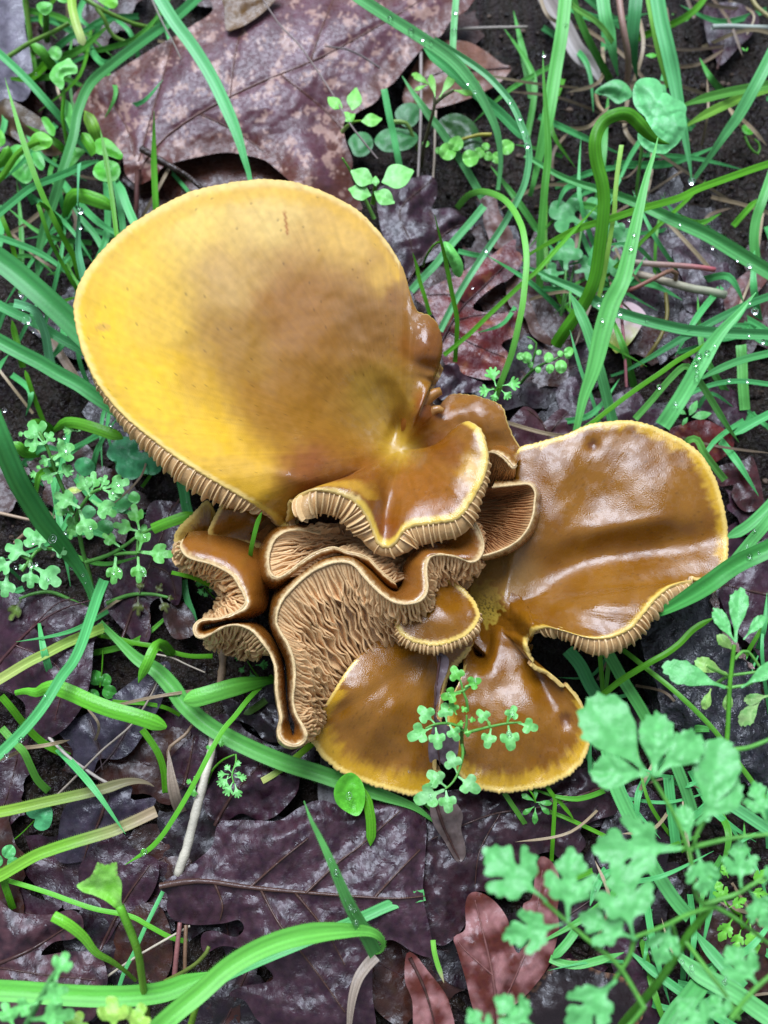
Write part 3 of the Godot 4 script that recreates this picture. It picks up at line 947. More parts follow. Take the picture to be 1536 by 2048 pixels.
func paint_pink(x: float, y: float, edge: float, dv: float) -> Color:
	var cell := nz_cell.get_noise_2d(x * 1.0, y * 1.0)
	var k := clampf(0.45 + 1.5 * nz.get_noise_2d(x * 1.5, y * 1.5 + 40.0) + 0.8 * cell, 0.0, 1.0)
	var c := Color(0.085, 0.020, 0.014).lerp(Color(0.27, 0.12, 0.11), k)
	return tint(c.lerp(Color(0.08, 0.025, 0.02), 0.6 * smoothstep(5.0, 1.5, dv)), 1.0 + 0.25 * nz_fine.get_noise_2d(x * 9.0, y * 9.0))


func rib(o: Node3D, called: String, line_text: String, height: Callable, r0: float, r1: float, col: Color, m: Material) -> void:
	var line := spline(pts(line_text, 2), 22)
	var path := []
	var rad := []
	var cols := []
	for k in 22:
		var q := Vector2(line[k][0], line[k][1])
		path.push_back(P(q.x, q.y, height.call(q) + 0.12))
		rad.push_back(0.001 * lerpf(r0, r1, k / 21.0) * (1.0 + 0.15 * nz_fine.get_noise_1d(k * 20.0)))
		cols.push_back(tint(col, 1.0 + 0.3 * nz_fine.get_noise_1d(k * 31.0)))
	var s := Shape.new()
	s.tube(path, rad, cols, 6)
	obj(called, s, m, o)


func rod(o: Node3D, called: String, text: String, w0: float, w1: float, col: Color, m: Material, col2 = null, knobs := 0.0) -> MeshInstance3D:
	var a := pts(text)
	var n := maxi(8, int(length_px(a) / 10.0))
	var line := spline(a, n)
	var path := []
	var rad := []
	var cols := []
	for k in n:
		var p := P(line[k][0], line[k][1], line[k][2])
		var t := k / float(n - 1)
		path.push_back(p)
		rad.push_back(0.5 * lerpf(w0, w1, t) * px_size(p) * (1.0 + knobs * nz_fine.get_noise_1d(k * 23.0 + w0)))
		cols.push_back(tint(col.lerp(col2 if col2 != null else col, t), 1.0 + 0.18 * nz_fine.get_noise_2d(k * 17.0, w1 * 9.0)))
	var s := Shape.new()
	s.tube(path, rad, cols, 8)
	return obj(called, s, m, o, path[0])


func lone_rod(called: String, label: String, category: String, text: String, w0: float, w1: float, col: Color, m: Material, col2 = null, knobs := 0.0, group := "") -> void:
	tag(rod(null, called, text, w0, w1, col, m, col2, knobs), label, category, group)


func base_of(a: Array) -> Vector3:
	var x := 0.0
	var y := 0.0
	var h := 1e9
	for e in a:
		x += e[0] / a.size()
		y += e[1] / a.size()
		h = minf(h, e[2])
	return P(x, y, h)


func dead_leaf(label: String, text: String, opt: Dictionary, group := "dead leaves on the ground") -> Node3D:
	var a := pts(text)
	var o := thing("dead_leaf", label, "dead leaf", base_of(a), group)
	opt.mat = opt.get("mat", M.leaf_wet)
	if not opt.has("step"):
		opt.step = 8.0
	var h := sheet(o, "leaf_blade", a, opt)
	var k := 0
	for v in opt.get("veins", []):
		rib(o, "midrib" if k == 0 else "side_vein", v, h, opt.get("mid", 0.55) if k == 0 else opt.get("side", 0.26), 0.15, opt.get("vein_col", Color(0.06, 0.028, 0.022)), opt.mat)
		k += 1
	return o


const PLUM := Color(0.020, 0.009, 0.013)
const PLUM2 := Color(0.050, 0.020, 0.029)
const UMBER := Color(0.026, 0.011, 0.009)
const UMBER2 := Color(0.054, 0.021, 0.014)
const RUSSET := Color(0.10, 0.042, 0.024)
const RUSSET2 := Color(0.19, 0.085, 0.048)
const INK := Color(0.012, 0.009, 0.010)
const VEIN := Color(0.05, 0.022, 0.02)


func build_dead_leaves() -> void:
	var plum := two_tone(PLUM, PLUM2, VEIN)
	var umber := two_tone(UMBER, UMBER2, VEIN)
	var russet := two_tone(RUSSET, RUSSET2, VEIN)
	var ink := two_tone(INK, PLUM, VEIN)
	# scattered dark scraps, the floor of the litter
	for k in 62:
		var x := rng.randf_range(-60, 1600)
		var y := rng.randf_range(-60, 2100)
		if x > 960.0 and y < 480.0:
			continue
		var r := rng.randf_range(90, 190)
		var a := []
		var turn := rng.randf() * TAU
		var lean := rng.randf_range(-2.0, 2.0)
		var squash := rng.randf_range(0.35, 0.65)
		for q in 18:
			var t := TAU * q / 18.0
			var rr := r * (1.0 + (0.16 if q % 2 else -0.14) * rng.randf_range(0.2, 1.6))
			var v := Vector2(cos(t) * rr, sin(t) * rr * squash).rotated(turn)
			a.push_back([x + v.x, y + v.y, 1.2 + rng.randf_range(0, 1.6) + lean * v.x / r])
		var o := thing("leaf_scrap", ["dark umber", "plum", "inky black", "dull umber", "near black"][k % 5] + " rotting leaf scrap " + beside(x, y), "dead leaf", base_of(a), "rotting leaf scraps in the litter")
		var v0 := Vector2(r * 0.9, 0).rotated(turn)
		var mid := "%.0f %.0f,%.0f %.0f,%.0f %.0f" % [x - v0.x, y - v0.y, x + r * 0.06, y + r * 0.05, x + v0.x, y + v0.y]
		var h := sheet(o, "leaf_blade", a, {"step": 13.0, "ragged": 9.0, "dome": rng.randf_range(-0.6, 0.6), "wrinkle": 1.0, "mat": M.leaf_wet if k % 3 else M.leaf_dull, "veins": [mid], "paint": [umber, plum, ink, umber, ink][k % 5], "below": INK})
		rib(o, "midrib", mid, h, 0.3, 0.12, VEIN, M.leaf_wet)
	# the named leaves, far ones first
	var o := dead_leaf("large plum brown oak leaf with pale tan blotches above the biggest mushroom", "146 193 9,182 156 11,215 152 12,255 128 13,300 100 14,345 74 15,382 52 16,425 22 16,450 -30 16,800 -40 16,945 -30 14,938 15 14,903 40 14,883 70 13,853 90 13,833 110 13,808 140 12,788 165 12,768 180 12,750 205 12,715 225 11,688 245 10,691 280 9,705 320 8,703 352 7,716 392 5,724 420 4,690 412 5,660 398 7,622 386 10,590 370 13,560 345 10,530 321 10,490 310 10,450 305 10,400 313 10,346 326 11,323 337 13,312 352 11,284 368 9,268 366 9,250 346 10,243 312 12,208 276 11,195 260 10,182 234 9,156 214 8",
		{"step": 5.0, "paint": paint_mottled, "mat": M.leaf_dull, "dome": 2.5, "reach": 110.0, "wrinkle": 0.35, "groove": 0.5, "mid": 0.5, "side": 0.3, "vein_col": Color(0.12, 0.05, 0.035), "below": Color(0.16, 0.07, 0.035),
		"veins": ["276 345,330 275,420 215,520 165,640 115,760 50,850 -5", "277 322,300 240,330 140,346 78", "270 312,252 252,216 196", "460 195,472 100,492 40", "620 124,642 60,668 -5", "560 148,640 212,688 262", "400 228,470 262,530 305"], "bumps": [[520, 200, 190, 60, -25, 2.5], [640, 340, 60, 50, 30, 2.0]]})
	rod(o, "leaf_stalk", "277 340 12,274 372 10,273 405 8,270 440 5", 11, 8, Color(0.13, 0.055, 0.045), M.leaf_dull, null, 0.2)
	dead_leaf("dark russet leaf in the gap between the plum leaf and the large cap", "340 325 3,420 300 3,520 295 3,610 330 3,690 390 3,700 440 2,600 470 2,480 450 2,380 420 2,320 380 2", {"paint": two_tone(Color(0.05, 0.018, 0.012), Color(0.11, 0.04, 0.025), VEIN)})
	dead_leaf("matte brown leaf showing its underside beside the top plum leaf", "880 85 8,905 80 8,940 85 7,975 105 6,1005 128 6,1024 135 7,1000 165 5,965 185 5,930 200 5,880 215 4,830 222 4,805 195 5,835 120 7", {"paint": two_tone(Color(0.12, 0.05, 0.03), Color(0.19, 0.09, 0.06), Color(0.09, 0.04, 0.03)), "mat": M.leaf_dull, "dome": 2.0, "veins": ["1022 136,960 140,900 140,840 160"]})
	dead_leaf("small tan brown leaf tip lying on the plum leaf at the top edge", "452 60 19,449 20 21,450 -20 22,556 -20 21,546 5 20,520 30 20,490 50 20,470 58 20", {"paint": two_tone(Color(0.10, 0.05, 0.018), Color(0.16, 0.085, 0.03), VEIN), "mat": M.leaf_dull})
	dead_leaf("blue grey wet leaf in the top left corner", "-20 -20 9,45 -20 10,50 60 10,62 110 10,65 150 10,60 185 9,45 203 8,20 197 7,-20 186 7", {"paint": two_tone(Color(0.07, 0.06, 0.075), Color(0.15, 0.13, 0.16), PLUM), "dome": 1.2})
	dead_leaf("dark bark brown leaf below the blue grey corner leaf", "-20 182 6,15 196 7,50 215 7,85 240 7,105 275 6,124 305 4,100 312 3,60 302 3,30 277 4,-20 245 5", {"paint": two_tone(Color(0.045, 0.027, 0.012), Color(0.10, 0.06, 0.025), UMBER), "mat": M.leaf_dull, "dome": 2.0})
	dead_leaf("glossy dark purple leaf behind the right shoulder of the large cap", "@760 340 3.84: -20 160 8,100 100 9,250 60 10,370 40 10,430 80 9,440 180 8,420 240 7,400 300 6,540 290 8,620 340 8,680 380 7,720 440 6,640 480 6,560 510 6,500 600 5,430 680 5,330 720 5,250 770 5,200 830 5,60 600 6,0 420 7", {"paint": plum, "dome": 2.0, "veins": ["800 590,850 510,900 460,945 445", "830 540,820 480,800 420,865 360", "850 510,880 480,858 425"], "wrinkle": 1.0})
	dead_leaf("deep red lobed oak leaf with rusty lobe tips right of the large cap", "@760 340 3.84: 1045 530 9,1040 610 9,1090 650 10,1085 720 10,1040 790 9,980 850 8,920 870 8,830 930 7,770 980 7,710 1050 7,740 1080 7,830 1095 7,930 1090 8,1010 1080 9,1080 1090 9,1124 1083 10,1060 1130 8,1040 1220 7,1030 1280 7,960 1310 7,930 1350 7,980 1400 7,1000 1480 7,960 1560 7,900 1600 6,800 1610 6,620 1560 6,490 1480 6,470 1300 7,400 1100 8,260 970 8,380 900 8,560 820 8,700 740 9,800 690 9,900 620 9,980 560 9", {"paint": paint_red, "dome": 1.5, "veins": ["880 690,920 620,960 580,1010 530", "915 640,960 630,1030 622", "900 665,950 690,1010 715", "930 605,900 590,850 590"], "vein_col": Color(0.05, 0.012, 0.012)})
	dead_leaf("narrow dull red brown leaf standing behind the red oak leaf", "@760 340 3.84: 740 225 7,800 180 8,870 190 8,900 240 8,920 330 8,980 420 8,1025 520 7,990 570 6,900 610 6,850 560 6,820 480 6,790 380 7,800 280 7", {"paint": two_tone(Color(0.085, 0.035, 0.026), Color(0.14, 0.065, 0.048), UMBER), "mat": M.leaf_dull, "dome": 1.5})
	dead_leaf("long dull brown leaf below the tips of the red oak leaf", "@760 340 3.84: 990 830 5,1070 760 6,1100 880 6,1150 1000 6,1190 1100 6,1230 1200 5,1320 1300 5,1330 1350 4,1260 1330 4,1160 1260 4,1110 1130 5,1000 1050 5,970 930 5", {"paint": two_tone(Color(0.06, 0.03, 0.022), Color(0.11, 0.055, 0.04), UMBER), "mat": M.leaf_dull})
	dead_leaf("small crumpled purple leaf at the notch of the large cap", "@760 340 3.84: 450 1540 8,520 1490 10,600 1490 10,620 1550 9,700 1600 8,800 1640 8,760 1700 7,600 1720 7,480 1770 7,410 1690 8,410 1610 8", {"paint": plum, "wrinkle": 1.4})
	dead_leaf("dark two lobed oak leaf tip in front of the bright palm shaped leaflet", "@768 650 2: 495 400 8,540 340 9,570 325 9,610 350 8,635 392 7,680 350 8,720 335 9,755 380 8,755 430 7,640 470 6,545 500 6,510 460 7", {"paint": two_tone(Color(0.04, 0.014, 0.018), Color(0.07, 0.026, 0.03), VEIN), "veins": ["1100 880,1085 845,1054 818", "1095 870,1120 840,1138 822"]})
	dead_leaf("lilac sheened leaf behind the top edge of the right cap", "@768 650 2: 690 260 4,760 205 5,800 280 5,900 290 5,980 250 6,1020 270 6,1060 330 6,1120 340 6,1060 410 5,950 420 5,860 430 5,740 420 4,700 330 4", {"paint": plum, "dome": 2.0})
	dead_leaf("wine red leaf at the upper right corner of the right cap", "@768 650 2: 1140 430 6,1200 395 7,1290 380 7,1390 440 6,1390 500 5,1300 560 4,1240 520 5", {"paint": paint_red})
	dead_leaf("dark curled leaf touching the right rim of the right cap", "@768 650 2: 1310 600 5,1350 560 6,1440 540 7,1470 520 8,1500 600 7,1515 720 5,1440 745 5,1390 680 5,1400 640 5,1340 645 5", {"paint": two_tone(UMBER, Color(0.07, 0.02, 0.022), VEIN), "wrinkle": 1.2})
	dead_leaf("slate purple round leaf among the grass right of the lilac leaf", "@768 650 2: 1200 290 4,1280 240 5,1380 250 5,1450 320 5,1440 390 4,1380 420 4,1290 370 4,1220 340 4", {"paint": plum})
	dead_leaf("dark purple pointed leaf on the soil in the top right corner", "@1050 0 3.16: 1130 60 3,1200 20 3,1350 20 4,1480 100 4,1440 210 4,1350 300 4,1235 415 3,1200 350 3,1150 250 3", {"paint": plum, "veins": ["1434 140,1448 80,1462 10"]})
	dead_leaf("small charcoal leaf on the soil beside the red tipped straw", "@1100 380 3.523: 860 430 3,1000 400 3,1180 500 4,1200 700 4,1240 850 3,1100 875 3,960 845 3,960 700 3", {"paint": plum})
	dead_leaf("red brown leaf under the grass at the right edge", "@1100 380 3.523: 1240 720 4,1400 570 5,1560 545 6,1500 680 6,1330 840 4,1240 865 4", {"paint": two_tone(Color(0.07, 0.022, 0.018), Color(0.13, 0.045, 0.035), VEIN), "mat": M.leaf_dull})
	dead_leaf("pale pinkish petal like leaf with yellow green point on the soil", "@1100 380 3.523: 520 790 8,570 790 8,640 830 8,680 890 8,650 950 8,580 1060 8,520 1120 8,460 1148 9,410 1030 8,430 900 8,480 830 8", {"paint": func(x, y, e, dv): return Color(0.50, 0.36, 0.36).lerp(Color(0.30, 0.36, 0.06), smoothstep(640.0, 690.0, y + 22.0 * nz.get_noise_2d(x * 3.0, y * 3.0))), "mat": M.leaf_dull, "dome": 1.5})
	dead_leaf("plum oak leaf lobe left of the clump beside the fern leaves", "@0 820 3.84: 1150 720 7,1300 700 8,1400 740 9,1380 900 9,1390 1100 10,1396 1300 10,1390 1440 9,1350 1505 8,1260 1440 7,1160 1480 7,1150 1600 7,1160 1700 7,1130 1790 6,1050 1800 5,960 1700 5,870 1600 5,800 1500 5,830 1350 5,950 1150 5,1080 950 6", {"paint": plum, "dome": 1.8, "veins": ["240 1290,280 1180,320 1080,345 1010", "275 1200,300 1230,292 1275", "300 1130,340 1150,352 1200"]})
	dead_leaf("plum leaf with a small hole at the left edge", "@0 820 3.84: -60 1440 8,200 1420 9,500 1450 10,700 1530 9,760 1650 8,720 1800 8,705 2000 9,680 2140 9,640 2260 9,560 2380 8,470 2470 8,330 2545 7,270 2510 7,200 2380 7,190 2260 7,100 2180 7,-60 2060 7", {"paint": plum, "dome": 2.2, "holes": [[78, 1257, 9]], "veins": ["-5 1330,60 1260,120 1220,185 1200", "60 1258,110 1210,150 1195", "30 1290,120 1340,110 1440"], "vein_col": Color(0.08, 0.03, 0.03)})
	dead_leaf("very dark brown leaf between the plum lobe and the folded mushroom", "@0 820 3.84: 1250 1580 5,1300 1490 6,1400 1470 6,1495 1600 6,1480 1730 6,1350 1760 5,1290 1690 5", {"paint": umber})
	dead_leaf("blue black wet leaf under the fat seedling leaf at the lower left", "@0 1300 3.84: 420 590 5,700 470 6,1000 250 7,1250 90 8,1310 150 8,1240 400 7,1100 650 6,1000 790 6,900 840 6,760 840 6,700 960 5,540 930 4,560 780 5,480 670 5", {"paint": two_tone(Color(0.022, 0.018, 0.026), Color(0.05, 0.04, 0.055), VEIN), "dome": 1.5, "veins": ["330 1340,270 1430,230 1500,190 1545", "180 1440,195 1490,205 1540"], "vein_col": Color(0.06, 0.04, 0.04)})
	dead_leaf("blue black leaf under the two half dry grass blades", "@0 1300 3.84: 440 1460 4,500 1200 6,700 1130 6,1000 1040 6,1010 1150 6,1200 1140 5,1080 1320 5,900 1400 4,820 1480 4,700 1600 4,500 1640 3,420 1580 3", {"paint": two_tone(Color(0.022, 0.016, 0.024), Color(0.05, 0.036, 0.05), VEIN), "veins": ["215 1590,200 1640,180 1680,165 1730"]})
	dead_leaf("dark plum leaf beside the white straw end at the lower left", "@0 1650 3.072: 480 310 4,520 200 5,640 80 5,740 40 5,830 150 5,960 210 5,970 330 5,900 470 4,760 560 4,640 740 3,600 620 3,520 480 3", {"paint": plum, "veins": ["200 1900,250 1800,300 1730"]})
	dead_leaf("broad dark leaf low behind the torn seedling leaf", "@0 1650 3.072: 620 720 2,700 560 3,830 500 4,960 480 4,1040 620 4,1060 820 3,1000 960 3,860 960 2,700 900 2", {"paint": umber})
	dead_leaf("big wet oak leaf with thick raised midrib at the bottom centre", "318 1772 9,345 1752 9,372 1735 8,400 1715 8,425 1690 8,436 1648 8,470 1640 8,520 1641 9,560 1640 9,600 1614 9,640 1600 9,680 1610 8,720 1600 8,780 1580 7,830 1590 7,852 1640 8,850 1720 9,846 1790 10,860 1860 10,866 1912 9,830 1906 9,785 1880 9,758 1892 9,746 1930 9,745 1990 8,744 2070 8,640 2070 8,560 2070 7,515 2040 6,490 2002 6,458 1990 5,480 1974 6,545 1960 7,528 1930 8,490 1902 7,445 1892 6,412 1906 5,402 1890 5,406 1866 6,432 1862 7,470 1874 7,488 1858 8,478 1840 8,450 1846 7,420 1849 7,380 1849 6,345 1838 6,333 1815 6,335 1790 8",
		{"paint": two_tone(Color(0.024, 0.010, 0.015), Color(0.058, 0.026, 0.034), Color(0.04, 0.018, 0.018)), "step": 7.0, "dome": 2.0, "wrinkle": 0.55, "reach": 40.0, "groove": -0.7, "mid": 0.85, "side": 0.36, "vein_col": Color(0.075, 0.036, 0.026), "bumps": [[560, 1680, 70, 30, -35, 1.8], [700, 1880, 50, 80, 30, -1.4], [560, 1870, 40, 60, 35, 1.8], [700, 1690, 40, 60, 40, -1.5]],
		"veins": ["320 1772,400 1762,500 1775,620 1786,780 1797,850 1792", "500 1775,560 1722,616 1677", "612 1786,680 1722,720 1692,800 1622", "750 1794,800 1740,840 1700", "520 1776,560 1850,630 1940,690 2025", "590 1785,650 1860,690 1930", "430 1768,445 1810,440 1840"]})
	dead_leaf("large smooth near black leaf under the front edge of the clump", "846 1640 6,868 1590 6,950 1575 6,1060 1570 6,1110 1556 7,1180 1535 7,1216 1560 7,1237 1590 7,1232 1627 6,1192 1640 6,1160 1660 5,1172 1690 5,1132 1724 5,1100 1704 5,1060 1722 5,1022 1794 5,960 1782 6,938 1802 6,930 1850 6,884 1892 6,850 1850 7,845 1720 7", {"paint": two_tone(Color(0.020, 0.010, 0.013), Color(0.045, 0.02, 0.024), INK), "dome": 1.8, "wrinkle": 1.3, "veins": ["1220 1570,1100 1610,980 1630,860 1680", "1000 1628,960 1700,950 1770"]})
	dead_leaf("purple brown oak leaf with round lobes in the bottom left corner", "@0 1650 3.072: -60 500 7,100 540 8,300 550 8,430 520 9,500 560 9,510 640 8,450 700 7,330 720 6,250 800 6,400 780 7,540 780 8,630 830 8,660 930 8,650 1010 8,600 1100 7,560 1200 7,300 1300 6,-60 1300 6", {"paint": two_tone(PLUM, Color(0.085, 0.036, 0.04), VEIN), "dome": 2.0, "veins": ["-10 1930,60 1900,140 1850", "-5 1935,90 1950,190 1960"]})
	dead_leaf("pink and rust oak leaf with two tall lobes at the bottom", "@850 1500 3.738: 300 1180 12,320 1090 13,370 1060 13,450 1080 13,540 1150 12,620 1270 12,640 1400 11,690 1520 10,730 1480 10,800 1400 11,740 1250 12,735 1150 12,800 1100 12,830 880 13,860 800 14,920 810 14,990 900 13,1010 1050 12,990 1200 12,1000 1350 11,930 1600 10,830 1750 10,720 1870 9,620 1950 9,560 2100 9,500 2100 9,370 1960 10,300 1700 11,240 1500 12,215 1400 12,300 1340 12", {"paint": paint_pink, "step": 7.0, "dome": 1.4, "mat": M.leaf_dull, "veins": ["998 2055,985 1950,965 1860,950 1800", "1000 2020,1060 1880,1085 1740", "985 1950,930 1900,915 1880"], "vein_col": Color(0.17, 0.07, 0.06)})
	dead_leaf("narrow rust brown leaf left of the pink oak leaf at the bottom", "@450 1650 3.072: 1115 790 10,1170 800 10,1250 900 10,1330 1000 9,1380 1100 9,1400 1290 8,1180 1290 8,1150 1080 9,1105 950 10", {"paint": paint_pink, "mat": M.leaf_dull, "veins": ["820 1915,850 1980,870 2050"]})
	dead_leaf("slate purple crumpled leaf under the small feathery green leaf", "@300 1400 3.84: 440 700 6,560 560 7,800 480 8,1000 460 8,1130 520 8,1140 680 7,1060 800 6,950 900 5,830 925 5,700 870 6,560 940 5,430 870 5", {"paint": plum, "wrinkle": 1.6, "dome": 2.2, "veins": ["430 1650,465 1590,500 1550,530 1520"]})
	dead_leaf("plum leaf crossed by the white straw left of the feathery leaf", "@300 1400 3.84: 150 460 6,330 270 7,480 230 7,510 480 7,380 660 6,260 660 5,180 570 5", {"paint": plum, "veins": ["368 1570,380 1520,388 1470"]})
	dead_leaf("black brown leaf below the tip of the folded rim", "@300 1400 3.84: 560 -40 6,760 60 7,960 40 7,1000 300 7,880 310 6,780 200 6,600 120 5", {"paint": ink, "wrinkle": 1.4})
	dead_leaf("thin grey purple leaf wedged upright in the gap between the front caps", "@780 1280 4.8: 450 130 27,560 170 27,550 300 26,490 450 26,470 560 26,430 700 25,480 780 24,600 850 23,660 950 22,640 1130 21,560 1225 20,440 1140 20,385 1180 20,368 1000 21,420 780 23,428 450 25,465 300 26", {"paint": two_tone(Color(0.075, 0.05, 0.055), Color(0.14, 0.105, 0.11), Color(0.05, 0.03, 0.035)), "step": 6.0, "mat": M.leaf_dull, "dome": 0.8, "veins": ["880 1312,872 1380,870 1440,880 1530"], "mid": 0.4})
	dead_leaf("grey brown notched leaf tip hanging below the front caps", "@850 1500 3.738: 50 330 13,180 350 13,280 470 12,270 590 11,302 720 10,297 805 9,240 835 9,150 690 10,50 520 12", {"paint": two_tone(Color(0.09, 0.06, 0.05), Color(0.16, 0.115, 0.10), UMBER), "step": 6.0, "mat": M.leaf_dull, "veins": ["870 1600,890 1660,920 1720"]})
	dead_leaf("lilac brown leaf at the right edge beside the charred wood", "@1200 1050 4.095: 980 520 8,1100 330 8,1400 150 9,1420 1000 8,1345 1135 8,1250 1000 8,1100 850 7,1000 650 7", {"paint": two_tone(PLUM, PLUM2, VEIN, 5.0, 1.6), "veins": ["1536 1190,1490 1180,1450 1170"]})
	dead_leaf("black leaf with thin tan edge beneath the blurred parsley leaves", "@850 1500 3.738: 960 1600 8,1100 1560 9,1300 1650 9,1480 1700 9,1640 1900 8,1500 2100 7,800 2100 7,740 1890 7,860 1720 8", {"paint": func(x, y, e, dv): return Color(0.22, 0.10, 0.045).lerp(Color(0.022, 0.013, 0.014), smoothstep(3.0, 9.0, e + 3.0 * nz_fine.get_noise_2d(x * 4.0, y * 4.0))), "dome": 1.8})
	dead_leaf("violet brown leaf under the parsley stem at the bottom right", "@1150 1500 3.738: 240 1420 6,420 1430 7,520 1620 7,580 1800 7,720 2100 6,420 2100 6,330 1800 6", {"paint": plum})
	dead_leaf("dark plum leaf right of the front caps", "1232 1600 4,1290 1570 5,1340 1640 5,1330 1740 4,1290 1800 4,1225 1760 4,1190 1700 4", {"paint": ink})
	dead_leaf("dark brown leaf under the parsley plant at the right edge", "1400 1840 4,1470 1800 5,1560 1830 5,1560 1960 5,1480 1990 4,1410 1930 4", {"paint": umber})
	# a lump of charred wood at the right
	var wa := pts("@1200 1050 4.095: 310 790 13,450 670 14,900 550 14,970 620 13,1010 800 13,1210 1100 12,1360 1500 11,1420 2100 10,1150 2100 10,800 1830 11,520 1560 12,455 1300 12,370 1100 13")
	o = thing("wood_chunk", "black charred piece of wood under the right edge of the right cap", "wood", base_of(wa))
	sheet(o, "wood_block", wa, {"paint": two_tone(Color(0.010, 0.010, 0.011), Color(0.035, 0.033, 0.036), INK), "mat": M.wood, "thick": 12.0, "dome": 3.0, "wrinkle": 1.6, "ragged": 5.0, "step": 8.0, "reach": 50.0})
	sheet(o, "bark_flake", pts("@1200 1050 4.095: 900 540 15.5,960 560 15.5,1010 800 14.5,1210 1100 13.5,1260 1180 13.5,1150 1080 13.5,960 800 14.5"), {"paint": two_tone(Color(0.10, 0.06, 0.05), Color(0.26, 0.17, 0.14), UMBER), "mat": M.wood, "thick": 0.8, "ragged": 6.0, "step": 6.0})


# ---- grass and herbs ----------------------------------------------------------------------------------------------------

const MINT := Color(0.095, 0.43, 0.125)
const DEEP := Color(0.080, 0.38, 0.105)
const FRESH := Color(0.116, 0.420, 0.028)
const STEM_GREEN := Color(0.079, 0.280, 0.011)
const LIME := Color(0.168, 0.360, 0.040)
const DRY := Color(0.36, 0.27, 0.15)


# A blade along x y h points from base to tip: a ribbon with a keel, fine ribs, a thickness and a pointed tip.
func blade(o: Node3D, called: String, text: String, w: float, col: Color, opt := {}) -> MeshInstance3D:
	var a := pts(text)
	var n := maxi(10, int(length_px(a) / 8.0))
	var line := spline(a, n)
	var s := Shape.new()
	var hairs := Shape.new()
	var tip: float = opt.get("tip", 0.45)
	var foot: float = opt.get("foot", 0.0)
	var keel: float = opt.get("keel", 0.28)
	var col2: Color = opt.get("to", col)
	var from: float = opt.get("from", 0.0)
	var roll: float = deg_to_rad(opt.get("roll", 0.0))
	var twist: float = deg_to_rad(opt.get("twist", 0.0))
	var pos := []
	for k in n:
		pos.push_back(P(line[k][0], line[k][1], line[k][2]))
	var at: Vector3 = pos[0]
	for k in n:
		if pos[k].y < at.y:
			at = pos[k]
	for k in n:
		var t := k / float(n - 1)
		var along: Vector3 = (pos[mini(k + 1, n - 1)] - pos[maxi(k - 1, 0)]).normalized()
		var side := along.cross((eye - pos[k]).normalized()).normalized().rotated(along, roll + twist * t)
		var up := side.cross(along).normalized()
		var half: float = 0.5 * w * px_size(pos[k])
		half *= 1.0 if tip <= 0.0 else pow(clampf((1.0 - t) / tip, 0.03, 1.0), opt.get("point", 0.75))
		if foot > 0.0:
			half *= lerpf(0.35, 1.0, smoothstep(0.0, foot, t))
		var c := col.lerp(col2, smoothstep(from, 1.0, t + 0.08 * nz_fine.get_noise_1d(k * 4.0)))
		var th := 0.00009 + half * 0.03
		for ring in 2:
			for q in 9:
				var u := (q - 4) / 4.0 * (1.0 if ring == 0 else -1.0)
				var lift := (absf(u) - 0.5) * keel * half + (th if ring == 0 else -th) * (1.0 - u * u * 0.9)
				var streak := 1.0 + (0.16 if q % 2 else -0.12) + 0.16 * nz_fine.get_noise_2d(k * 3.0, q * 40.0 + w * 9.0)
				if q == 4:
					streak += opt.get("mid", 0.12)
				s.add(pos[k] + side * half * u - up * lift * -1.0, tint(c, streak))
		if opt.get("hair", 0.0) > 0.0 and t < 0.97:
			for e in [-1.0, 1.0]:
				for rep in 2:
					var root: Vector3 = pos[k].lerp(pos[mini(k + 1, n - 1)], rep * 0.5) + side * half * e + up * half * keel * 0.5
					var h: Vector3 = (side * e + along * nz_fine.get_noise_2d(k * 51.0, rep * 9.0) * 1.5 + up * nz_fine.get_noise_2d(k * 37.0, e * 70.0)).normalized() * opt.hair * 0.001
					var b := hairs.add(root - along * 0.00003, tint(c, 1.5))
					hairs.add(root + along * 0.00003, tint(c, 1.5))
					hairs.add(root + h, tint(c, 1.8))
					hairs.add(root + up * 0.00005, tint(c, 1.5))
					hairs.tri(b, b + 1, b + 2)
					hairs.tri(b + 1, b + 3, b + 2)
					hairs.tri(b + 3, b, b + 2)
	s.weave(0, n, 18, true)
	for e in [0, n - 1]:
		for q in 8:
			s.quad(e * 18 + q, e * 18 + q + 1, e * 18 + 16 - q, e * 18 + 17 - q)
	var m: Material = opt.get("mat", M.grass)
	if hairs.v.size() > 0 and o == null:
		var th := Node3D.new()
		th.name = numbered(called)
		add_child(th, true)
		th.position = at
		obj("blade", s, m, th)
		var hh := obj("hairs", hairs, m, th)
		hh.set_meta("kind", "stuff")
		last_thing = th
		return null
	var made := obj(called, s, m, o, at)
	last_thing = made
	return made


var last_thing: Node3D


func grass(label: String, text: String, w: float, col: Color, opt := {}, called := "grass_blade", category := "grass blade", group := "grass blades round the mushrooms") -> void:
	blade(null, called, text, w, col, opt)
	tag(last_thing, label, category, group)


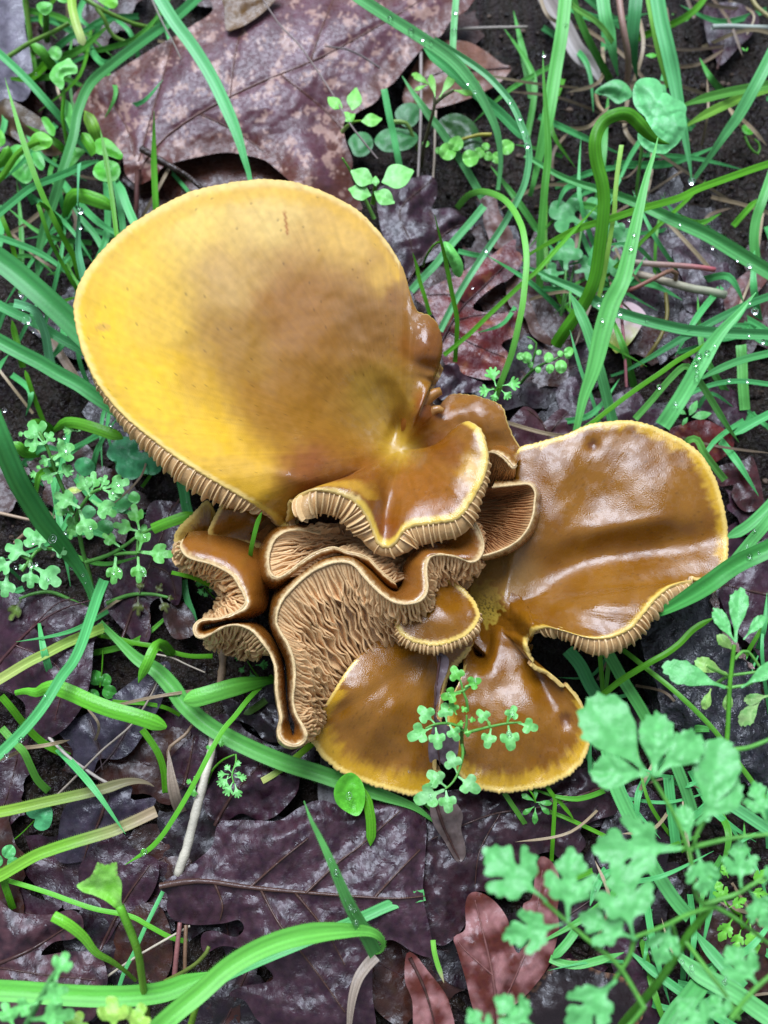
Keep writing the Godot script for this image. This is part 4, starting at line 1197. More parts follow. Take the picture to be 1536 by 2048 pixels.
# Outlines of small leaves, along x from stalk (0) to tip (1)
const TEMPLATES := {
	"ovate": "0 0,.12 .1,.3 .27,.5 .31,.7 .24,.88 .1,1 0,.88 -.1,.7 -.24,.5 -.31,.3 -.27,.12 -.1",
	"round": "0 0,.08 .3,.3 .48,.55 .5,.82 .38,1 .1,1 -.1,.82 -.38,.55 -.5,.3 -.48,.08 -.3",
	"trilobe": "0 .05,.22 .06,.34 .14,.30 .34,.36 .48,.50 .52,.64 .48,.70 .36,.68 .26,.80 .27,.94 .24,1.04 .13,1.05 -.12,.94 -.24,.80 -.27,.68 -.26,.70 -.36,.64 -.48,.50 -.52,.36 -.48,.30 -.34,.34 -.14,.22 -.06,0 -.05",
	"fork": "0 .07,.28 .09,.40 .18,.44 .40,.58 .54,.76 .55,.86 .44,.80 .28,.84 .22,1 .24,1.10 .12,1.10 -.10,1.0 -.20,.82 -.20,.76 -.24,.84 -.42,.76 -.54,.58 -.54,.44 -.42,.40 -.18,.28 -.09,0 -.07",
	"parsley": "0 .025,.20 .04,.30 .10,.30 .24,.38 .32,.44 .30,.47 .38,.57 .37,.60 .43,.69 .37,.68 .27,.56 .13,.62 .12,.74 .24,.82 .24,.84 .17,.93 .16,.94 .08,1.01 .05,1.02 -.05,.95 -.08,.94 -.17,.85 -.18,.82 -.26,.73 -.24,.63 -.12,.56 -.13,.66 -.27,.69 -.38,.59 -.43,.55 -.37,.46 -.39,.43 -.31,.37 -.32,.30 -.24,.29 -.10,.20 -.04,0 -.025",
	"wedge": "0 .04,.2 .06,.5 .25,.62 .28,.70 .33,.76 .28,.84 .28,.86 .2,.95 .18,.95 .08,1.02 .03,.97 -.06,.98 -.14,.89 -.17,.86 -.26,.76 -.27,.68 -.31,.6 -.27,.46 -.23,.2 -.06,0 -.04",
	"fan": "0 .03,.3 .05,.5 .2,.62 .44,.74 .5,.80 .42,.70 .26,.78 .24,.92 .36,1 .28,.92 .12,.84 .06,1.02 .08,1.04 -.06,.86 -.08,.94 -.2,1 -.3,.9 -.36,.76 -.22,.7 -.24,.78 -.42,.72 -.5,.6 -.42,.5 -.2,.3 -.05,0 -.03",
}


# One small leaf: template, stalk end x y h, direction in degrees (0 right, 90 down the picture), length, width, rise of the tip
func leaflet(o: Node3D, kind: String, x: float, y: float, h: float, deg: float, long: float, wide: float, col: Color, opt := {}) -> void:
	var a := []
	var dir := Vector2.from_angle(deg_to_rad(deg))
	var nrm := dir.orthogonal()
	var rise: float = opt.get("rise", 1.0)
	var cup: float = opt.get("cup", 2.0)
	var px_mm := px_size(P(x, y, h)) * 1000.0
	for e in pts(TEMPLATES[kind], 2):
		var jitter := 0.02 * rng.randf_range(-1, 1)
		var p: Vector2 = Vector2(x, y) + dir * long * (e[0] + jitter) + nrm * wide * (e[1] + jitter)
		a.push_back([p.x, p.y, h + rise * e[0] - opt.get("droop", 1.5) * e[0] * e[0] + cup * absf(e[1]) * wide * px_mm * 0.3])
	var tipx := x + dir.x * long * 0.9
	var tipy := y + dir.y * long * 0.9
	var v := "%.1f %.1f,%.1f %.1f" % [x, y, tipx, tipy]
	var vs := [v]
	if long > 60.0:
		for e in [-1.0, 1.0]:
			for q in [0.28, 0.5]:
				var m0: Vector2 = Vector2(x, y) + dir * long * q
				var m1: Vector2 = Vector2(x, y) + dir * long * (q + 0.3) + nrm * wide * 0.3 * e
				vs.push_back("%.1f %.1f,%.1f %.1f" % [m0.x, m0.y, m1.x, m1.y])
	var c2: Color = opt.get("to", tint(col, 1.25))
	sheet(o, "leaflet", a, {"step": maxf(3.0, long / opt.get("fine", 11.0)), "mat": opt.get("mat", M.herb), "thick": 0.16, "dome": opt.get("dome", 0.3), "reach": long * 0.25, "wrinkle": opt.get("wrinkle", 0.35), "veins": vs, "vein_w": maxf(2.0, long * 0.03), "groove": opt.get("groove", 0.12),
		"paint": func(px: float, py: float, e: float, dv: float) -> Color:
			var k := clampf(0.5 + 0.8 * nz.get_noise_2d(px * 3.0, py * 3.0), 0.0, 1.0)
			var c := col.lerp(c2, k)
			if opt.has("edge"):
				c = c.lerp(opt.edge, smoothstep(long * 0.12, 0.0, e + 3.0 * nz_fine.get_noise_2d(px * 5.0, py * 5.0)))
			return tint(c.lerp(tint(c2, 1.3), 0.5 * smoothstep(2.6, 0.8, dv)), 1.0 + 0.12 * nz_fine.get_noise_2d(px * 9.0, py * 9.0))})


func aim(o: Node3D, kind: String, x0: float, y0: float, x1: float, y1: float, h: float, ratio: float, col: Color, opt := {}) -> void:
	var d := Vector2(x1 - x0, y1 - y0)
	leaflet(o, kind, x0, y0, h, rad_to_deg(d.angle()), d.length(), d.length() * ratio, col, opt)


# Several leaflets given as «x0 y0 x1 y1 h» in a frame
func aims(o: Node3D, kind: String, text: String, ratio: float, col: Color, opt := {}) -> void:
	var frame := [0.0, 0.0, 1.0]
	if text.begins_with("@"):
		frame = Array(text.substr(1, text.find(":") - 1).split_floats(" "))
		text = text.substr(text.find(":") + 1)
	for item in text.split(","):
		var w := item.strip_edges().split_floats(" ")
		aim(o, kind, w[0] / frame[2] + frame[0], w[1] / frame[2] + frame[1], w[2] / frame[2] + frame[0], w[3] / frame[2] + frame[1], w[4], ratio, col, opt)


func flat_leaf(o: Node3D, text: String, col: Color, opt := {}) -> void:
	var o2 := {"step": 5.0, "mat": M.herb, "thick": 0.2, "dome": 0.8, "reach": 20.0, "wrinkle": 0.4, "groove": 0.25, "vein_w": 3.0, "paint": two_tone(col, tint(col, opt.get("vary", 1.4)), tint(col, 1.7), 2.5)}
	o2.merge(opt, true)
	sheet(o, "leaf_blade", pts(text), o2)


func plant(called: String, label: String, x: float, y: float, group := "") -> Node3D:
	return thing(called, label, "plant", P(x, y, 0.0), group)


func build_grass() -> void:
	# upper left
	grass("long mint blade crossing the blotched plum leaf down to the large cap", "503 378 30,497 345 32,489 318 34,472 262 37,448 205 39,420 148 40,385 92 41,345 38 42,310 -20 43", 25, MINT, {"tip": 0.0, "foot": 0.4, "hair": 0.5, "to": Color(0.137, 0.455, 0.168)})
	grass("thin upright green blade standing before the plum leaf stalk", "314 438 14,311 400 18,308 330 24,308 270 30,308 222 36", 12, FRESH, {"tip": 0.5})
	grass("thin dark green stem between the corner leaf and the small cress leaves", "72 150 8,66 110 11,58 60 14,52 20 17,47 -15 20", 9, STEM_GREEN, {"tip": 0.0})
	grass("mint blade running from the left edge under the heart shaped leaf", "185 305 6,160 282 10,130 245 16,95 205 22,50 155 26,0 108 28,-30 85 28", 15, MINT, {"tip": 0.0, "hair": 0.4})
	grass("long hairy blade bowed along the left side of the plum leaf", "74 574 8,75 540 10,78 502 13,88 460 16,106 405 20,124 345 24,146 275 26,156 222 27,180 168 27,222 130 26,290 78 22,350 35 18,400 -10 15", 18, Color(0.085, 0.328, 0.085), {"tip": 0.0, "foot": 0.2, "hair": 0.6, "to": DEEP, "from": 0.6})
	grass("mint blade reaching in from the left edge to the round seed leaf", "198 322 18,170 329 20,140 343 23,105 357 26,66 373 29,30 400 30,-20 442 31", 14, MINT, {"tip": 0.0, "foot": 0.15, "hair": 0.6})
	grass("long thin saturated green stem leaning from the corner to the large cap", "163 571 8,156 545 12,148 515 16,133 487 20,111 446 26,88 397 30,70 352 33,47 284 36,28 220 38,10 156 40", 11, STEM_GREEN, {"tip": 0.3, "to": FRESH})
	grass("kinked pale green stem bent over left of the large cap", "158 588 8,140 555 14,118 515 20,100 480 26,90 450 30,80 420 33,76 408 33.5,82 407 33,98 420 28,112 432 22,121 445 16,123 465 10", 8, FRESH, {"tip": 0.0, "to": Color(0.076, 0.276, 0.021), "keel": 0.1})
	grass("pale twisted mint blade with a drop left of the large cap", "172 575 20,166 550 22,160 524 24,156 500 25,156 467 26,157 430 27,156 400 27,156 350 26,157 330 24", 15, Color(0.137, 0.455, 0.199), {"tip": 0.0, "hair": 0.5, "twist": 120})
	grass("straight green stem entering the large cap rim at the upper left", "238 496 30,232 460 28,226 410 27,221 375 27,215 335 28,206 285 29,200 258 30", 9, STEM_GREEN, {"tip": 0.2})
	grass("mint blade dipping behind the top left rim of the large cap", "284 470 20,272 452 22,255 415 22,243 382 22,232 355 20", 17, MINT, {"tip": 0.2, "hair": 0.5})
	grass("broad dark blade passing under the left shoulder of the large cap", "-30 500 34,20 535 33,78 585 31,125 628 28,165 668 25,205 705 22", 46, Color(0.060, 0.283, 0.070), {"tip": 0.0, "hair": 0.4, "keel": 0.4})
	grass("dewy mint blade below the broad dark blade", "-20 600 20,20 622 20,78 650 20,120 676 19,160 698 18,200 722 16", 19, MINT, {"tip": 0.0, "hair": 0.5})
	grass("short pale blade kinked down above the long left blade", "104 735 12,98 712 15,92 675 20,82 645 24,70 622 27,50 612 28,28 606 28", 17, Color(0.152, 0.469, 0.199), {"tip": 0.0, "hair": 0.4})
	grass("wide tapered blade from the left edge to the gilled rim of the large cap", "292 872 26,262 845 28,234 820 30,195 795 32,156 768 34,115 746 36,78 724 38,35 702 40,-20 672 42", 29, Color(0.068, 0.321, 0.080), {"tip": 0.0, "hair": 0.6, "keel": 0.45})
	grass("narrow blade slanting behind the twisted mint blade", "215 515 12,190 470 12,165 440 12,140 405 12", 12, DEEP, {"tip": 0.4})
	grass("dewy blade half hidden under the plum leaf base beside the straight stem", "248 475 10,244 440 10,238 400 9,232 365 8,225 340 6", 13, DEEP, {"tip": 0.0})
	grass("thin blade from the left edge to the bent stems", "165 572 10,130 542 12,95 515 14,55 495 16,0 475 18,-20 468 18", 13, MINT, {"tip": 0.0, "foot": 0.6})
	grass("slim green stem at the left edge above the broad dark blade", "36 545 6,28 505 10,20 475 14,10 450 17,-10 400 20", 9, STEM_GREEN, {"tip": 0.0})
	grass("short leaning stem under the dewy mint blade", "46 735 3,38 700 8,30 670 10,24 640 12", 12, STEM_GREEN, {"tip": 0.2})
	grass("thin dark stem rising through the seedlings at the left edge", "88 845 4,70 800 10,58 765 14,50 740 16", 9, STEM_GREEN, {"tip": 0.1})
	grass("green shoot touching the large cap rim at the far left", "118 605 10,140 598 14,158 592 18", 6, FRESH, {"tip": 0.5})
	# left and lower left
	grass("longest broad folded blade running down the left side to the fern base", "190 1218 6,180 1180 9,160 1140 14,135 1105 20,112 1075 27,88 1045 33,62 1005 40,38 965 47,18 920 53,0 875 58,-25 815 63", 40, Color(0.068, 0.328, 0.076), {"tip": 0.0, "foot": 0.5, "hair": 0.5, "keel": 0.55})
	grass("mint blade leaving the fern base towards the lower left edge", "208 1160 10,196 1190 14,180 1238 19,162 1290 24,145 1325 27,122 1355 30,88 1410 33,52 1455 36,10 1497 38,-25 1530 39", 20, MINT, {"tip": 0.0, "hair": 0.5})
	grass("yellowish green blade lying across the plum leaf at the left edge", "208 1255 9,165 1272 11,130 1287 12,95 1305 14,55 1325 15,10 1352 16,-25 1372 17", 20, Color(0.258, 0.455, 0.063), {"tip": 0.0, "to": Color(0.435, 0.524, 0.131)})
	grass("long hairy blade sweeping from the fern base under the folded rim to the front cap", "200 1245 8,235 1280 10,275 1318 12,312 1340 13,345 1375 14,368 1408 14,415 1450 14,480 1487 14,560 1522 13,638 1547 12,700 1568 11,770 1592 10,830 1615 9,875 1650 7", 33, Color(0.091, 0.331, 0.058), {"tip": 0.25, "foot": 0.25, "hair": 0.7, "keel": 0.5})
	grass("slender stem with a hanging drop from the folded rim to the lower left", "545 1352 9,522 1372 12,495 1400 16,470 1432 18,446 1460 20,420 1505 21,399 1546 21,375 1590 20,352 1629 19,325 1670 17,300 1697 15,272 1716 13,250 1730 11", 10, FRESH, {"tip": 0.12, "keel": 0.1})
	grass("half dead blade fading from green to grey at the lower left edge", "-25 1628 12,20 1620 12,104 1601 11,160 1589 10,208 1577 9,248 1565 8,273 1562 7,295 1566 6,308 1573 5", 21, Color(0.228, 0.414, 0.042), {"tip": 0.25, "hair": 0.5, "to": Color(0.22, 0.17, 0.10), "from": 0.05})
	grass("half dead blade with tan broken end above the torn seedling leaf", "-20 1760 10,6 1748 11,65 1714 12,100 1700 12,146 1685 12,190 1672 11,228 1660 11,270 1642 10,312 1622 9", 23, Color(0.183, 0.428, 0.037), {"tip": 0.0, "hair": 0.5, "to": Color(0.34, 0.25, 0.14), "from": 0.35})
	grass("broad blade lying along the bottom edge behind the torn seedling", "-25 1980 26,50 1984 26,130 1990 25,200 1993 24,260 1992 23,325 1984 21,380 1964 19,430 1945 17", 38, Color(0.119, 0.447, 0.057), {"tip": 0.15, "hair": 0.4})
	grass("big light green blade arching in from the bottom and folding over at its tip", "280 2090 44,345 2030 44,400 1985 43,450 1940 41,500 1908 39,548 1886 37,600 1871 35,645 1864 33,690 1861 31,727 1861 29,752 1868 27,766 1884 24,764 1902 20,752 1908 18", 38, Color(0.137, 0.455, 0.063), {"tip": 0.3, "hair": 0.5, "keel": 0.45, "from": 0.3})
	grass("grey green blade standing up from the fold of the big arching blade", "752 1908 18,738 1880 24,720 1848 30,697 1806 37,678 1762 42,658 1715 46,638 1672 48,622 1640 50,608 1602 51", 28, Color(0.111, 0.373, 0.085), {"tip": 0.85, "hair": 0.5})
	grass("mint blade lying on the wet oak leaf beneath the arching blade", "430 1962 12,482 1937 14,540 1912 15,596 1889 15,645 1868 15,694 1848 14,735 1830 13,775 1812 12,815 1798 11,849 1790 10", 21, Color(0.102, 0.388, 0.113), {"tip": 0.0, "hair": 0.4})
	grass("thin green stem crossing behind the torn seedling leaf", "-15 1752 6,40 1768 8,98 1786 9,150 1805 10,195 1819 10,260 1832 9,300 1853 8,342 1875 6,375 1883 4", 9, FRESH, {"tip": 0.0, "keel": 0.1})
	grass("fine mint stem slanting from the oak leaf base to the bottom blade", "326 1783 6,305 1825 7,288 1860 8,268 1905 8,250 1940 8,237 1978 7", 8, MINT, {"tip": 0.0, "keel": 0.1})
	grass("short green blade sunk in the gap beside the dry husk", "284 1459 9,300 1480 8,318 1510 7,328 1545 5,331 1585 2", 13, STEM_GREEN, {"tip": 0.0})
	grass("thin green shoot under the fat seedling leaf", "360 1430 3,330 1415 6,290 1407 8,250 1405 9,225 1403 9", 8, STEM_GREEN, {"tip": 0.0})
	grass("blunt cut shoot with pale end below the folded rim", "628 1484 6,600 1508 8,575 1528 9,548 1548 10,524 1562 10", 13, Color(0.167, 0.386, 0.021), {"tip": 0.0, "to": Color(0.4, 0.42, 0.12), "from": 0.6, "keel": 0.05})
	grass("dark olive shoot left of the folded rim", "532 1400 8,515 1413 9,500 1422 10,487 1428 10", 14, Color(0.045, 0.097, 0.016), {"tip": 0.15, "keel": 0.05})  # olive, darker than the other shoots
	grass("two bent shoots at the left edge, the upper one", "2 1392 20,22 1415 18,39 1437 15,60 1462 11,90 1488 7,138 1513 3", 14, STEM_GREEN, {"tip": 0.0, "keel": 0.1})
	grass("pale green shoot curving down at the left edge beside the dry rootlets", "3 1456 14,28 1484 13,47 1503 12,60 1530 9,75 1560 5,97 1582 1", 14, Color(0.106, 0.331, 0.042), {"tip": 0.0, "keel": 0.1})
	grass("dark stem winding from the fern base towards the folded mushroom", "195 1270 6,230 1276 7,270 1286 8,305 1292 8,340 1303 7,380 1312 5,425 1312 3", 9, STEM_GREEN, {"tip": 0.0, "keel": 0.05})
	grass("curved green shoot leaning over the dark gap of the folded mushroom", "343 1145 26,365 1150 25,385 1155 23,410 1166 20,440 1180 16,462 1192 12", 8, STEM_GREEN, {"tip": 0.0, "keel": 0.1})
	grass("small bright shoot rising from the dark fold under the notch", "500 1122 28,502 1100 33,508 1072 37,515 1045 40,524 1024 43", 9, FRESH, {"tip": 0.15, "keel": 0.1})
	grass("dewy blade under the gilled rim above the amber cap", "360 950 9,368 985 12,372 1010 12,380 1040 10,384 1068 8", 20, MINT, {"tip": 0.2, "hair": 0.4})
	grass("short mint blade on the soil left of the folded mushroom", "368 1160 6,372 1190 6,382 1220 5,396 1250 4", 13, DEEP, {"tip": 0.3})
	# upper right
	grass("long dewy blade curving from the plum leaf down to the red oak leaf", "880 662 10,911 601 14,937 556 17,973 501 20,1007 450 24,1033 403 28,1050 365 31,1058 320 34,1056 288 36,1045 255 37,1024 208 39,985 161 40,950 132 40,905 103 39,868 80 38", 13, Color(0.119, 0.388, 0.142), {"tip": 0.0, "hair": 0.5, "keel": 0.6})
	grass("dewy blade reaching from the top edge over the plum leaf and down", "996 380 14,1000 345 18,1001 312 22,993 260 28,970 208 33,941 161 37,902 117 40,842 75 42,777 34 43,725 0 44,690 -25 44", 22, Color(0.137, 0.462, 0.142), {"tip": 0.0, "foot": 0.5, "hair": 0.5})
	grass("blade parallel below the dewy blade at the edge of the plum leaf", "1050 270 26,1037 263 27,998 224 30,946 182 33,894 135 35,847 96 36", 19, MINT, {"tip": 0.1, "hair": 0.3})
	grass("straight blade with two large drops at the top edge", "904 122 30,906 90 32,908 50 34,911 10 36,913 -20 37", 13, Color(0.137, 0.462, 0.142), {"tip": 0.0})
	grass("cut mint blade standing right of the small chickweed", "800 338 12,794 305 16,786 265 19,779 234 22,768 178 26", 13, MINT, {"tip": 0.0})
	grass("dewy mint blade running past the dark oval leaf", "965 395 10,955 378 12,938 348 14,920 318 16,900 288 18,881 260 20,860 233 21,842 208 22,822 180 22,804 152 22", 15, Color(0.119, 0.417, 0.122), {"tip": 0.3, "hair": 0.3})
	grass("long round stem arching over the red oak leaf and down to the palm leaflet", "990 800 12,1000 770 17,1018 723 23,1028 690 27,1037 650 31,1045 610 34,1050 565 36,1053 530 37,1052 500 37,1046 462 36,1038 440 34,1027 420 32,1012 402 29,995 391 26,973 384 23,955 384 20,935 392 15,914 416 8", 12, Color(0.152, 0.469, 0.063), {"tip": 0.0, "keel": 0.05, "hair": 0.3})
	grass("thin upright saturated stem in front of the red oak leaf", "910 724 8,913 680 14,914 640 19,908 605 23,901 572 27,893 530 32,885 494 37,876 458 42,869 428 46", 9, STEM_GREEN, {"tip": 0.35})
	grass("short stem close to the right shoulder of the large cap", "860 630 10,850 595 14,839 560 17,833 530 20,825 505 23", 8, STEM_GREEN, {"tip": 0.3})
	grass("thin stem slanting from the large cap across the red oak leaf", "888 710 12,915 688 14,942 665 16,980 628 19,1020 590 22,1050 562 24,1075 541 25,1117 494 26,1160 448 26,1203 402 26", 9, STEM_GREEN, {"tip": 0.3, "to": FRESH})
	grass("pale blue green blade lying behind the red oak leaf", "822 582 8,845 556 9,872 528 10,895 498 11,916 473 11,945 440 11,968 412 11", 15, Color(0.119, 0.417, 0.142), {"tip": 0.0})
	grass("tiny mint blade crossing above the red oak leaf", "962 512 10,940 508 12,916 502 12", 10, MINT, {"tip": 0.0})
	grass("tall broad blade at the top centre right of the soil", "1060 392 8,1066 370 12,1075 330 16,1085 285 21,1094 245 25,1101 203 28,1113 127 32,1124 60 36,1132 -20 39", 26, Color(0.119, 0.447, 0.085), {"tip": 0.0, "foot": 0.45, "hair": 0.3})
	grass("slim keeled blade in front of the tall broad blade", "1078 578 4,1080 540 9,1080 496 14,1083 455 18,1086 418 21,1090 370 25,1095 325 28,1096 285 31,1092 222 35,1087 150 40,1086 102 43", 15, Color(0.091, 0.331, 0.047), {"tip": 0.45, "keel": 0.7})
	grass("light tipped blade bending right at the top edge", "1125 -10 36,1150 15 36,1186 38 35,1205 55 33,1218 73 31,1230 92 28,1234 108 26", 10, Color(0.183, 0.483, 0.084), {"tip": 0.2})
	grass("dark green blade slanting down beside the light tipped blade", "1145 -5 30,1160 40 26,1177 79 22,1198 120 16,1220 160 8", 14, Color(0.061, 0.235, 0.031), {"tip": 0.0})
	grass("wide mint blade hanging from the top edge left of the tan straw", "1203 -20 36,1210 30 34,1218 63 31,1224 95 28,1229 120 24,1236 152 18", 25, Color(0.119, 0.447, 0.132), {"tip": 0.5})
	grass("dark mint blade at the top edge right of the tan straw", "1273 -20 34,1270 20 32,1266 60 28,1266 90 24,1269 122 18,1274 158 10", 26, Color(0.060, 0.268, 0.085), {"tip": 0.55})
	grass("thin bright shoot beside the two ribbed blades at the top", "1294 -15 34,1305 45 30,1315 95 26,1326 135 22,1337 175 17", 10, Color(0.197, 0.497, 0.063), {"tip": 0.0})
	grass("long ribbed blade dropping behind the scalloped leaf to a water drop", "1312 -20 40,1322 40 37,1335 95 34,1346 145 30,1354 190 27,1364 240 24,1372 285 21,1379 325 18,1384 365 14", 28, Color(0.122, 0.455, 0.158), {"tip": 0.6, "keel": 0.5})
	grass("slanting blade from the right edge down to the water drop", "1388 358 12,1410 328 17,1439 285 24,1460 255 28,1477 231 31,1509 174 37,1540 115 41,1560 75 43", 24, Color(0.119, 0.432, 0.132), {"tip": 0.0, "foot": 0.6, "hair": 0.3})
	grass("light green blade lying level at the right edge", "1366 211 18,1400 199 20,1445 187 22,1490 178 23,1550 168 24", 18, Color(0.152, 0.455, 0.074), {"tip": 0.0, "foot": 0.3})
	grass("notched yellow green blade below the level blade", "1372 252 16,1400 235 18,1430 219 19,1465 203 19,1500 188 19,1550 172 18", 18, Color(0.197, 0.442, 0.053), {"tip": 0.0, "foot": 0.3})
	grass("thick saturated stem curling over like a hook in front of the scalloped leaf", "1110 692 4,1128 664 9,1148 636 13,1168 607 17,1182 578 21,1191 550 24,1196 520 27,1201 480 31,1206 437 35,1208 400 38,1204 364 41,1196 335 43,1191 310 45,1190 285 47,1194 266 48,1203 249 49,1214 238 50,1228 231 51,1244 227 51,1258 229 51,1270 238 50,1283 252 49,1296 267 47,1309 278 45,1322 284 43,1339 288 40", 25, Color(0.068, 0.262, 0.013), {"tip": 0.1, "keel": -0.4, "mid": 0.0})
	grass("pale thin cut stem right of the hooked stem", "1196 602 10,1208 550 16,1215 508 21,1222 465 25,1229 420 29,1230 395 31,1235 345 34,1243 290 37", 9, Color(0.274, 0.524, 0.074), {"tip": 0.0, "keel": 0.1})
	grass("broad dewy blade rising diagonally from the right cap to the scalloped leaf", "1150 872 24,1158 835 27,1168 792 30,1188 735 34,1205 664 38,1222 607 41,1238 575 43,1248 550 44,1265 479 47,1284 394 50,1297 342 51,1308 308 51,1316 275 51", 36, Color(0.119, 0.432, 0.095), {"tip": 0.55, "foot": 0.35, "hair": 0.6, "keel": 0.35})
	grass("long curved stem from the right edge to the red oak leaf", "1045 522 14,1060 508 16,1100 485 20,1157 457 25,1213 440 28,1284 417 31,1355 397 33,1398 377 33,1461 354 33,1500 340 32,1555 322 31", 14, Color(0.114, 0.386, 0.021), {"tip": 0.0, "foot": 0.25, "keel": 0.2})
	grass("thin dark stem parallel under the long curved stem", "1213 552 10,1240 525 14,1265 502 17,1299 468 20,1350 422 22,1396 378 22,1412 360 22", 8, STEM_GREEN, {"tip": 0.2})
	grass("long hairy mint blade running from the plum leaf to the right edge", "1050 310 16,1080 328 18,1113 348 20,1150 364 22,1192 377 24,1245 395 25,1290 413 26,1341 437 27,1412 468 27,1469 502 26,1545 548 25,1570 562 25", 27, Color(0.094, 0.373, 0.095), {"tip": 0.0, "foot": 0.8, "hair": 0.5, "keel": 0.5})
	grass("dewy blade lying level from the red oak leaf to the right edge", "1044 533 12,1075 543 13,1100 556 14,1157 581 16,1213 616 17,1260 632 18,1299 643 19,1340 653 19,1384 661 19,1469 667 19,1560 670 19", 21, Color(0.094, 0.373, 0.113), {"tip": 0.0, "foot": 0.3, "hair": 0.4, "keel": 0.5})
	grass("curved blade rising from the petal like leaf to the right edge", "1222 752 6,1250 742 9,1299 716 13,1355 682 17,1400 657 19,1441 635 20,1497 608 21,1560 585 21", 15, Color(0.060, 0.268, 0.080), {"tip": 0.0, "foot": 0.5, "hair": 0.3})
	grass("pointed blade with a row of drops behind the right cap", "1325 852 22,1345 822 25,1364 792 27,1380 765 29,1395 738 31,1426 686 34,1450 655 36,1469 635 37,1493 607 38,1512 585 39", 31, Color(0.119, 0.462, 0.122), {"tip": 0.5, "hair": 0.5, "keel": 0.35})
	grass("long dark green stem slanting up from the back of the right cap", "1160 862 24,1185 845 25,1213 823 26,1270 780 28,1320 746 30,1355 721 31,1400 695 32,1448 662 33", 10, STEM_GREEN, {"tip": 0.25, "keel": 0.1})
	grass("blade kinked like an elbow behind the right cap", "1270 838 16,1304 800 20,1325 775 23,1341 757 25,1360 738 27,1372 732 27.5,1383 740 27,1395 757 26,1412 783 23,1426 806 20,1450 845 15,1478 885 8", 13, Color(0.128, 0.417, 0.076), {"tip": 0.2, "keel": 0.3})
	grass("thin blade arching level to the right edge above the wine red leaf", "1366 795 12,1395 780 14,1426 769 15,1460 763 15,1497 763 15,1560 772 14", 10, MINT, {"tip": 0.0})
	grass("mint blade slanting from the drops to the right edge", "1398 760 16,1430 742 18,1469 725 19,1505 714 19,1560 702 19", 15, Color(0.094, 0.373, 0.104), {"tip": 0.0, "foot": 0.3})
	grass("mint blade dropping straight behind the broad diagonal blade", "1228 850 10,1222 830 12,1213 792 16,1203 752 20,1194 721 22,1183 685 24,1171 650 26,1155 615 27,1140 587 28", 20, Color(0.111, 0.417, 0.122), {"tip": 0.15, "hair": 0.3})
	grass("thin mint stem left of the broad diagonal blade", "1200 850 6,1185 800 10,1165 750 12,1150 700 14,1140 660 15", 7, MINT, {"tip": 0.3})
	grass("short bright blade on the soil near the right edge", "1466 452 8,1490 425 12,1515 398 15", 12, FRESH, {"tip": 0.2})
	grass("mint blade standing at the right edge above the level dewy blade", "1512 525 8,1508 480 12,1512 440 15,1525 400 18,1550 330 20", 18, Color(0.102, 0.388, 0.085), {"tip": 0.0})
	grass("broad mint blade hanging along the right edge beside the wine red leaf", "1490 820 6,1486 770 9,1484 720 11,1482 690 12", 20, Color(0.119, 0.417, 0.085), {"tip": 0.0})
	grass("flat mint blade at the right edge level with the top of the right cap", "1465 870 8,1490 855 9,1520 838 10,1560 818 11", 17, MINT, {"tip": 0.0, "foot": 0.2})
	grass("bent cut blade right of the right cap rim", "1450 960 6,1430 935 10,1408 905 14,1395 880 16,1378 880 16,1362 900 12", 14, Color(0.153, 0.447, 0.076), {"tip": 0.0})
	grass("mint blade emerging right of the right cap corner", "1452 1075 8,1480 1062 10,1510 1040 12,1560 990 15", 22, Color(0.102, 0.403, 0.104), {"tip": 0.0, "foot": 0.2})
	# right and lower right
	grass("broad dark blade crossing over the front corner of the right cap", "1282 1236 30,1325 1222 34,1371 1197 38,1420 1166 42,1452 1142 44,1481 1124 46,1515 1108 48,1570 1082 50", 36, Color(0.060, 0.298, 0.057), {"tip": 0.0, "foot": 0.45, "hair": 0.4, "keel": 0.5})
	grass("dewy blade rising behind the broad dark blade at the right edge", "1425 1182 18,1450 1150 24,1469 1123 28,1500 1085 32,1530 1050 36,1560 1010 38", 22, Color(0.119, 0.432, 0.113), {"tip": 0.0, "foot": 0.3})
	grass("bowed dark stem over the charred wood below the right cap", "1190 1398 14,1202 1392 16,1240 1362 20,1273 1341 23,1305 1322 25,1334 1306 26,1360 1286 27,1383 1262 27,1405 1247 27,1430 1235 27", 12, STEM_GREEN, {"tip": 0.1, "keel": -0.2, "mid": 0.0})
	grass("long thin stem running down the charred wood to the parsley", "1228 1287 12,1262 1312 16,1298 1341 19,1335 1370 21,1371 1402 22,1403 1433 22,1432 1465 22,1465 1510 21,1493 1548 20,1550 1625 18", 10, Color(0.091, 0.304, 0.026), {"tip": 0.0, "keel": -0.1})
	grass("broad blade hanging under the front rim of the right cap", "1206 1288 16,1225 1322 15,1249 1365 14,1278 1411 12,1300 1450 10,1330 1500 7", 23, Color(0.085, 0.342, 0.070), {"tip": 0.0, "hair": 0.4})
	grass("straight green stem under the gills of the right cap", "1207 1395 8,1203 1350 12,1200 1310 15,1198 1285 16", 9, STEM_GREEN, {"tip": 0.0})
	grass("short pale stem under the gills of the right cap", "1210 1385 8,1216 1340 12,1221 1300 14,1222 1280 15", 9, Color(0.106, 0.345, 0.042), {"tip": 0.0})
	grass("wide blade low behind the front lobe", "1135 1300 10,1160 1330 9,1180 1370 7,1200 1400 5", 26, MINT, {"tip": 0.0})
	grass("dewy blade slanting down under the blurred parsley leaves", "1215 1500 16,1228 1562 15,1246 1607 14,1270 1655 13,1292 1705 12,1310 1741 11,1351 1802 9,1380 1834 7", 27, Color(0.111, 0.417, 0.113), {"tip": 0.0, "hair": 0.4})
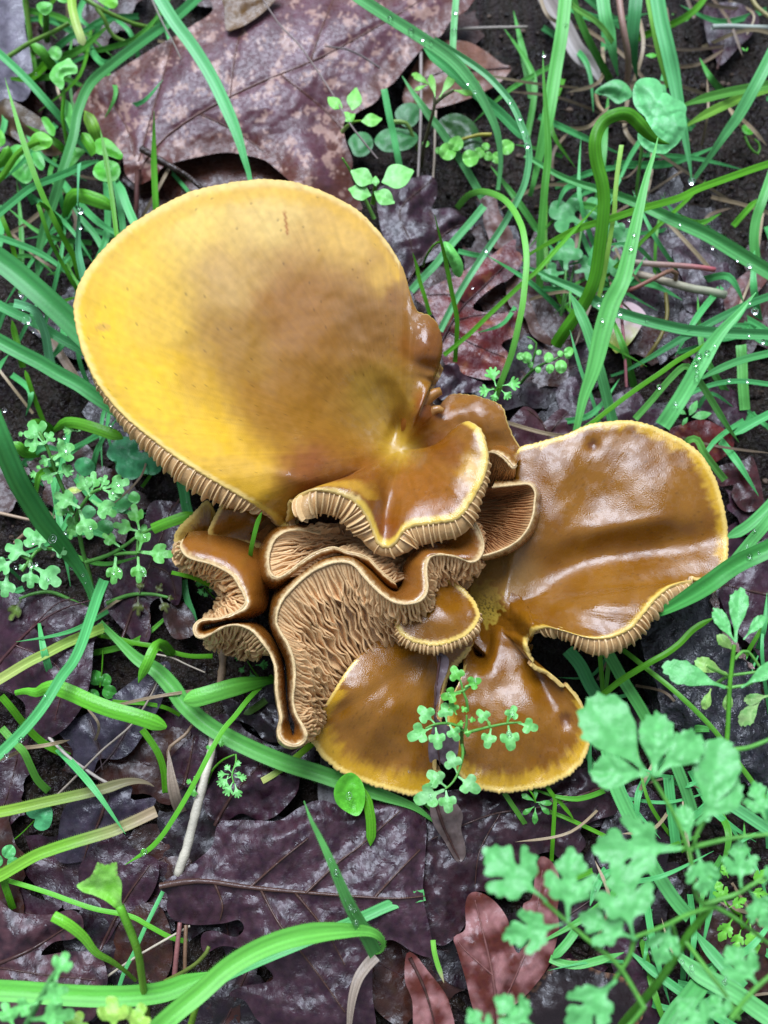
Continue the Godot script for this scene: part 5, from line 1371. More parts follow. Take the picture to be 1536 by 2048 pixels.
	grass("thin upright blade right of the front lobe rim", "1180 1545 10,1179 1500 14,1180 1460 17", 8, MINT, {"tip": 0.1})
	grass("upright mint blade low behind the parsley stem", "1352 1690 5,1347 1650 7,1341 1600 9,1336 1550 10", 20, DEEP, {"tip": 0.0})
	grass("hairy blade behind the upper parsley leaves", "1390 1640 8,1378 1600 10,1366 1565 12,1350 1525 13,1335 1490 14", 22, Color(0.085, 0.328, 0.085), {"tip": 0.0, "hair": 0.4})
	grass("dewy blade crossing low under the parsley stem to the bottom right corner", "1262 1905 8,1310 1945 10,1364 1985 12,1430 2030 13,1490 2070 14", 18, DEEP, {"tip": 0.0, "foot": 0.2})
	grass("broad wet blade with many drops near the bottom right corner", "1345 1900 13,1390 1940 15,1430 1965 16,1471 1987 17,1510 2015 17,1560 2050 18", 36, Color(0.137, 0.462, 0.132), {"tip": 0.0, "foot": 0.3})
	grass("narrow blade joining the broad wet blade from above", "1388 1862 8,1412 1892 11,1444 1930 14,1465 1952 15,1488 1975 16", 24, Color(0.102, 0.403, 0.122), {"tip": 0.0, "foot": 0.4})
	grass("wide mint blade slanting off the bottom edge under the parsley", "1430 1935 12,1405 1962 14,1380 1995 16,1350 2030 17,1325 2075 18", 36, Color(0.085, 0.357, 0.085), {"tip": 0.0, "foot": 0.3})
	grass("dewy blade at the right edge above the feathery green seedling", "1430 1588 12,1465 1612 13,1500 1635 13,1560 1675 13", 23, Color(0.111, 0.403, 0.132), {"tip": 0.0})
	grass("thin straight stem on the black leaf below the front lobe", "1062 1665 5,1045 1640 8,1028 1615 10,1008 1585 12", 10, Color(0.091, 0.276, 0.031), {"tip": 0.0})
	grass("jointed thin stem dropping from the front lobe rim", "1103 1722 5,1105 1690 8,1107 1655 10,1109 1620 12,1110 1598 13,1102 1585 14,1092 1570 14", 8, STEM_GREEN, {"tip": 0.0})
	grass("short pointed shoot beside the jointed stem", "1110 1592 13,1125 1610 12,1138 1626 11,1148 1640 10", 8, STEM_GREEN, {"tip": 0.4})
	grass("thin stem running right from the small trifoliate leaf to the parsley", "1072 1612 6,1098 1623 8,1130 1635 9,1170 1653 9,1210 1672 9", 8, STEM_GREEN, {"tip": 0.0})
	grass("pale mint blade curving behind the left parsley leaflet", "1100 1917 12,1125 1927 13,1158 1930 14,1200 1920 14,1248 1905 13", 15, Color(0.119, 0.432, 0.095), {"tip": 0.3})
	grass("mint blade leaning left of the parsley stem over the pink leaf", "1150 1864 14,1135 1885 14,1120 1902 14,1104 1917 13", 17, Color(0.102, 0.403, 0.095), {"tip": 0.2})
	grass("dewy blade right of the pink oak leaf", "1215 1735 4,1200 1758 6,1188 1785 7,1180 1812 7", 15, DEEP, {"tip": 0.4})
	grass("short yellow tipped shoot beside the pink oak leaf", "866 1880 14,868 1900 14,874 1925 13,882 1948 12,888 1966 11", 10, Color(0.167, 0.455, 0.053), {"tip": 0.3, "to": Color(0.45, 0.4, 0.2), "from": 0.6})
	grass("mint blade poking out under the front rim of the lower left cap", "880 1630 5,865 1610 7,840 1590 8,812 1575 8", 22, Color(0.076, 0.304, 0.042), {"tip": 0.0, "hair": 0.4})
	# unnamed fine grass that fills the gaps
	for k in 280:
		var x := 0.0
		var y := 0.0
		for tries in 30:
			x = rng.randf_range(-20, 1556)
			y = rng.randf_range(-20, 2070)
			if (x < 330.0 and y < 1000.0) or (x < 250.0 and y < 1500.0 and tries % 2) or (x > 1030.0 and y < 880.0) or (x > 1180.0 and y > 1280.0):
				break
		var d := Vector2.from_angle(rng.randf() * TAU)
		var long := rng.randf_range(80, 260)
		var bend := d.orthogonal() * rng.randf_range(-40, 40)
		var hh := rng.randf_range(5, 16)
		var t := "%.0f %.0f 0.5,%.0f %.0f %.1f,%.0f %.0f %.1f" % [x, y, x + d.x * long * 0.5 + bend.x, y + d.y * long * 0.5 + bend.y, hh, x + d.x * long, y + d.y * long, hh * rng.randf_range(0.4, 1.0)]
		if k % 5 == 4 or (k % 2 == 0 and x > 980.0 and y < 420.0):
			grass("fine dead straw lying low " + beside(x, y), t, rng.randf_range(4, 8), DRY.lerp(Color(0.16, 0.11, 0.07), rng.randf()), {"tip": 0.2, "mat": M.straw}, "straw", "straw", "fine dead straws in the litter")
		else:
			grass(("fine green" if k % 3 == 0 else "fine mint") + " low grass blade leaning " + ("right" if d.x > absf(d.y) else "left" if d.x < -absf(d.y) else "down" if d.y > 0 else "up") + ", " + beside(x, y), t, rng.randf_range(6, 15), [DEEP, MINT, STEM_GREEN][k % 3].lerp(MINT, rng.randf() * 0.5), {"tip": 0.5}, "grass_blade", "grass blade", "fine low grass blades in the gaps")


func build_herbs() -> void:
	var herb := Color(0.129, 0.428, 0.094)
	# the hairy cut leaved plant that lies over the front caps
	var o := plant("cut_leaf_herb", "small hairy herb with lobed leaves spread over the two front caps", 930, 1470)
	var z := "@780 1280 4.8:"
	for t in ["740 890 31,850 860 32,970 830 33,1130 800 34,1260 790 34", "690 840 31,560 800 32,430 810 33,340 850 33", "745 680 31,735 580 33,700 490 34,680 400 35,640 350 35", "690 1000 29,700 1100 29,660 1260 28,600 1370 28,530 1430 28", "720 880 31,735 800 32,735 720 33", "1130 800 34,1135 720 34.5", "700 490 34,770 440 34.5", "700 490 34,610 510 34.5", "960 830 33,930 760 33"]:
		rod(o, "stalk", z + t, 7, 4, Color(0.114, 0.331, 0.053), M.herb)
	rod(o, "stalk", z + "690 860 31,690 1000 24,720 1100 16,740 1200 8", 8, 8, Color(0.091, 0.235, 0.042), M.herb)
	aims(o, "trilobe", z + "1130 790 1200 640 34,1230 795 1410 850 34,1135 820 1165 1050 34,970 850 930 1030 33,965 800 840 680 33", 0.78, herb, {"to": Color(0.228, 0.580, 0.178)})
	aims(o, "trilobe", z + "430 800 280 650 33,400 840 180 940 33,440 840 465 1040 33,570 810 650 960 32,545 790 520 610 33", 0.8, herb, {"to": Color(0.228, 0.580, 0.189)})
	aims(o, "trilobe", z + "690 420 600 260 35,720 450 865 380 35,680 510 500 550 35,640 720 580 600 33,740 700 690 640 33,720 790 650 810 33,740 850 750 930 33,750 760 820 770 33", 0.8, Color(0.106, 0.373, 0.053))
	aims(o, "trilobe", z + "645 1280 570 1080 28,650 1310 850 1450 28,540 1410 370 1270 28,520 1440 250 1540 28,535 1440 565 1650 28", 0.8, herb, {"to": Color(0.274, 0.552, 0.230)})
	# its sister at the left
	o = plant("cut_leaf_herb", "bushy hairy herb with dewy lobed leaves at the left, partly withered below", 185, 1210)
	z = "@0 820 3.84:"
	for t in ["560 800 20,490 620 26,430 480 30,390 360 34,340 240 37,300 170 38", "600 900 18,590 800 22,640 720 26,700 640 29,790 600 31", "500 1080 16,400 1070 18,300 1070 20,230 1150 21,170 1240 21", "660 1170 12,760 1140 14,850 1105 16,960 1040 18,1070 960 20,1180 905 21", "1060 1100 18,960 1100 17,880 1110 16", "1060 1100 18,1060 1000 19", "690 1540 6,560 1470 8,400 1400 10,260 1410 11,150 1450 11", "700 1560 5,580 1590 7,510 1680 9,460 1790 10", "820 1485 6,1000 1420 8,1170 1415 10,1290 1440 10", "600 900 18,640 1100 12,700 1300 7,720 1500 3", "400 370 34,480 330 35", "230 1150 21,250 1240 21", "230 1150 21,100 1080 21"]:
		rod(o, "stalk", z + t, 9, 6, Color(0.106, 0.304, 0.053), M.herb)
	aims(o, "fork", z + "340 250 240 100 37,340 260 205 250 37,345 260 400 180 37,410 380 550 280 35,395 370 310 400 34,440 480 330 520 31,450 490 540 440 31", 0.95, Color(0.106, 0.386, 0.074), {"to": Color(0.213, 0.580, 0.178)})
	aims(o, "fork", z + "770 610 815 510 31,790 600 975 555 31,790 610 920 660 31,690 660 625 520 29,700 650 720 490 29,700 690 870 800 28,610 770 690 970 25,610 750 440 650 27,560 800 430 740 25", 0.7, Color(0.099, 0.373, 0.063), {"to": Color(0.228, 0.580, 0.189)})
	aims(o, "fork", z + "400 1070 500 1100 21,300 1060 320 960 22,230 1120 60 1050 22,240 1200 230 1350 22,260 1200 440 1330 22,190 1180 150 1220 21,110 1150 -20 1220 21,60 1250 30 1420 19,350 1070 210 930 20", 0.85, Color(0.106, 0.400, 0.094), {"to": Color(0.258, 0.621, 0.230)})
	aims(o, "fork", z + "1060 930 890 880 21,1070 920 1030 740 22,1070 1080 1110 900 20,1080 1090 1310 1110 19,1060 1130 1065 1310 18,890 1130 870 1320 17,920 1050 800 960 19,500 950 590 820 20,560 860 540 980 20", 0.6, Color(0.099, 0.373, 0.042), {"to": Color(0.197, 0.552, 0.147)})
	aims(o, "fork", z + "1070 1410 1080 1310 10,1060 1430 1060 1570 9,1190 1420 1240 1340 10,1230 1440 1280 1550 10,1260 1430 1330 1450 10", 0.6, Color(0.091, 0.110, 0.021), {"to": Color(0.10, 0.12, 0.03), "edge": Color(0.03, 0.02, 0.012)})
	aims(o, "fork", z + "170 1440 80 1600 11,560 1470 490 1540 8,520 1670 650 1700 9,470 1760 500 1860 10,510 1670 390 1620 9", 0.55, Color(0.137, 0.221, 0.031), {"to": Color(0.213, 0.331, 0.063), "edge": Color(0.05, 0.035, 0.02)})
	blade(o, "strap_leaf", z + "1170 915 21,1250 880 23,1360 840 24,1440 810 24,1505 790 23", 22, Color(0.129, 0.428, 0.031), {"tip": 0.25, "mat": M.herb, "keel": -0.2})
	# the parsley like plant, held close to the lens at the lower right
	o = plant("parsley_plant", "tall blurred plant with toothed parsley like leaflets at the lower right", 1300, 2000)
	z = "@768 1350 2:"
	var leaf := Color(0.100, 0.385, 0.100)
	var leaf2 := {"to": Color(0.150, 0.480, 0.150), "cup": 0.8, "droop": 2.0, "rise": 1.0, "fine": 20.0, "dome": 0.0, "wrinkle": 0.5, "groove": 0.25}
	rod(o, "stem", z + "900 1480 39,960 1390 52,1030 1310 62.4,1100 1225 70,1160 1135 74,1210 1050 78,1260 985 81,1310 925 84", 17, 15, Color(0.091, 0.324, 0.031), M.herb)
	for t in ["1310 925 84,1255 895 86,1240 820 88,1230 750 89,1200 650 91,1150 540 93,1070 405 95", "1230 700 89,1180 690 90,1120 690 90", "1230 690 89,1380 655 89,1560 635 90", "1310 925 84,1200 965 86,1130 1000 88,1000 1050 90", "1040 1330 86,940 1165 88,840 1080 90,735 990 91,640 905 92", "1040 1330 76,1000 1380 80,960 1420 82", "1210 1070 78,1300 1190 82,1380 1300 84,1420 1380 85", "1310 920 84,1400 970 82,1560 1090 78", "1280 915 85,1400 880 86,1470 840 87,1560 790 88", "1300 550 92,1250 640 91,1240 690 89", "1000 1060 90,980 1130 88,920 1220 86", "1390 1370 88,1470 1270 90,1560 1190 91", "1380 300 82,1460 290 84,1560 250 86", "1180 1100 76,1155 1000 82"]:
		rod(o, "stalk", z + t, 10, 7, Color(0.129, 0.400, 0.063), M.herb)
	aims(o, "wedge", z + "1050 395 815 90 95,1060 400 825 385 95,1080 400 1095 150 96,1090 400 1270 240 96,1225 660 1190 520 92,1290 580 1350 250 94,1250 600 1420 420 94", 0.95, leaf, leaf2)
	aims(o, "parsley", z + "1190 690 840 700 91,1000 1060 940 750 92,1010 1060 790 960 91,1150 985 1100 1160 86,1255 700 1290 880 90", 0.92, leaf, leaf2)
	aims(o, "parsley", z + "650 905 405 700 94,735 985 750 700 94,715 995 480 1050 92,930 1220 740 1420 90,610 1420 450 1290 92,430 1480 340 1340 92", 0.9, leaf, leaf2)
	aims(o, "parsley", z + "1430 850 1420 665 88,1530 590 1480 430 90,1500 1250 1370 1090 90,1320 1440 1180 1300 90,1380 1400 1310 1280 88,1460 860 1560 1010 84,1520 840 1580 760 88", 0.95, leaf, leaf2)
	z = "@1200 1050 4.095:"
	rod(o, "stem", z + "1010 2200 48,1030 1900 52,1050 1600 55,1060 1350 58,1080 1150 60,1100 980 62", 11, 8, Color(0.106, 0.359, 0.031), M.herb)
	for t in ["1060 1340 58,980 1310 59,930 1290 59", "1070 1330 58,1200 1310 59,1290 1270 60", "1060 1240 59,940 1190 50,880 1160 46", "1100 1100 60,1200 1030 59,1320 1180 57", "940 1310 50,1050 1240 55,1240 1210 56,1376 1190 57"]:
		rod(o, "stalk", z + t, 7, 5, Color(0.152, 0.414, 0.074), M.herb)
	aims(o, "wedge", z + "1110 950 1150 510 62,1110 960 935 680 62,1180 930 1350 740 62,1030 1330 510 1150 60,1160 1330 1480 1130 61", 0.6, leaf, leaf2)
	aims(o, "wedge", z + "1040 1215 780 1110 44,910 1340 850 1510 44,1060 1330 1040 1520 48,1110 1040 960 900 52", 0.75, Color(0.213, 0.497, 0.094), {"to": Color(0.365, 0.580, 0.147), "fine": 14.0})
	aims(o, "wedge", z + "1320 1420 1150 1640 46,1380 1400 1180 1440 46", 0.8, Color(0.183, 0.469, 0.105), {"to": Color(0.426, 0.621, 0.230), "fine": 14.0})
	# feathery seedling in the shade under the parsley
	o = plant("feathery_seedling", "fresh green toothed seedling low on the ground under the parsley stem", 1480, 1830)
	z = "@1150 1500 3.738:"
	aims(o, "parsley", z + "1130 1160 1060 980 14,1150 1180 1280 1110 14,1180 1260 1080 1430 14,1240 1340 1200 1500 13,1310 1300 1360 1520 13,1150 960 1100 860 14,1320 1020 1440 890 14,1300 1060 1440 1080 14", 0.75, Color(0.106, 0.386, 0.031), {"to": Color(0.167, 0.483, 0.053)})
	rod(o, "stalk", z + "1240 1230 6,1180 1200 10,1120 1130 13", 6, 4, STEM_GREEN, M.herb)
	rod(o, "stalk", z + "1240 1230 6,1250 1340 10,1300 1260 12", 6, 4, STEM_GREEN, M.herb)
	# chickweeds
	z = "@660 0 3.84:"
	o = plant("chickweed", "chickweed tip with pointed oval leaves in front of the plum leaf", 690, 260)
	rod(o, "stem", z + "95 1010 14,130 970 20,180 935 25,150 900 27", 8, 5, Color(0.197, 0.442, 0.042), M.herb)
	aims(o, "ovate", z + "170 850 203 670 29,240 928 402 915 28,95 835 -20 745 29,115 935 195 875 30,165 905 105 860 30", 1.0, Color(0.152, 0.483, 0.063), {"to": Color(0.258, 0.635, 0.136), "cup": 1.0})
	rod(o, "stem", z + "170 935 25,240 928 28", 5, 4, Color(0.197, 0.442, 0.042), M.herb)
	o = plant("chickweed", "taller chickweed with broad pointed leaves touching the large cap rim", 750, 400)
	rod(o, "stem", z + "330 1560 18,345 1450 26,350 1390 32", 10, 8, Color(0.152, 0.414, 0.031), M.herb)
	rod(o, "stem", z + "340 1680 14,270 1530 20,200 1400 26,150 1300 31,95 1215 36", 8, 4, Color(0.228, 0.524, 0.094), M.herb)
	aims(o, "ovate", z + "335 1405 155 1310 33,395 1400 648 1305 33,340 1470 500 1560 32,320 1500 140 1450 32,350 1430 350 1350 34", 1.15, Color(0.152, 0.469, 0.084), {"to": Color(0.289, 0.662, 0.210), "cup": 1.2})
	# round leaved cress between grass at the top
	o = plant("round_leaf_seedling", "cluster of small round bright leaves beside the dark oval leaf", 930, 300)
	for e in [[885, 316, 902, 294, 34, 24], [905, 300, 918, 276, 30, 25], [925, 320, 958, 312, 33, 24], [968, 300, 976, 284, 16, 20], [968, 310, 984, 314, 18, 20], [950, 312, 965, 300, 22, 20], [846, 292, 856, 284, 14, 18], [870, 300, 882, 302, 14, 18], [985, 308, 1000, 320, 24, 18], [1000, 300, 1024, 288, 30, 20]]:
		leaflet(o, "round", e[0], e[1], e[5] - 6.0, rad_to_deg(Vector2(e[2] - e[0], e[3] - e[1]).angle()), e[4], e[4], Color(0.137, 0.455, 0.063), {"to": Color(0.228, 0.580, 0.115)})
	rod(o, "stalk", "925 335 4,915 322 12,895 308 17", 5, 4, STEM_GREEN, M.herb)
	rod(o, "stalk", "925 335 4,945 322 12,975 310 14", 4, 3, STEM_GREEN, M.herb)
	o = plant("oval_leaf", "dark oval leaf with yellow stalk lying on the soil", 925, 265)
	flat_leaf(o, z + "835 930 8,900 882 9,980 870 10,1060 905 10,1120 965 10,1155 1050 9,1168 1110 9,1110 1165 9,1040 1150 9,950 1070 8,870 990 8", Color(0.018, 0.062, 0.013), {"mat": M.leaf_dull, "veins": ["981 270,950 277,915 290"]})
	rod(o, "leaf_stalk", z + "990 1078 10,1070 1055 11,1150 1035 12,1240 1035 13", 6, 8, Color(0.40, 0.36, 0.05), M.herb)
	o = plant("scalloped_leaf_plant", "dark green scalloped round leaves below the plum leaf edge", 795, 285)
	flat_leaf(o, z + "340 1080 8,390 1010 9,470 980 9,560 990 9,640 1010 9,680 1060 8,640 1120 8,590 1150 8,500 1165 8,420 1165 8,370 1130 8", Color(0.045, 0.179, 0.053), {"veins": ["790 281,770 270", "790 281,810 272", "790 281,795 300"]})
	flat_leaf(o, z + "500 860 7,560 800 8,640 790 8,690 830 8,690 900 7,650 960 7,590 980 7,520 930 7", Color(0.045, 0.166, 0.053))
	flat_leaf(o, z + "140 1080 6,200 1020 7,280 1020 7,330 1080 7,320 1150 6,260 1200 6,190 1195 6,160 1140 6", Color(0.045, 0.179, 0.053))
	rod(o, "leaf_stalk", z + "680 1160 3,640 1060 8,590 950 12,490 935 12", 6, 9, Color(0.213, 0.345, 0.074), M.herb)
	o = plant("brown_stalk_seedling", "seedling on a brownish stalk with torn leaves beside the plum leaf", 845, 300)
	rod(o, "stem", z + "700 1280 3,720 1130 14,760 980 22,800 820 29,800 740 31", 8, 6, Color(0.10, 0.09, 0.045), M.herb)
	rod(o, "stem", z + "800 800 29,870 740 32,950 690 34", 8, 7, Color(0.13, 0.13, 0.06), M.herb)
	aims(o, "wedge", z + "810 750 770 570 32,840 750 960 560 33,780 660 630 560 32,750 650 650 690 32,940 690 1100 720 33,1000 600 1150 640 33", 0.5, Color(0.137, 0.386, 0.053), {"to": Color(0.213, 0.524, 0.084)})
	# the pennywort and the torn leaf in front of the soil
	o = plant("pennywort", "large round scalloped pale green leaf behind the hooked stem", 1300, 230)
	flat_leaf(o, "@1050 0 3.16: 680 600 30,690 540 31,720 502 32,770 490 32,830 500 32,862 535 32,868 582 32,900 588 32,940 620 32,990 640 31,1022 680 31,1012 735 30,1022 795 30,1000 850 29,968 905 28,920 945 27,885 972 27,838 968 27,795 962 27,750 930 27,716 890 27,714 840 28,742 800 29,768 768 30,758 738 30,718 702 30,690 660 30", Color(0.129, 0.455, 0.158), {"vary": 1.25, "dome": 1.6, "veins": ["1292 243,1280 190", "1292 243,1330 180", "1292 243,1360 225", "1292 243,1345 275", "1292 243,1310 300", "1292 243,1285 285"]})
	rod(o, "leaf_stalk", "1270 420 2,1278 340 16,1292 244 29", 7, 6, Color(0.137, 0.373, 0.063), M.herb)
	flat_leaf(o, "@1050 0 3.16: 440 585 20,500 532 22,575 502 23,640 530 23,680 600 22,625 642 21,580 655 20,520 610 20", Color(0.091, 0.331, 0.105), {"veins": ["1252 168,1236 207"]})
	o = plant("lobed_leaf_plant", "soft three lobed leaves low on the soil behind the long stems", 1150, 520)
	for e in [[1132, 540, -90, 62], [1150, 545, -20, 50], [1128, 545, 170, 44], [1165, 448, -150, 70], [1165, 445, -60, 54], [1225, 500, -40, 56], [1235, 480, -110, 44], [1215, 510, 60, 46]]:
		leaflet(o, "trilobe", e[0], e[1], 11, e[2], e[3], e[3] * 1.05, Color(0.068, 0.276, 0.084), {"to": Color(0.122, 0.386, 0.136)})
	rod(o, "stalk", "1120 640 2,1128 590 8,1132 540 11", 7, 5, Color(0.106, 0.304, 0.063), M.herb)
	rod(o, "stalk", "1120 640 2,1150 530 8,1165 450 11", 6, 5, Color(0.106, 0.304, 0.063), M.herb)
	o = plant("palm_leaf_seedling", "bright palm shaped leaflets beside the right shoulder of the clump", 995, 790)
	aims(o, "fan", "@760 340 3.84: 890 1660 850 1520 24,940 1655 1070 1635 24,930 1690 1000 1750 23,880 1680 765 1700 23,895 1690 870 1770 22", 0.85, Color(0.122, 0.455, 0.074), {"to": Color(0.197, 0.593, 0.158)})
	rod(o, "stalk", "998 775 23,992 782 22,984 776 23", 4, 4, STEM_GREEN, M.herb)
	o = plant("beaded_sprig", "tiny sprig with bead like leaflets right of the palm shaped leaflets", 1080, 760)
	z = "@760 340 3.84:"
	rod(o, "stem", z + "1080 1640 4,1150 1560 12,1230 1500 16,1330 1460 18,1420 1410 19", 7, 4, Color(0.106, 0.304, 0.053), M.herb)
	rod(o, "stem", z + "1160 1540 12,1180 1440 17,1200 1330 20,1130 1280 20", 5, 3, Color(0.106, 0.304, 0.053), M.herb)
	aims(o, "round", z + "1110 1420 1050 1440 19,1140 1400 1110 1480 19,1160 1380 1150 1340 20,1200 1410 1240 1390 20,1150 1470 1160 1520 17,1300 1480 1290 1400 19,1310 1490 1300 1560 19,1390 1460 1390 1560 19,1400 1430 1370 1390 19,1420 1420 1480 1370 20,1440 1390 1450 1450 20,1220 1510 1210 1560 17", 0.9, Color(0.122, 0.442, 0.074), {"to": Color(0.228, 0.607, 0.147)})
	# low plants under the left rim
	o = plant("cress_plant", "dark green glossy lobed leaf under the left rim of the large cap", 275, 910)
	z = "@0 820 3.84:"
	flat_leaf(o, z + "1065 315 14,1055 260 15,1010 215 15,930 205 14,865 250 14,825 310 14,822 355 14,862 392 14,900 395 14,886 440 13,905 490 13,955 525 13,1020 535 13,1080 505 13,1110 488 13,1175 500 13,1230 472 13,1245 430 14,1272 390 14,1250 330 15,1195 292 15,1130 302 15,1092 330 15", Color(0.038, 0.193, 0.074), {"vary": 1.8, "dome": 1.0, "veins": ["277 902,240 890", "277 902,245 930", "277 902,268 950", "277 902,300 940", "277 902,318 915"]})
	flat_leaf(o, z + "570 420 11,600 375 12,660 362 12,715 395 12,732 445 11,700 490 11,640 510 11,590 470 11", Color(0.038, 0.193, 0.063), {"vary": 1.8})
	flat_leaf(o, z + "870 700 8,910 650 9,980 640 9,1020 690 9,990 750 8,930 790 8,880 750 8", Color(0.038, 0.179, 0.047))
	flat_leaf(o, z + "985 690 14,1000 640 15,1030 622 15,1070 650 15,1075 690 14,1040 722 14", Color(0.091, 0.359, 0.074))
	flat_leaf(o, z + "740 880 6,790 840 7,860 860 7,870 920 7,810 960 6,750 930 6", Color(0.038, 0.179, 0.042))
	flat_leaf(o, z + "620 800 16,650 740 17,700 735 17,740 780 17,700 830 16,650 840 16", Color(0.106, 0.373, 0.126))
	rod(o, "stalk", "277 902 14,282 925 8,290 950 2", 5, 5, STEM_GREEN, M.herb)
	o = plant("toothed_leaflet_seedling", "small toothed leaflets of pale green between the left herb and its neighbours", 110, 950)
	aims(o, "fan", z + "430 470 560 470 14,420 440 450 400 14,320 480 230 500 14,330 460 280 430 14,200 170 140 190 12,200 180 250 120 12,480 240 440 220 13,500 240 530 280 13,600 160 490 150 16,590 170 620 150 16", 0.7, Color(0.106, 0.400, 0.063), {"to": Color(0.213, 0.580, 0.158)})
	aims(o, "ovate", z + "500 620 645 610 14", 0.6, Color(0.457, 0.580, 0.105), {"edge": Color(0.5, 0.5, 0.25)})
	o = plant("strap_leaf_seedling", "fat glossy strap leaf with brown tip beside the dark lobed leaf", 125, 850)
	blade(o, "leaf_blade", z + "400 170 8,450 130 13,500 100 17,580 100 20,700 130 22,830 175 22,905 200 21,945 218 20", 23, FRESH, {"tip": 0.12, "foot": 0.25, "mat": M.herb, "keel": -0.25, "mid": 0.0, "point": 0.5, "to": Color(0.152, 0.455, 0.031)})
	blade(o, "leaf_blade", z + "400 180 8,330 130 15,260 110 19,215 100 20", 26, FRESH, {"tip": 0.3, "mat": M.herb, "keel": -0.3, "point": 0.5})
	blade(o, "leaf_blade", z + "300 320 6,200 330 10,150 290 13,90 250 14", 22, Color(0.106, 0.386, 0.031), {"tip": 0.2, "mat": M.herb, "keel": -0.3, "point": 0.5})
	o = plant("strap_leaf_seedling", "fat long strap leaf lying across the plum leaf at the lower left", 30, 1380)
	blade(o, "leaf_blade", "30 1386 18,52 1382 20,72 1385 21,90 1377 23,110 1375 24,140 1385 25,182 1404 26,225 1420 26,262 1430 26,300 1442 25,333 1455 23", 31, FRESH, {"tip": 0.08, "foot": 0.3, "mat": M.herb, "keel": -0.25, "mid": 0.0, "point": 0.45, "hair": 0.2})
	o = plant("strap_leaf_seedling", "blunt strap leaf pointing left under the folded cream rim", 540, 1365)
	blade(o, "leaf_blade", "560 1362 6,545 1360 10,515 1365 14,486 1370 17,455 1378 19,428 1386 20,400 1394 20,368 1402 19", 36, Color(0.091, 0.373, 0.031), {"tip": 0.1, "foot": 0.5, "mat": M.herb, "keel": -0.25, "mid": 0.0, "point": 0.4, "to": Color(0.152, 0.497, 0.074)})
	o = plant("strap_leaf_seedling", "short strap leaf bent over the hairy blade left of the folded mushroom", 310, 1300)
	blade(o, "leaf_blade", "345 1312 6,330 1292 14,318 1287 18,306 1300 20,295 1325 20,284 1348 18,277 1366 16", 20, FRESH, {"tip": 0.2, "mat": M.herb, "keel": -0.2, "mid": 0.0})
	o = plant("spoon_leaf_seedling", "glossy spoon shaped leaf hanging below the rim of the lower left cap", 700, 1590)
	flat_leaf(o, "702 1545 16,680 1556 17,668 1580 17,672 1605 16,690 1622 15,715 1632 15,728 1612 15,730 1585 16,722 1560 16", Color(0.091, 0.373, 0.026), {"vary": 1.3, "dome": -1.2})
	blade(o, "leaf_blade", "722 1570 14,734 1600 14,742 1645 13,741 1692 11", 20, STEM_GREEN, {"tip": 0.15, "foot": 0.3, "mat": M.herb, "keel": -0.3, "mid": 0.0})
	o = plant("torn_leaf_seedling", "seedling with a bitten bright green leaf on a curved stalk at the lower left", 290, 2030)
	rod(o, "stem", "296 2040 8,290 2000 18,284 1955 27,276 1905 34,262 1865 38,248 1832 41,240 1812 42", 13, 17, Color(0.213, 0.304, 0.042), M.herb, Color(0.137, 0.442, 0.031))
	flat_leaf(o, "@0 1650 3.072: 470 372 46,520 340 46,560 310 47,585 260 47,600 228 48,650 245 47,715 228 48,722 300 47,745 345 46,748 400 45,745 470 44,770 540 41,735 545 41,700 505 43,640 462 44,570 430 45,510 412 46", Color(0.197, 0.511, 0.037), {"vary": 1.3, "dome": -1.0, "veins": ["240 1815,225 1770,215 1735"], "paint": func(x, y, e, dv): return Color(0.183, 0.511, 0.042).lerp(Color(0.304, 0.635, 0.126), clampf(0.5 + nz.get_noise_2d(x * 3.0, y * 3.0), 0.0, 1.0)).lerp(Color(0.16, 0.13, 0.07), smoothstep(5.0, 1.0, e + 2.0 * nz_fine.get_noise_2d(x * 5.0, y * 5.0)) * smoothstep(1770.0, 1750.0, y))})
	blade(o, "leaf_blade", "272 1962 12,250 1942 18,222 1922 23,192 1905 27,168 1875 30,145 1855 32,125 1842 33,106 1832 33", 20, Color(0.137, 0.304, 0.031), {"tip": 0.0, "foot": 0.9, "mat": M.herb, "keel": -0.3, "to": Color(0.152, 0.497, 0.031)})
	rod(o, "stem", "330 1963 8,365 1945 13,395 1925 17,415 1902 20,418 1893 20", 9, 8, Color(0.167, 0.221, 0.042), M.herb)
	rod(o, "stem", "376 2070 24,386 2035 28,396 2003 31", 15, 12, Color(0.183, 0.359, 0.031), M.herb)
	o = plant("blurred_herb", "blurred lobed herb leaves close to the lens at the bottom left", 100, 2040)
	rod(o, "stalk", "40 2080 60,60 2035 66,85 1990 72,105 1955 76,128 1925 80", 14, 12, Color(0.152, 0.469, 0.126), M.herb)
	aims(o, "fork", "110 1960 132 1910 80,75 2005 30 2020 74,75 2000 130 1980 76,60 2040 140 2030 70,30 2060 10 2010 68", 0.7, Color(0.152, 0.497, 0.126), {"fine": 14.0})
	aims(o, "fork", "230 2070 225 2000 66,255 2070 285 2015 66,140 2080 160 2030 64", 0.8, Color(0.244, 0.552, 0.074), {"to": Color(0.396, 0.607, 0.105), "fine": 14.0})
	o = plant("fern_leaf_seedling", "small feathery pale green leaf on the slate purple leaf", 465, 1570)
	z = "@300 1400 3.84:"
	rod(o, "stalk", z + "440 640 6,480 540 12,560 460 15,650 420 15", 5, 4, STEM_GREEN, M.herb)
	rod(o, "stalk", z + "660 420 15,660 480 17,630 570 18,645 640 18", 4, 3, Color(0.122, 0.386, 0.053), M.herb)
	aims(o, "fan", z + "630 560 580 500 18,640 530 690 470 19,610 570 520 570 18,620 590 520 650 18,650 590 740 600 18,640 620 580 730 18,650 640 680 750 18,640 560 700 570 18,600 580 560 680 18", 0.7, Color(0.129, 0.455, 0.094), {"to": Color(0.244, 0.635, 0.189)})
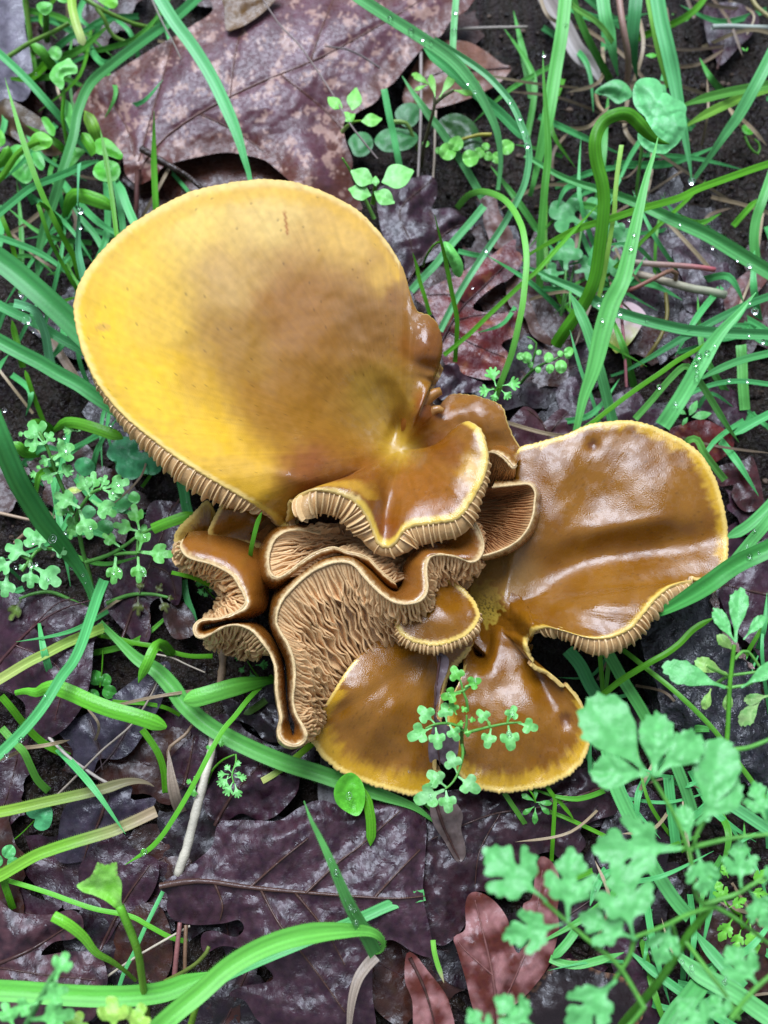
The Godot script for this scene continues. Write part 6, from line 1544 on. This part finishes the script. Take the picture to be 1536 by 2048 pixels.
	aims(o, "fan", z + "340 640 280 620 14,350 660 330 740 14,480 350 430 370 15,500 320 570 340 16,360 640 350 580 14", 0.8, Color(0.091, 0.331, 0.053))
	o = plant("trifoliate_seedling", "small dark three part leaf below the rim of the front lobe", 1070, 1610)
	aims(o, "wedge", "@850 1500 3.738: 825 385 720 330 14,825 380 830 290 14,830 390 950 400 14,820 420 730 480 13,825 430 820 555 13,850 400 930 480 13", 0.6, Color(0.054, 0.235, 0.031), {"to": Color(0.091, 0.345, 0.063)})
	rod(o, "stalk", "1050 1570 16,1066 1590 15,1071 1605 14", 4, 4, STEM_GREEN, M.herb)
	o = plant("tiny_fern_leaf", "tiny feathery leaf in the dark hollow of the folded mushroom", 405, 1175)
	aims(o, "fan", "410 1172 392 1165 14,410 1172 398 1188 14,412 1172 420 1160 14,414 1176 425 1182 14,410 1180 412 1194 14", 0.8, Color(0.061, 0.276, 0.053))
	rod(o, "stalk", "430 1196 6,418 1184 11,410 1174 14", 4, 3, STEM_GREEN, M.herb)
	o = plant("tiny_fern_leaf", "ferny scrap of leaves under the left side of the folded gills", 495, 1320)
	aims(o, "fan", "490 1320 470 1312 10,490 1330 480 1345 10,505 1320 520 1308 11,510 1330 535 1330 11,500 1340 505 1360 10,480 1300 490 1285 10", 0.8, Color(0.076, 0.317, 0.063))
	rod(o, "stalk", "530 1370 2,510 1345 8,495 1322 10", 4, 3, STEM_GREEN, M.herb)
	o = plant("clover_seedling", "three small round dark leaves beside the plum leaf end", 203, 1370)
	for e in [[195, 1370, 190, 1350, 30], [205, 1372, 212, 1355, 26], [205, 1380, 222, 1385, 28], [195, 1382, 186, 1390, 24]]:
		leaflet(o, "round", e[0], e[1], 6, rad_to_deg(Vector2(e[2] - e[0], e[3] - e[1]).angle()), e[4], e[4], Color(0.045, 0.221, 0.031))
	rod(o, "stalk", "206 1300 10,204 1340 8,200 1374 6", 3, 3, STEM_GREEN, M.herb)
	o = plant("two_lobed_seedling", "blue green two lobed leaf between the half dead blades", 75, 1640)
	flat_leaf(o, "@0 1300 3.84: 200 1240 8,300 1215 9,390 1205 9,402 1290 9,375 1365 8,310 1388 8,258 1350 8,272 1300 8,232 1290 8", Color(0.076, 0.345, 0.126), {"vary": 1.2})
	rod(o, "stalk", "70 1640 7,40 1670 4,0 1700 2", 3, 3, STEM_GREEN, M.herb)
	o = plant("cress_seedling", "three pale round leaves at the left edge above the thin crossing stem", 20, 1720)
	for e in [[10, 1715, 20, 1700, 28], [14, 1728, 32, 1726, 26], [6, 1720, -8, 1722, 24]]:
		leaflet(o, "round", e[0], e[1], 10, rad_to_deg(Vector2(e[2] - e[0], e[3] - e[1]).angle()), e[4], e[4], Color(0.091, 0.359, 0.105))
	blade(o, "strap_leaf", "30 1830 1,20 1800 5,8 1765 8,2 1735 10", 13, STEM_GREEN, {"tip": 0.1, "mat": M.herb})
	# the cress thicket of the top left corner
	z = "@0 0 3.84:"
	o = plant("cress_plant", "thicket of bright round cress leaves at the left edge below the corner leaf", 60, 330)
	for t in ["-60 1420 20,20 1350 22,80 1260 25,130 1190 27,220 1120 29,300 1085 30"]:
		blade(o, "leaf_stalk", z + t, 12, Color(0.152, 0.469, 0.031), {"tip": 0.0, "mat": M.herb, "keel": -0.3})
	flat_leaf(o, z + "225 1110 28,245 1040 29,300 1010 29,360 1030 29,405 1080 29,380 1130 28,320 1150 28,260 1160 28", Color(0.137, 0.455, 0.042), {"vary": 1.3})
	flat_leaf(o, z + "40 1180 12,120 1110 13,220 1150 13,260 1270 13,250 1370 12,190 1410 12,90 1340 12,30 1260 12", Color(0.091, 0.373, 0.063), {"vary": 1.3, "dome": 1.4})
	flat_leaf(o, z + "235 1200 14,270 1160 15,320 1190 15,345 1260 15,320 1310 14,270 1270 14", Color(0.091, 0.373, 0.074), {"vary": 1.3})
	blade(o, "strap_leaf", z + "-30 1260 16,20 1230 18,55 1170 20,65 1120 21", 20, FRESH, {"tip": 0.2, "mat": M.herb, "keel": -0.3})
	flat_leaf(o, z + "-40 1000 18,10 1000 19,40 1060 19,30 1110 18,-30 1120 18", Color(0.122, 0.442, 0.042), {"vary": 1.3})
	o = plant("cress_plant", "upright cress with a torn heart leaf left of the plum leaf tip", 140, 320)
	rod(o, "stem", z + "550 1300 4,530 1180 10,500 1020 17,480 900 21,485 800 24,490 720 26,480 660 28", 8, 7, STEM_GREEN, M.herb, FRESH)
	flat_leaf(o, z + "380 570 30,425 500 31,490 465 31,532 443 31,560 480 31,592 510 31,592 560 30,540 570 30,500 582 30,485 600 30,495 640 29,472 690 28,425 650 29,388 610 30", Color(0.137, 0.483, 0.084), {"vary": 1.25, "veins": ["123 175,128 150,138 118"]})
	flat_leaf(o, z + "485 770 22,500 760 23,545 800 24,562 880 24,560 1000 22,550 1040 21,520 960 21,490 880 21", Color(0.122, 0.442, 0.094), {"vary": 1.2, "dome": -0.8})
	flat_leaf(o, z + "318 905 18,360 900 19,400 950 19,425 985 19,415 1045 18,372 1025 18,335 960 18", Color(0.091, 0.373, 0.042), {"vary": 1.3, "dome": -0.8})
	flat_leaf(o, z + "480 1290 12,530 1180 13,580 1130 14,655 1160 14,620 1200 13,560 1270 12", Color(0.091, 0.359, 0.053), {"vary": 1.3})
	o = plant("cress_plant", "cress with heart leaf and small oval leaf at the top left edge", 90, 60)
	flat_leaf(o, z + "280 35 30,330 12 31,400 30 31,392 85 30,345 118 29,292 80 30", Color(0.122, 0.442, 0.074), {"vary": 1.3, "veins": ["88 28,90 10"]})
	rod(o, "stem", z + "360 310 6,355 230 14,355 150 22,350 100 28", 12, 12, Color(0.076, 0.235, 0.021), M.herb)
	flat_leaf(o, z + "370 405 18,395 360 19,440 355 19,475 395 19,460 450 18,415 460 18", Color(0.122, 0.414, 0.074), {"vary": 1.2, "veins": ["110 115,113 95"]})
	blade(o, "strap_leaf", z + "410 520 12,370 460 17,320 400 20,270 360 21,235 345 21", 19, Color(0.122, 0.428, 0.042), {"tip": 0.15, "mat": M.herb, "keel": -0.25})
	flat_leaf(o, z + "430 -20 30,520 -25 31,560 0 31,500 22 30,450 10 30", Color(0.122, 0.442, 0.063), {"vary": 1.2})
	flat_leaf(o, z + "740 -20 28,880 -20 29,905 30 29,870 65 28,800 40 28", Color(0.152, 0.469, 0.042), {"vary": 1.2})
	blade(o, "pale_pod", z + "550 -20 34,555 60 34,570 130 34,590 200 33,615 270 32,640 350 30", 17, Color(0.335, 0.593, 0.074), {"tip": 0.06, "mat": M.herb, "keel": -0.5, "mid": 0.0, "to": Color(0.551, 0.662, 0.223), "point": 0.4})
	for t in ["640 -20 24,760 60 22,900 130 18,1050 190 14,1200 215 10", "740 60 22,800 140 20,830 220 17,890 290 14,1000 330 12,1090 330 12,1180 280 12", "40 450 14,120 400 15,230 330 17,400 250 20,530 180 22", "200 0 26,215 130 22,240 320 16,260 480 6"]:
		rod(o, "stem", z + t, 9, 8, Color(0.152, 0.304, 0.042), M.herb)
	o = plant("cress_plant", "glossy cress leaves before the base of the blotched plum leaf", 215, 340)
	flat_leaf(o, z + "712 1320 22,745 1250 23,820 1228 23,900 1250 23,925 1320 22,890 1385 22,810 1395 22,740 1370 22", Color(0.091, 0.400, 0.042), {"vary": 1.3, "veins": ["213 341,190 341"]})
	flat_leaf(o, z + "732 1080 24,790 1055 25,850 1080 25,900 1130 25,945 1190 25,920 1225 24,840 1200 24,745 1180 24,735 1130 24", Color(0.091, 0.373, 0.031), {"vary": 1.3})
	blade(o, "strap_leaf", z + "735 1180 20,690 1110 22,650 1050 23,625 1020 24", 22, FRESH, {"tip": 0.2, "mat": M.herb, "keel": -0.3})
	blade(o, "strap_leaf", z + "745 1070 18,720 990 21,690 920 22,650 850 22", 25, Color(0.152, 0.386, 0.031), {"tip": 0.25, "mat": M.herb, "keel": -0.3, "to": Color(0.213, 0.414, 0.042)})
	blade(o, "strap_leaf", "126 445 6,132 425 14,138 408 19,148 392 22,165 392 23,190 399 23,212 408 22,228 420 20", 28, FRESH, {"tip": 0.2, "foot": 0.45, "mat": M.herb, "keel": -0.25, "mid": 0.0, "point": 0.5})
	rod(o, "stem", z + "830 1400 16,825 1320 22,810 1240 25,800 1120 27", 7, 6, STEM_GREEN, M.herb)
	o = plant("seed_leaf_plant", "nodding dewy oval leaf on a thin stalk right of the large cap", 850, 560)
	rod(o, "stalk", "@760 340 3.84: 330 740 8,345 690 14,375 630 19,420 570 22,470 550 24", 5, 4, STEM_GREEN, M.herb)
	flat_leaf(o, "@760 340 3.84: 480 565 24,500 548 25,545 570 25,590 630 24,630 700 22,640 770 20,615 822 18,570 800 19,545 740 21,520 680 23,490 620 24", Color(0.152, 0.524, 0.105), {"vary": 1.3, "dome": 1.5, "reach": 12.0})
	o = plant("low_seedling", "fresh three pointed seedling left of the slate round leaf", 1385, 815)
	aims(o, "ovate", "@1100 380 3.523: 980 1590 1040 1480 12,1000 1600 1140 1575 12,970 1600 930 1660 12,960 1580 890 1540 12", 0.7, Color(0.106, 0.414, 0.094), {"to": Color(0.183, 0.552, 0.158)})
	o = plant("low_seedling", "small round leaf with curled stalk on the soil at the right edge", 1495, 255)
	flat_leaf(o, "@1050 0 3.16: 1370 800 8,1400 785 9,1440 810 9,1440 845 8,1400 850 8,1375 825 8", Color(0.091, 0.442, 0.031))
	rod(o, "stalk", "@1050 0 3.16: 1390 860 7,1420 930 6,1470 975 4,1485 920 5,1450 880 6", 5, 4, Color(0.091, 0.276, 0.031), M.herb)
	o = plant("low_seedling", "tiny sprouts scattered on the soil near the top right leaf", 1370, 40)
	aims(o, "ovate", "@1050 0 3.16: 1010 135 1045 100 5,1005 130 975 125 5,1390 320 1370 300 5,1395 325 1410 300 5,1180 520 1190 480 5,940 95 930 85 4,930 290 915 255 5,840 350 760 350 14", 0.6, Color(0.091, 0.386, 0.042))


func build_plants() -> void:
	build_grass()
	build_herbs()


# ---- straws, twigs, drops, soil crumbs -----------------------------------------------------------------------------------

func build_small_things() -> void:
	lone_rod("twig", "short dark twig poking out below the base of the plum leaf", "twig", "284 298 15,300 308 15,340 332 13,375 352 11,405 378 9,435 400 7", 13, 9, Color(0.045, 0.026, 0.02), M.wood, null, 0.3)
	lone_rod("straw", "thick bleached white straw at the lower left", "straw", "@300 1400 3.84: 492 250 10,470 400 11,430 560 12,390 720 12,350 870 12,310 1030 11,280 1150 10,240 1260 9,215 1340 8", 17, 19, Color(0.50, 0.44, 0.34), M.straw, Color(0.56, 0.50, 0.38), 0.15)
	lone_rod("twig", "tan bumpy twig end under the folded gills", "twig", "447 1300 12,446 1320 12,444 1345 11,440 1375 9", 17, 15, Color(0.30, 0.20, 0.12), M.straw, null, 0.4)
	lone_rod("straw", "thin pale straw crossing the blue black leaf diagonally", "straw", "115 1590 6,160 1545 9,205 1500 10,235 1475 9,265 1447 8,300 1395 9,330 1330 9", 5, 4, Color(0.30, 0.24, 0.18), M.straw, null, 0.2)
	lone_rod("straw", "short white straw crossing under the diagonal straw", "straw", "88 1464 6,112 1490 8,140 1516 9,162 1532 9,190 1552 8,218 1568 7", 6, 6, Color(0.42, 0.36, 0.30), M.straw, null, 0.3)
	lone_rod("straw", "hair thin straw below the dark winding stem", "straw", "310 1308 7,345 1316 8,375 1330 8,410 1345 7", 4, 3, Color(0.36, 0.30, 0.22), M.straw)
	lone_rod("straw", "tan straw at the left edge under the long folded blade", "straw", "-10 1024 10,25 1032 11,60 1040 10", 7, 6, Color(0.40, 0.28, 0.18), M.straw)
	lone_rod("straw", "brown broken straw slanting below the left edge herb", "straw", "30 1085 7,45 1072 9,62 1058 10", 8, 8, Color(0.26, 0.17, 0.10), M.straw)
	lone_rod("straw", "cream straw with a pink end among the right hand grass", "straw", "@1100 380 3.523: 560 505 8,700 520 9,900 532 10,1050 545 10,1160 562 9", 12, 10, Color(0.52, 0.44, 0.33), M.straw, Color(0.42, 0.08, 0.10))
	lone_rod("straw", "broad flattened cream straw below the pink ended straw", "straw", "@1100 380 3.523: 540 575 7,700 615 8,850 655 8,1000 695 8,1120 715 8,1235 740 7", 15, 17, Color(0.42, 0.31, 0.22), M.straw, Color(0.40, 0.42, 0.27))
	lone_rod("stem", "thin pink stem hanging down over the petal like leaf", "stem", "@1100 380 3.523: 520 690 10,500 780 13,505 900 15,520 1050 14,530 1200 12,538 1390 8", 6, 6, Color(0.36, 0.13, 0.14), M.herb)
	lone_rod("stem", "reddish curled stem over the cream straws", "stem", "@1100 380 3.523: 520 715 9,600 690 11,700 640 12,780 600 13,850 568 13,890 590 12,885 630 9", 8, 10, Color(0.30, 0.10, 0.08), M.herb, Color(0.28, 0.16, 0.09))
	lone_rod("stem", "olive curved stem on the soil right of the petal like leaf", "stem", "@1100 380 3.523: 640 1240 3,720 1130 7,790 1010 9,825 880 9,815 730 8", 8, 8, Color(0.16, 0.13, 0.03), M.herb)
	lone_rod("straw", "grey upright straw in front of the brown leaf and plum leaf gap", "straw", "842 105 12,842 160 12,842 208 12,840 280 10,836 355 7", 7, 6, Color(0.27, 0.22, 0.19), M.straw)
	lone_rod("straw", "second pale straw close right of the grey upright straw", "straw", "872 222 8,870 260 8,869 310 7,866 358 6", 5, 5, Color(0.36, 0.28, 0.20), M.straw)
	lone_rod("straw", "grey straw lying level on the soil near the top", "straw", "880 60 8,940 57 8,1000 55 8,1055 54 8", 6, 5, Color(0.33, 0.28, 0.23), M.straw)
	lone_rod("straw", "thin grey twiglet lying on the plum leaf", "straw", "650 92 20,675 96 20,695 99 20,725 113 19,760 136 18", 3, 4, Color(0.12, 0.09, 0.08), M.straw)
	lone_rod("straw", "grey grass stalk leaning over the chickweed tip", "straw", "520 -10 26,560 50 25,600 92 25,660 180 28,700 248 30,755 318 26", 3, 4, Color(0.20, 0.15, 0.13), M.straw)
	lone_rod("straw", "dry grass awn on the upper left of the plum leaf", "straw", "300 -10 24,325 45 22,345 82 20,362 118 18", 5, 3, Color(0.22, 0.19, 0.15), M.straw)
	lone_rod("straw", "pinkish tan straw hanging among the blades at the top right", "straw", "1236 -20 32,1243 35 30,1249 70 27,1255 105 22,1257 140 15,1252 172 8", 14, 12, Color(0.34, 0.20, 0.15), M.straw)
	lone_rod("straw", "pale tube straw lying below the top right leaf", "straw", "1424 54 9,1460 53 9,1500 55 9,1560 56 9", 10, 10, Color(0.36, 0.40, 0.33), M.straw)
	lone_rod("straw", "cream curled root beside the torn pale leaf", "straw", "1192 190 4,1196 210 7,1210 226 8,1235 240 8,1265 243 6", 9, 8, Color(0.34, 0.24, 0.12), M.straw)
	lone_rod("straw", "yellow straw leaning in the top right corner", "straw", "1500 -10 14,1515 15 13,1550 42 12", 8, 8, Color(0.36, 0.30, 0.12), M.straw)
	lone_rod("straw", "straw with pink base standing in the litter at the lower left", "straw", "348 1965 6,352 1920 8,356 1880 9,360 1845 9", 11, 9, Color(0.26, 0.10, 0.09), M.straw)
	lone_rod("straw", "pale straw lying behind the torn seedling stalk", "straw", "216 1952 6,270 1915 8,330 1880 8,380 1852 7", 5, 5, Color(0.45, 0.38, 0.27), M.straw)
	lone_rod("straw", "brown upright straw beside the pink based straw", "straw", "370 1960 5,370 1920 7,371 1880 8,372 1850 8", 8, 8, Color(0.20, 0.11, 0.06), M.straw)
	lone_rod("root", "dark red root slanting under the gilled rim of the large cap", "root", "335 1040 5,352 1012 8,370 985 10,392 955 11", 7, 7, Color(0.09, 0.035, 0.03), M.leaf_wet)
	lone_rod("straw", "tan straw bent over at the dry husk", "straw", "400 1440 6,385 1450 8,372 1468 9,352 1484 9,338 1497 9,337 1515 8", 6, 8, Color(0.26, 0.17, 0.10), M.straw)
	grass("dry papery husk standing in the dark gap at the lower left", "362 1625 3,352 1600 8,345 1570 11,340 1535 12,337 1500 12", 22, Color(0.27, 0.20, 0.14), {"tip": 0.6, "mat": M.straw}, "husk", "husk", "")
	grass("pale translucent dry leaf sheath on the soil at the top", "1090 -10 8,1110 25 9,1129 54 10,1154 101 10,1186 133 9,1202 170 7", 32, Color(0.24, 0.20, 0.17), {"tip": 0.3, "mat": M.straw, "to": Color(0.32, 0.28, 0.25)}, "husk", "husk", "")
	grass("curled tan grass leaf at the bottom beside the wet oak leaf", "752 1912 14,735 1930 15,718 1955 16,708 1985 16,702 2020 15,698 2070 13", 22, Color(0.30, 0.23, 0.17), {"tip": 0.0, "mat": M.straw, "twist": 70}, "husk", "husk", "")
	grass("grey fibrous strip of dead stalk behind the spoon shaped leaf", "648 1505 4,650 1545 6,656 1590 7,668 1640 7,670 1700 6", 42, Color(0.10, 0.09, 0.085), {"tip": 0.0, "foot": 0.5, "mat": M.straw}, "husk", "husk", "")
	grass("tan dead blade under the kinked pale blade at the left", "160 770 6,138 735 9,115 700 10,92 668 11,60 640 12", 17, Color(0.30, 0.20, 0.13), {"tip": 0.2, "mat": M.straw}, "husk", "husk", "")
	# drops of water, by the leaf they lie on
	var ball := SphereMesh.new()
	ball.radius = 1.0
	ball.height = 2.0
	ball.radial_segments = 14
	ball.rings = 8
	ball.material = M.water
	var first: MeshInstance3D = null
	for row in [
		["on the dewy blade curving to the red leaf", "1054 290 36.5 7,1046 262 37.5 5,1056 275 36.5 5,1040 236 38.4 4,1020 203 39.6 4,945 575 17.5 4,930 535 18.5 3,972 500 20.6 4"],
		["on the dewy blade crossing the plum leaf", "780 36 43.3 8,822 62 42.8 8,845 78 42.3 4,862 84 42 5,935 166 38 5,950 183 36.3 6,928 158 38.5 3"],
		["on the straight blade at the top edge", "911 24 35.8 6,908 62 33.8 6,903 98 31.8 4,902 88 32.3 3"],
		["on the tall broad blade right of the soil", "1132 50 36.8 6,1100 210 28.5 3,1112 80 35 3"],
		["on the slim keeled blade", "1088 110 43 4,1086 140 41 3,1093 230 35 3"],
		["where the two upper right blades meet", "1384 362 15.5 10"],
		["on the broad diagonal blade", "1258 440 48.5 6,1280 400 50 3,1268 468 47.8 4,1262 495 47 4,1232 550 44.5 3,1240 480 47.5 3,1225 600 42 3,1205 640 40 4,1282 338 51.5 3"],
		["on the pointed blade behind the right cap", "1398 712 33 8,1391 727 32 6,1395 742 31 6,1394 755 30.5 6,1415 705 33.3 6,1500 605 39 5,1430 690 34.6 4,1352 806 27 5"],
		["at the right edge where the blades cross", "1510 622 22 10,1526 683 20 6,1498 670 20 4,1295 638 19.5 5"],
		["on the dewy blade running to the right edge", "1425 495 27.3 6,1475 520 26.5 5,1500 530 26.2 5,1360 448 27.5 4,1240 625 18.4 8,1198 608 17.5 5,1205 590 17 4"],
		["on the bent blades behind the right cap", "1318 773 25 7,1458 760 16.5 5,1495 762 16 5,1370 780 15.5 4"],
		["on the right edge blade beside the right cap", "1510 1060 35 4,1495 1092 33 5,1500 1112 47.5 5,1518 1105 48.3 4,1480 1130 46.5 3"],
		["on the long folded blade at the left", "105 1078 30.5 8,165 1150 15 6,170 1165 13.4 5,185 1200 8.7 4,130 1065 29 4,95 1040 35 3,142 1138 17 4"],
		["on the grass left of the large cap", "160 421 29 8,160 455 27.5 4,66 663 22 4,52 640 21.6 9,72 148 14 4,40 590 33.5 4,46 618 21 4"],
		["on the dewy blade under the gilled rim", "361 950 11.5 8,378 978 13 4,372 1004 13 4"],
		["on the mint blade at the lower left", "42 1480 37 7,12 1512 39 6,90 1390 34.2 4,100 1345 30 3"],
		["hanging at the end of the slender stem", "287 1704 15.5 11"],
		["on the grey green blade at the bottom", "660 1720 47 5,672 1745 44.5 4,690 1800 39 4,700 1815 37.5 4,708 1820 37 4,712 1845 33.5 4,698 1800 38.6 3,665 1700 47.5 3"],
		["on the wet blades at the bottom right", "1365 1925 16 5,1384 1937 17 6,1450 1965 18 5,1452 1955 18 4,1496 1985 19 5,1300 1905 12 4,1290 1878 12 4,1345 1740 12 3,1190 1778 8 4"],
		["on the spoon and strap leaves", "698 1592 17.5 9,8 820 21 9,220 850 23.5 5,520 1380 17 3"],
		["on the herb over the front caps", "818 1543 30 4,1024 1424 36 5,1018 1467 35.5 5,898 1388 36 4,950 1360 36.5 4,935 1455 33 3,860 1590 30 4,1046 1455 35.5 3,990 1480 34.5 3"],
		["on the lobed leaves of the left herb", "130 900 37 4,128 875 38 4,236 968 32.5 4,224 984 32 4,288 1072 22.5 5,226 1145 19.5 5,238 1140 20 4,284 1140 20 5,290 1150 20 4,60 1130 23.5 5,72 1128 23.5 5,180 1055 27 5,95 1158 23.5 4,65 1085 23 4,30 1135 22.5 4,130 1030 25 4"],
	]:
		var drops := pts(row[1], 4)
		drops = drops.filter(func(e): return e[3] > 3.5)
		drops.sort_custom(func(a, b): return a[1] < b[1])
		for e in drops:
			var d: MeshInstance3D
			if first == null:
				d = MeshInstance3D.new()
				d.mesh = ball
				first = d
			else:
				d = first.duplicate()
			d.name = numbered("water_drop")
			add_child(d, true)
			var at := P(e[0], e[1], e[2])
			var r: float = e[3] * px_size(at) * rng.randf_range(0.55, 1.15)
			d.position = at
			d.scale = Vector3(r, r * 0.75, r * rng.randf_range(0.9, 1.25))
			var nth: String = ["topmost", "second", "third", "fourth", "fifth", "sixth", "seventh", "eighth", "ninth", "tenth", "eleventh", "twelfth", "thirteenth", "fourteenth", "fifteenth", "sixteenth"][drops.find(e)]
			tag(d, ("clear water drop " + row[0]) if drops.size() == 1 else (nth + " water drop from the top " + row[0]) if nth != "topmost" else ("topmost water drop " + row[0]), "water drop", "water drops " + row[0])
	# crumbs of soil
	var lump := Shape.new()
	for j in 6:
		for k in 8:
			var th := PI * j / 5.0
			var q := Vector3(sin(th) * cos(TAU * k / 8.0), cos(th), sin(th) * sin(TAU * k / 8.0))
			lump.add(q * (1.0 + 0.35 * nz.get_noise_3dv(q * 60.0)), Color.WHITE)
	lump.weave(0, 6, 8, true)
	var mm := MultiMesh.new()
	mm.transform_format = MultiMesh.TRANSFORM_3D
	mm.use_colors = true
	mm.mesh = mesh_of(lump)
	mm.instance_count = 2600
	for k in 2600:
		var where := P(rng.randf_range(900, 1560), rng.randf_range(-40, 800), 0.0) if k % 5 < 3 else P(rng.randf_range(-40, 1580), rng.randf_range(-40, 2090), 0.0)
		where.y = ground_height(where.x, where.z) + 0.0001
		var r := 0.00025 + 0.0014 * pow(rng.randf(), 4.0)
		mm.set_instance_transform(k, Transform3D(Basis.from_euler(Vector3(rng.randf() * 6.0, rng.randf() * 6.0, 0)).scaled(Vector3(r, r * 0.8, r)), where))
		mm.set_instance_color(k, Color(0.015, 0.011, 0.009).lerp(Color(0.13, 0.09, 0.065), pow(rng.randf(), 3.0)))
	var crumbs := MultiMeshInstance3D.new()
	crumbs.name = "soil_crumbs"
	crumbs.multimesh = mm
	crumbs.material_override = M.soil
	add_child(crumbs)
	tag(crumbs, "loose crumbs of dark soil and grit on the ground", "soil", "", "stuff")


func _ready() -> void:
	rng.seed = 20240611
	nz.seed = 5
	nz.frequency = 0.01
	nz.fractal_octaves = 3
	nz_fine.seed = 6
	nz_fine.frequency = 0.02
	nz_fine.fractal_octaves = 2
	# the camera: held over the clump, tilted a little away from straight down
	var tilt := deg_to_rad(22.0)
	var dist := 0.275
	eye = Vector3(0, dist * cos(tilt), dist * sin(tilt))
	eye_basis = Basis(Vector3.RIGHT, -PI / 2 + tilt)
	focal = 1024.0 / tan(deg_to_rad(FOV / 2.0))
	var cam := Camera3D.new()
	cam.name = "camera"
	cam.fov = FOV
	cam.near = 0.01
	cam.far = 100.0
	cam.transform = Transform3D(eye_basis, eye)
	var attr := CameraAttributesPhysical.new()
	attr.frustum_focal_length = 4.15
	attr.exposure_aperture = 1.9
	attr.frustum_focus_distance = 0.232
	cam.attributes = attr
	add_child(cam)
	cam.fov = FOV
	cam.current = true
	# an overcast sky, brightest through a wide gap in the clouds up the slope
	var env := Environment.new()
	env.background_mode = Environment.BG_SKY
	var sky_mat := ProceduralSkyMaterial.new()
	sky_mat.sky_top_color = Color(0.80, 0.86, 0.95)
	sky_mat.sky_horizon_color = Color(0.66, 0.72, 0.80)
	sky_mat.ground_bottom_color = Color(0.08, 0.08, 0.06)
	sky_mat.ground_horizon_color = Color(0.3, 0.32, 0.32)
	sky_mat.sky_curve = 0.3
	sky_mat.sky_energy_multiplier = 1.0
	var sky := Sky.new()
	sky.sky_material = sky_mat
	env.sky = sky
	env.background_energy_multiplier = 0.15
	env.tonemap_mode = Environment.TONE_MAPPER_LINEAR
	env.tonemap_exposure = 4.1
	env.sdfgi_enabled = true
	env.ssao_enabled = true
	env.ssil_enabled = true
	var world := WorldEnvironment.new()
	world.name = "world"
	world.environment = env
	add_child(world)
	var sun := DirectionalLight3D.new()
	sun.name = "sun"
	sun.light_energy = 0.5
	sun.light_color = Color(0.89, 0.93, 1.0)
	sun.light_angular_distance = 42.0
	sun.shadow_enabled = true
	sun.sky_mode = DirectionalLight3D.SKY_MODE_LIGHT_ONLY
	var towards := Vector3(-0.14, 0.85, -0.51).normalized()
	sun.basis = Basis.looking_at(-towards, Vector3.RIGHT)
	add_child(sun)
	make_materials()
	build_ground()
	build_mushrooms()
	build_dead_leaves()
	build_plants()
	build_small_things()
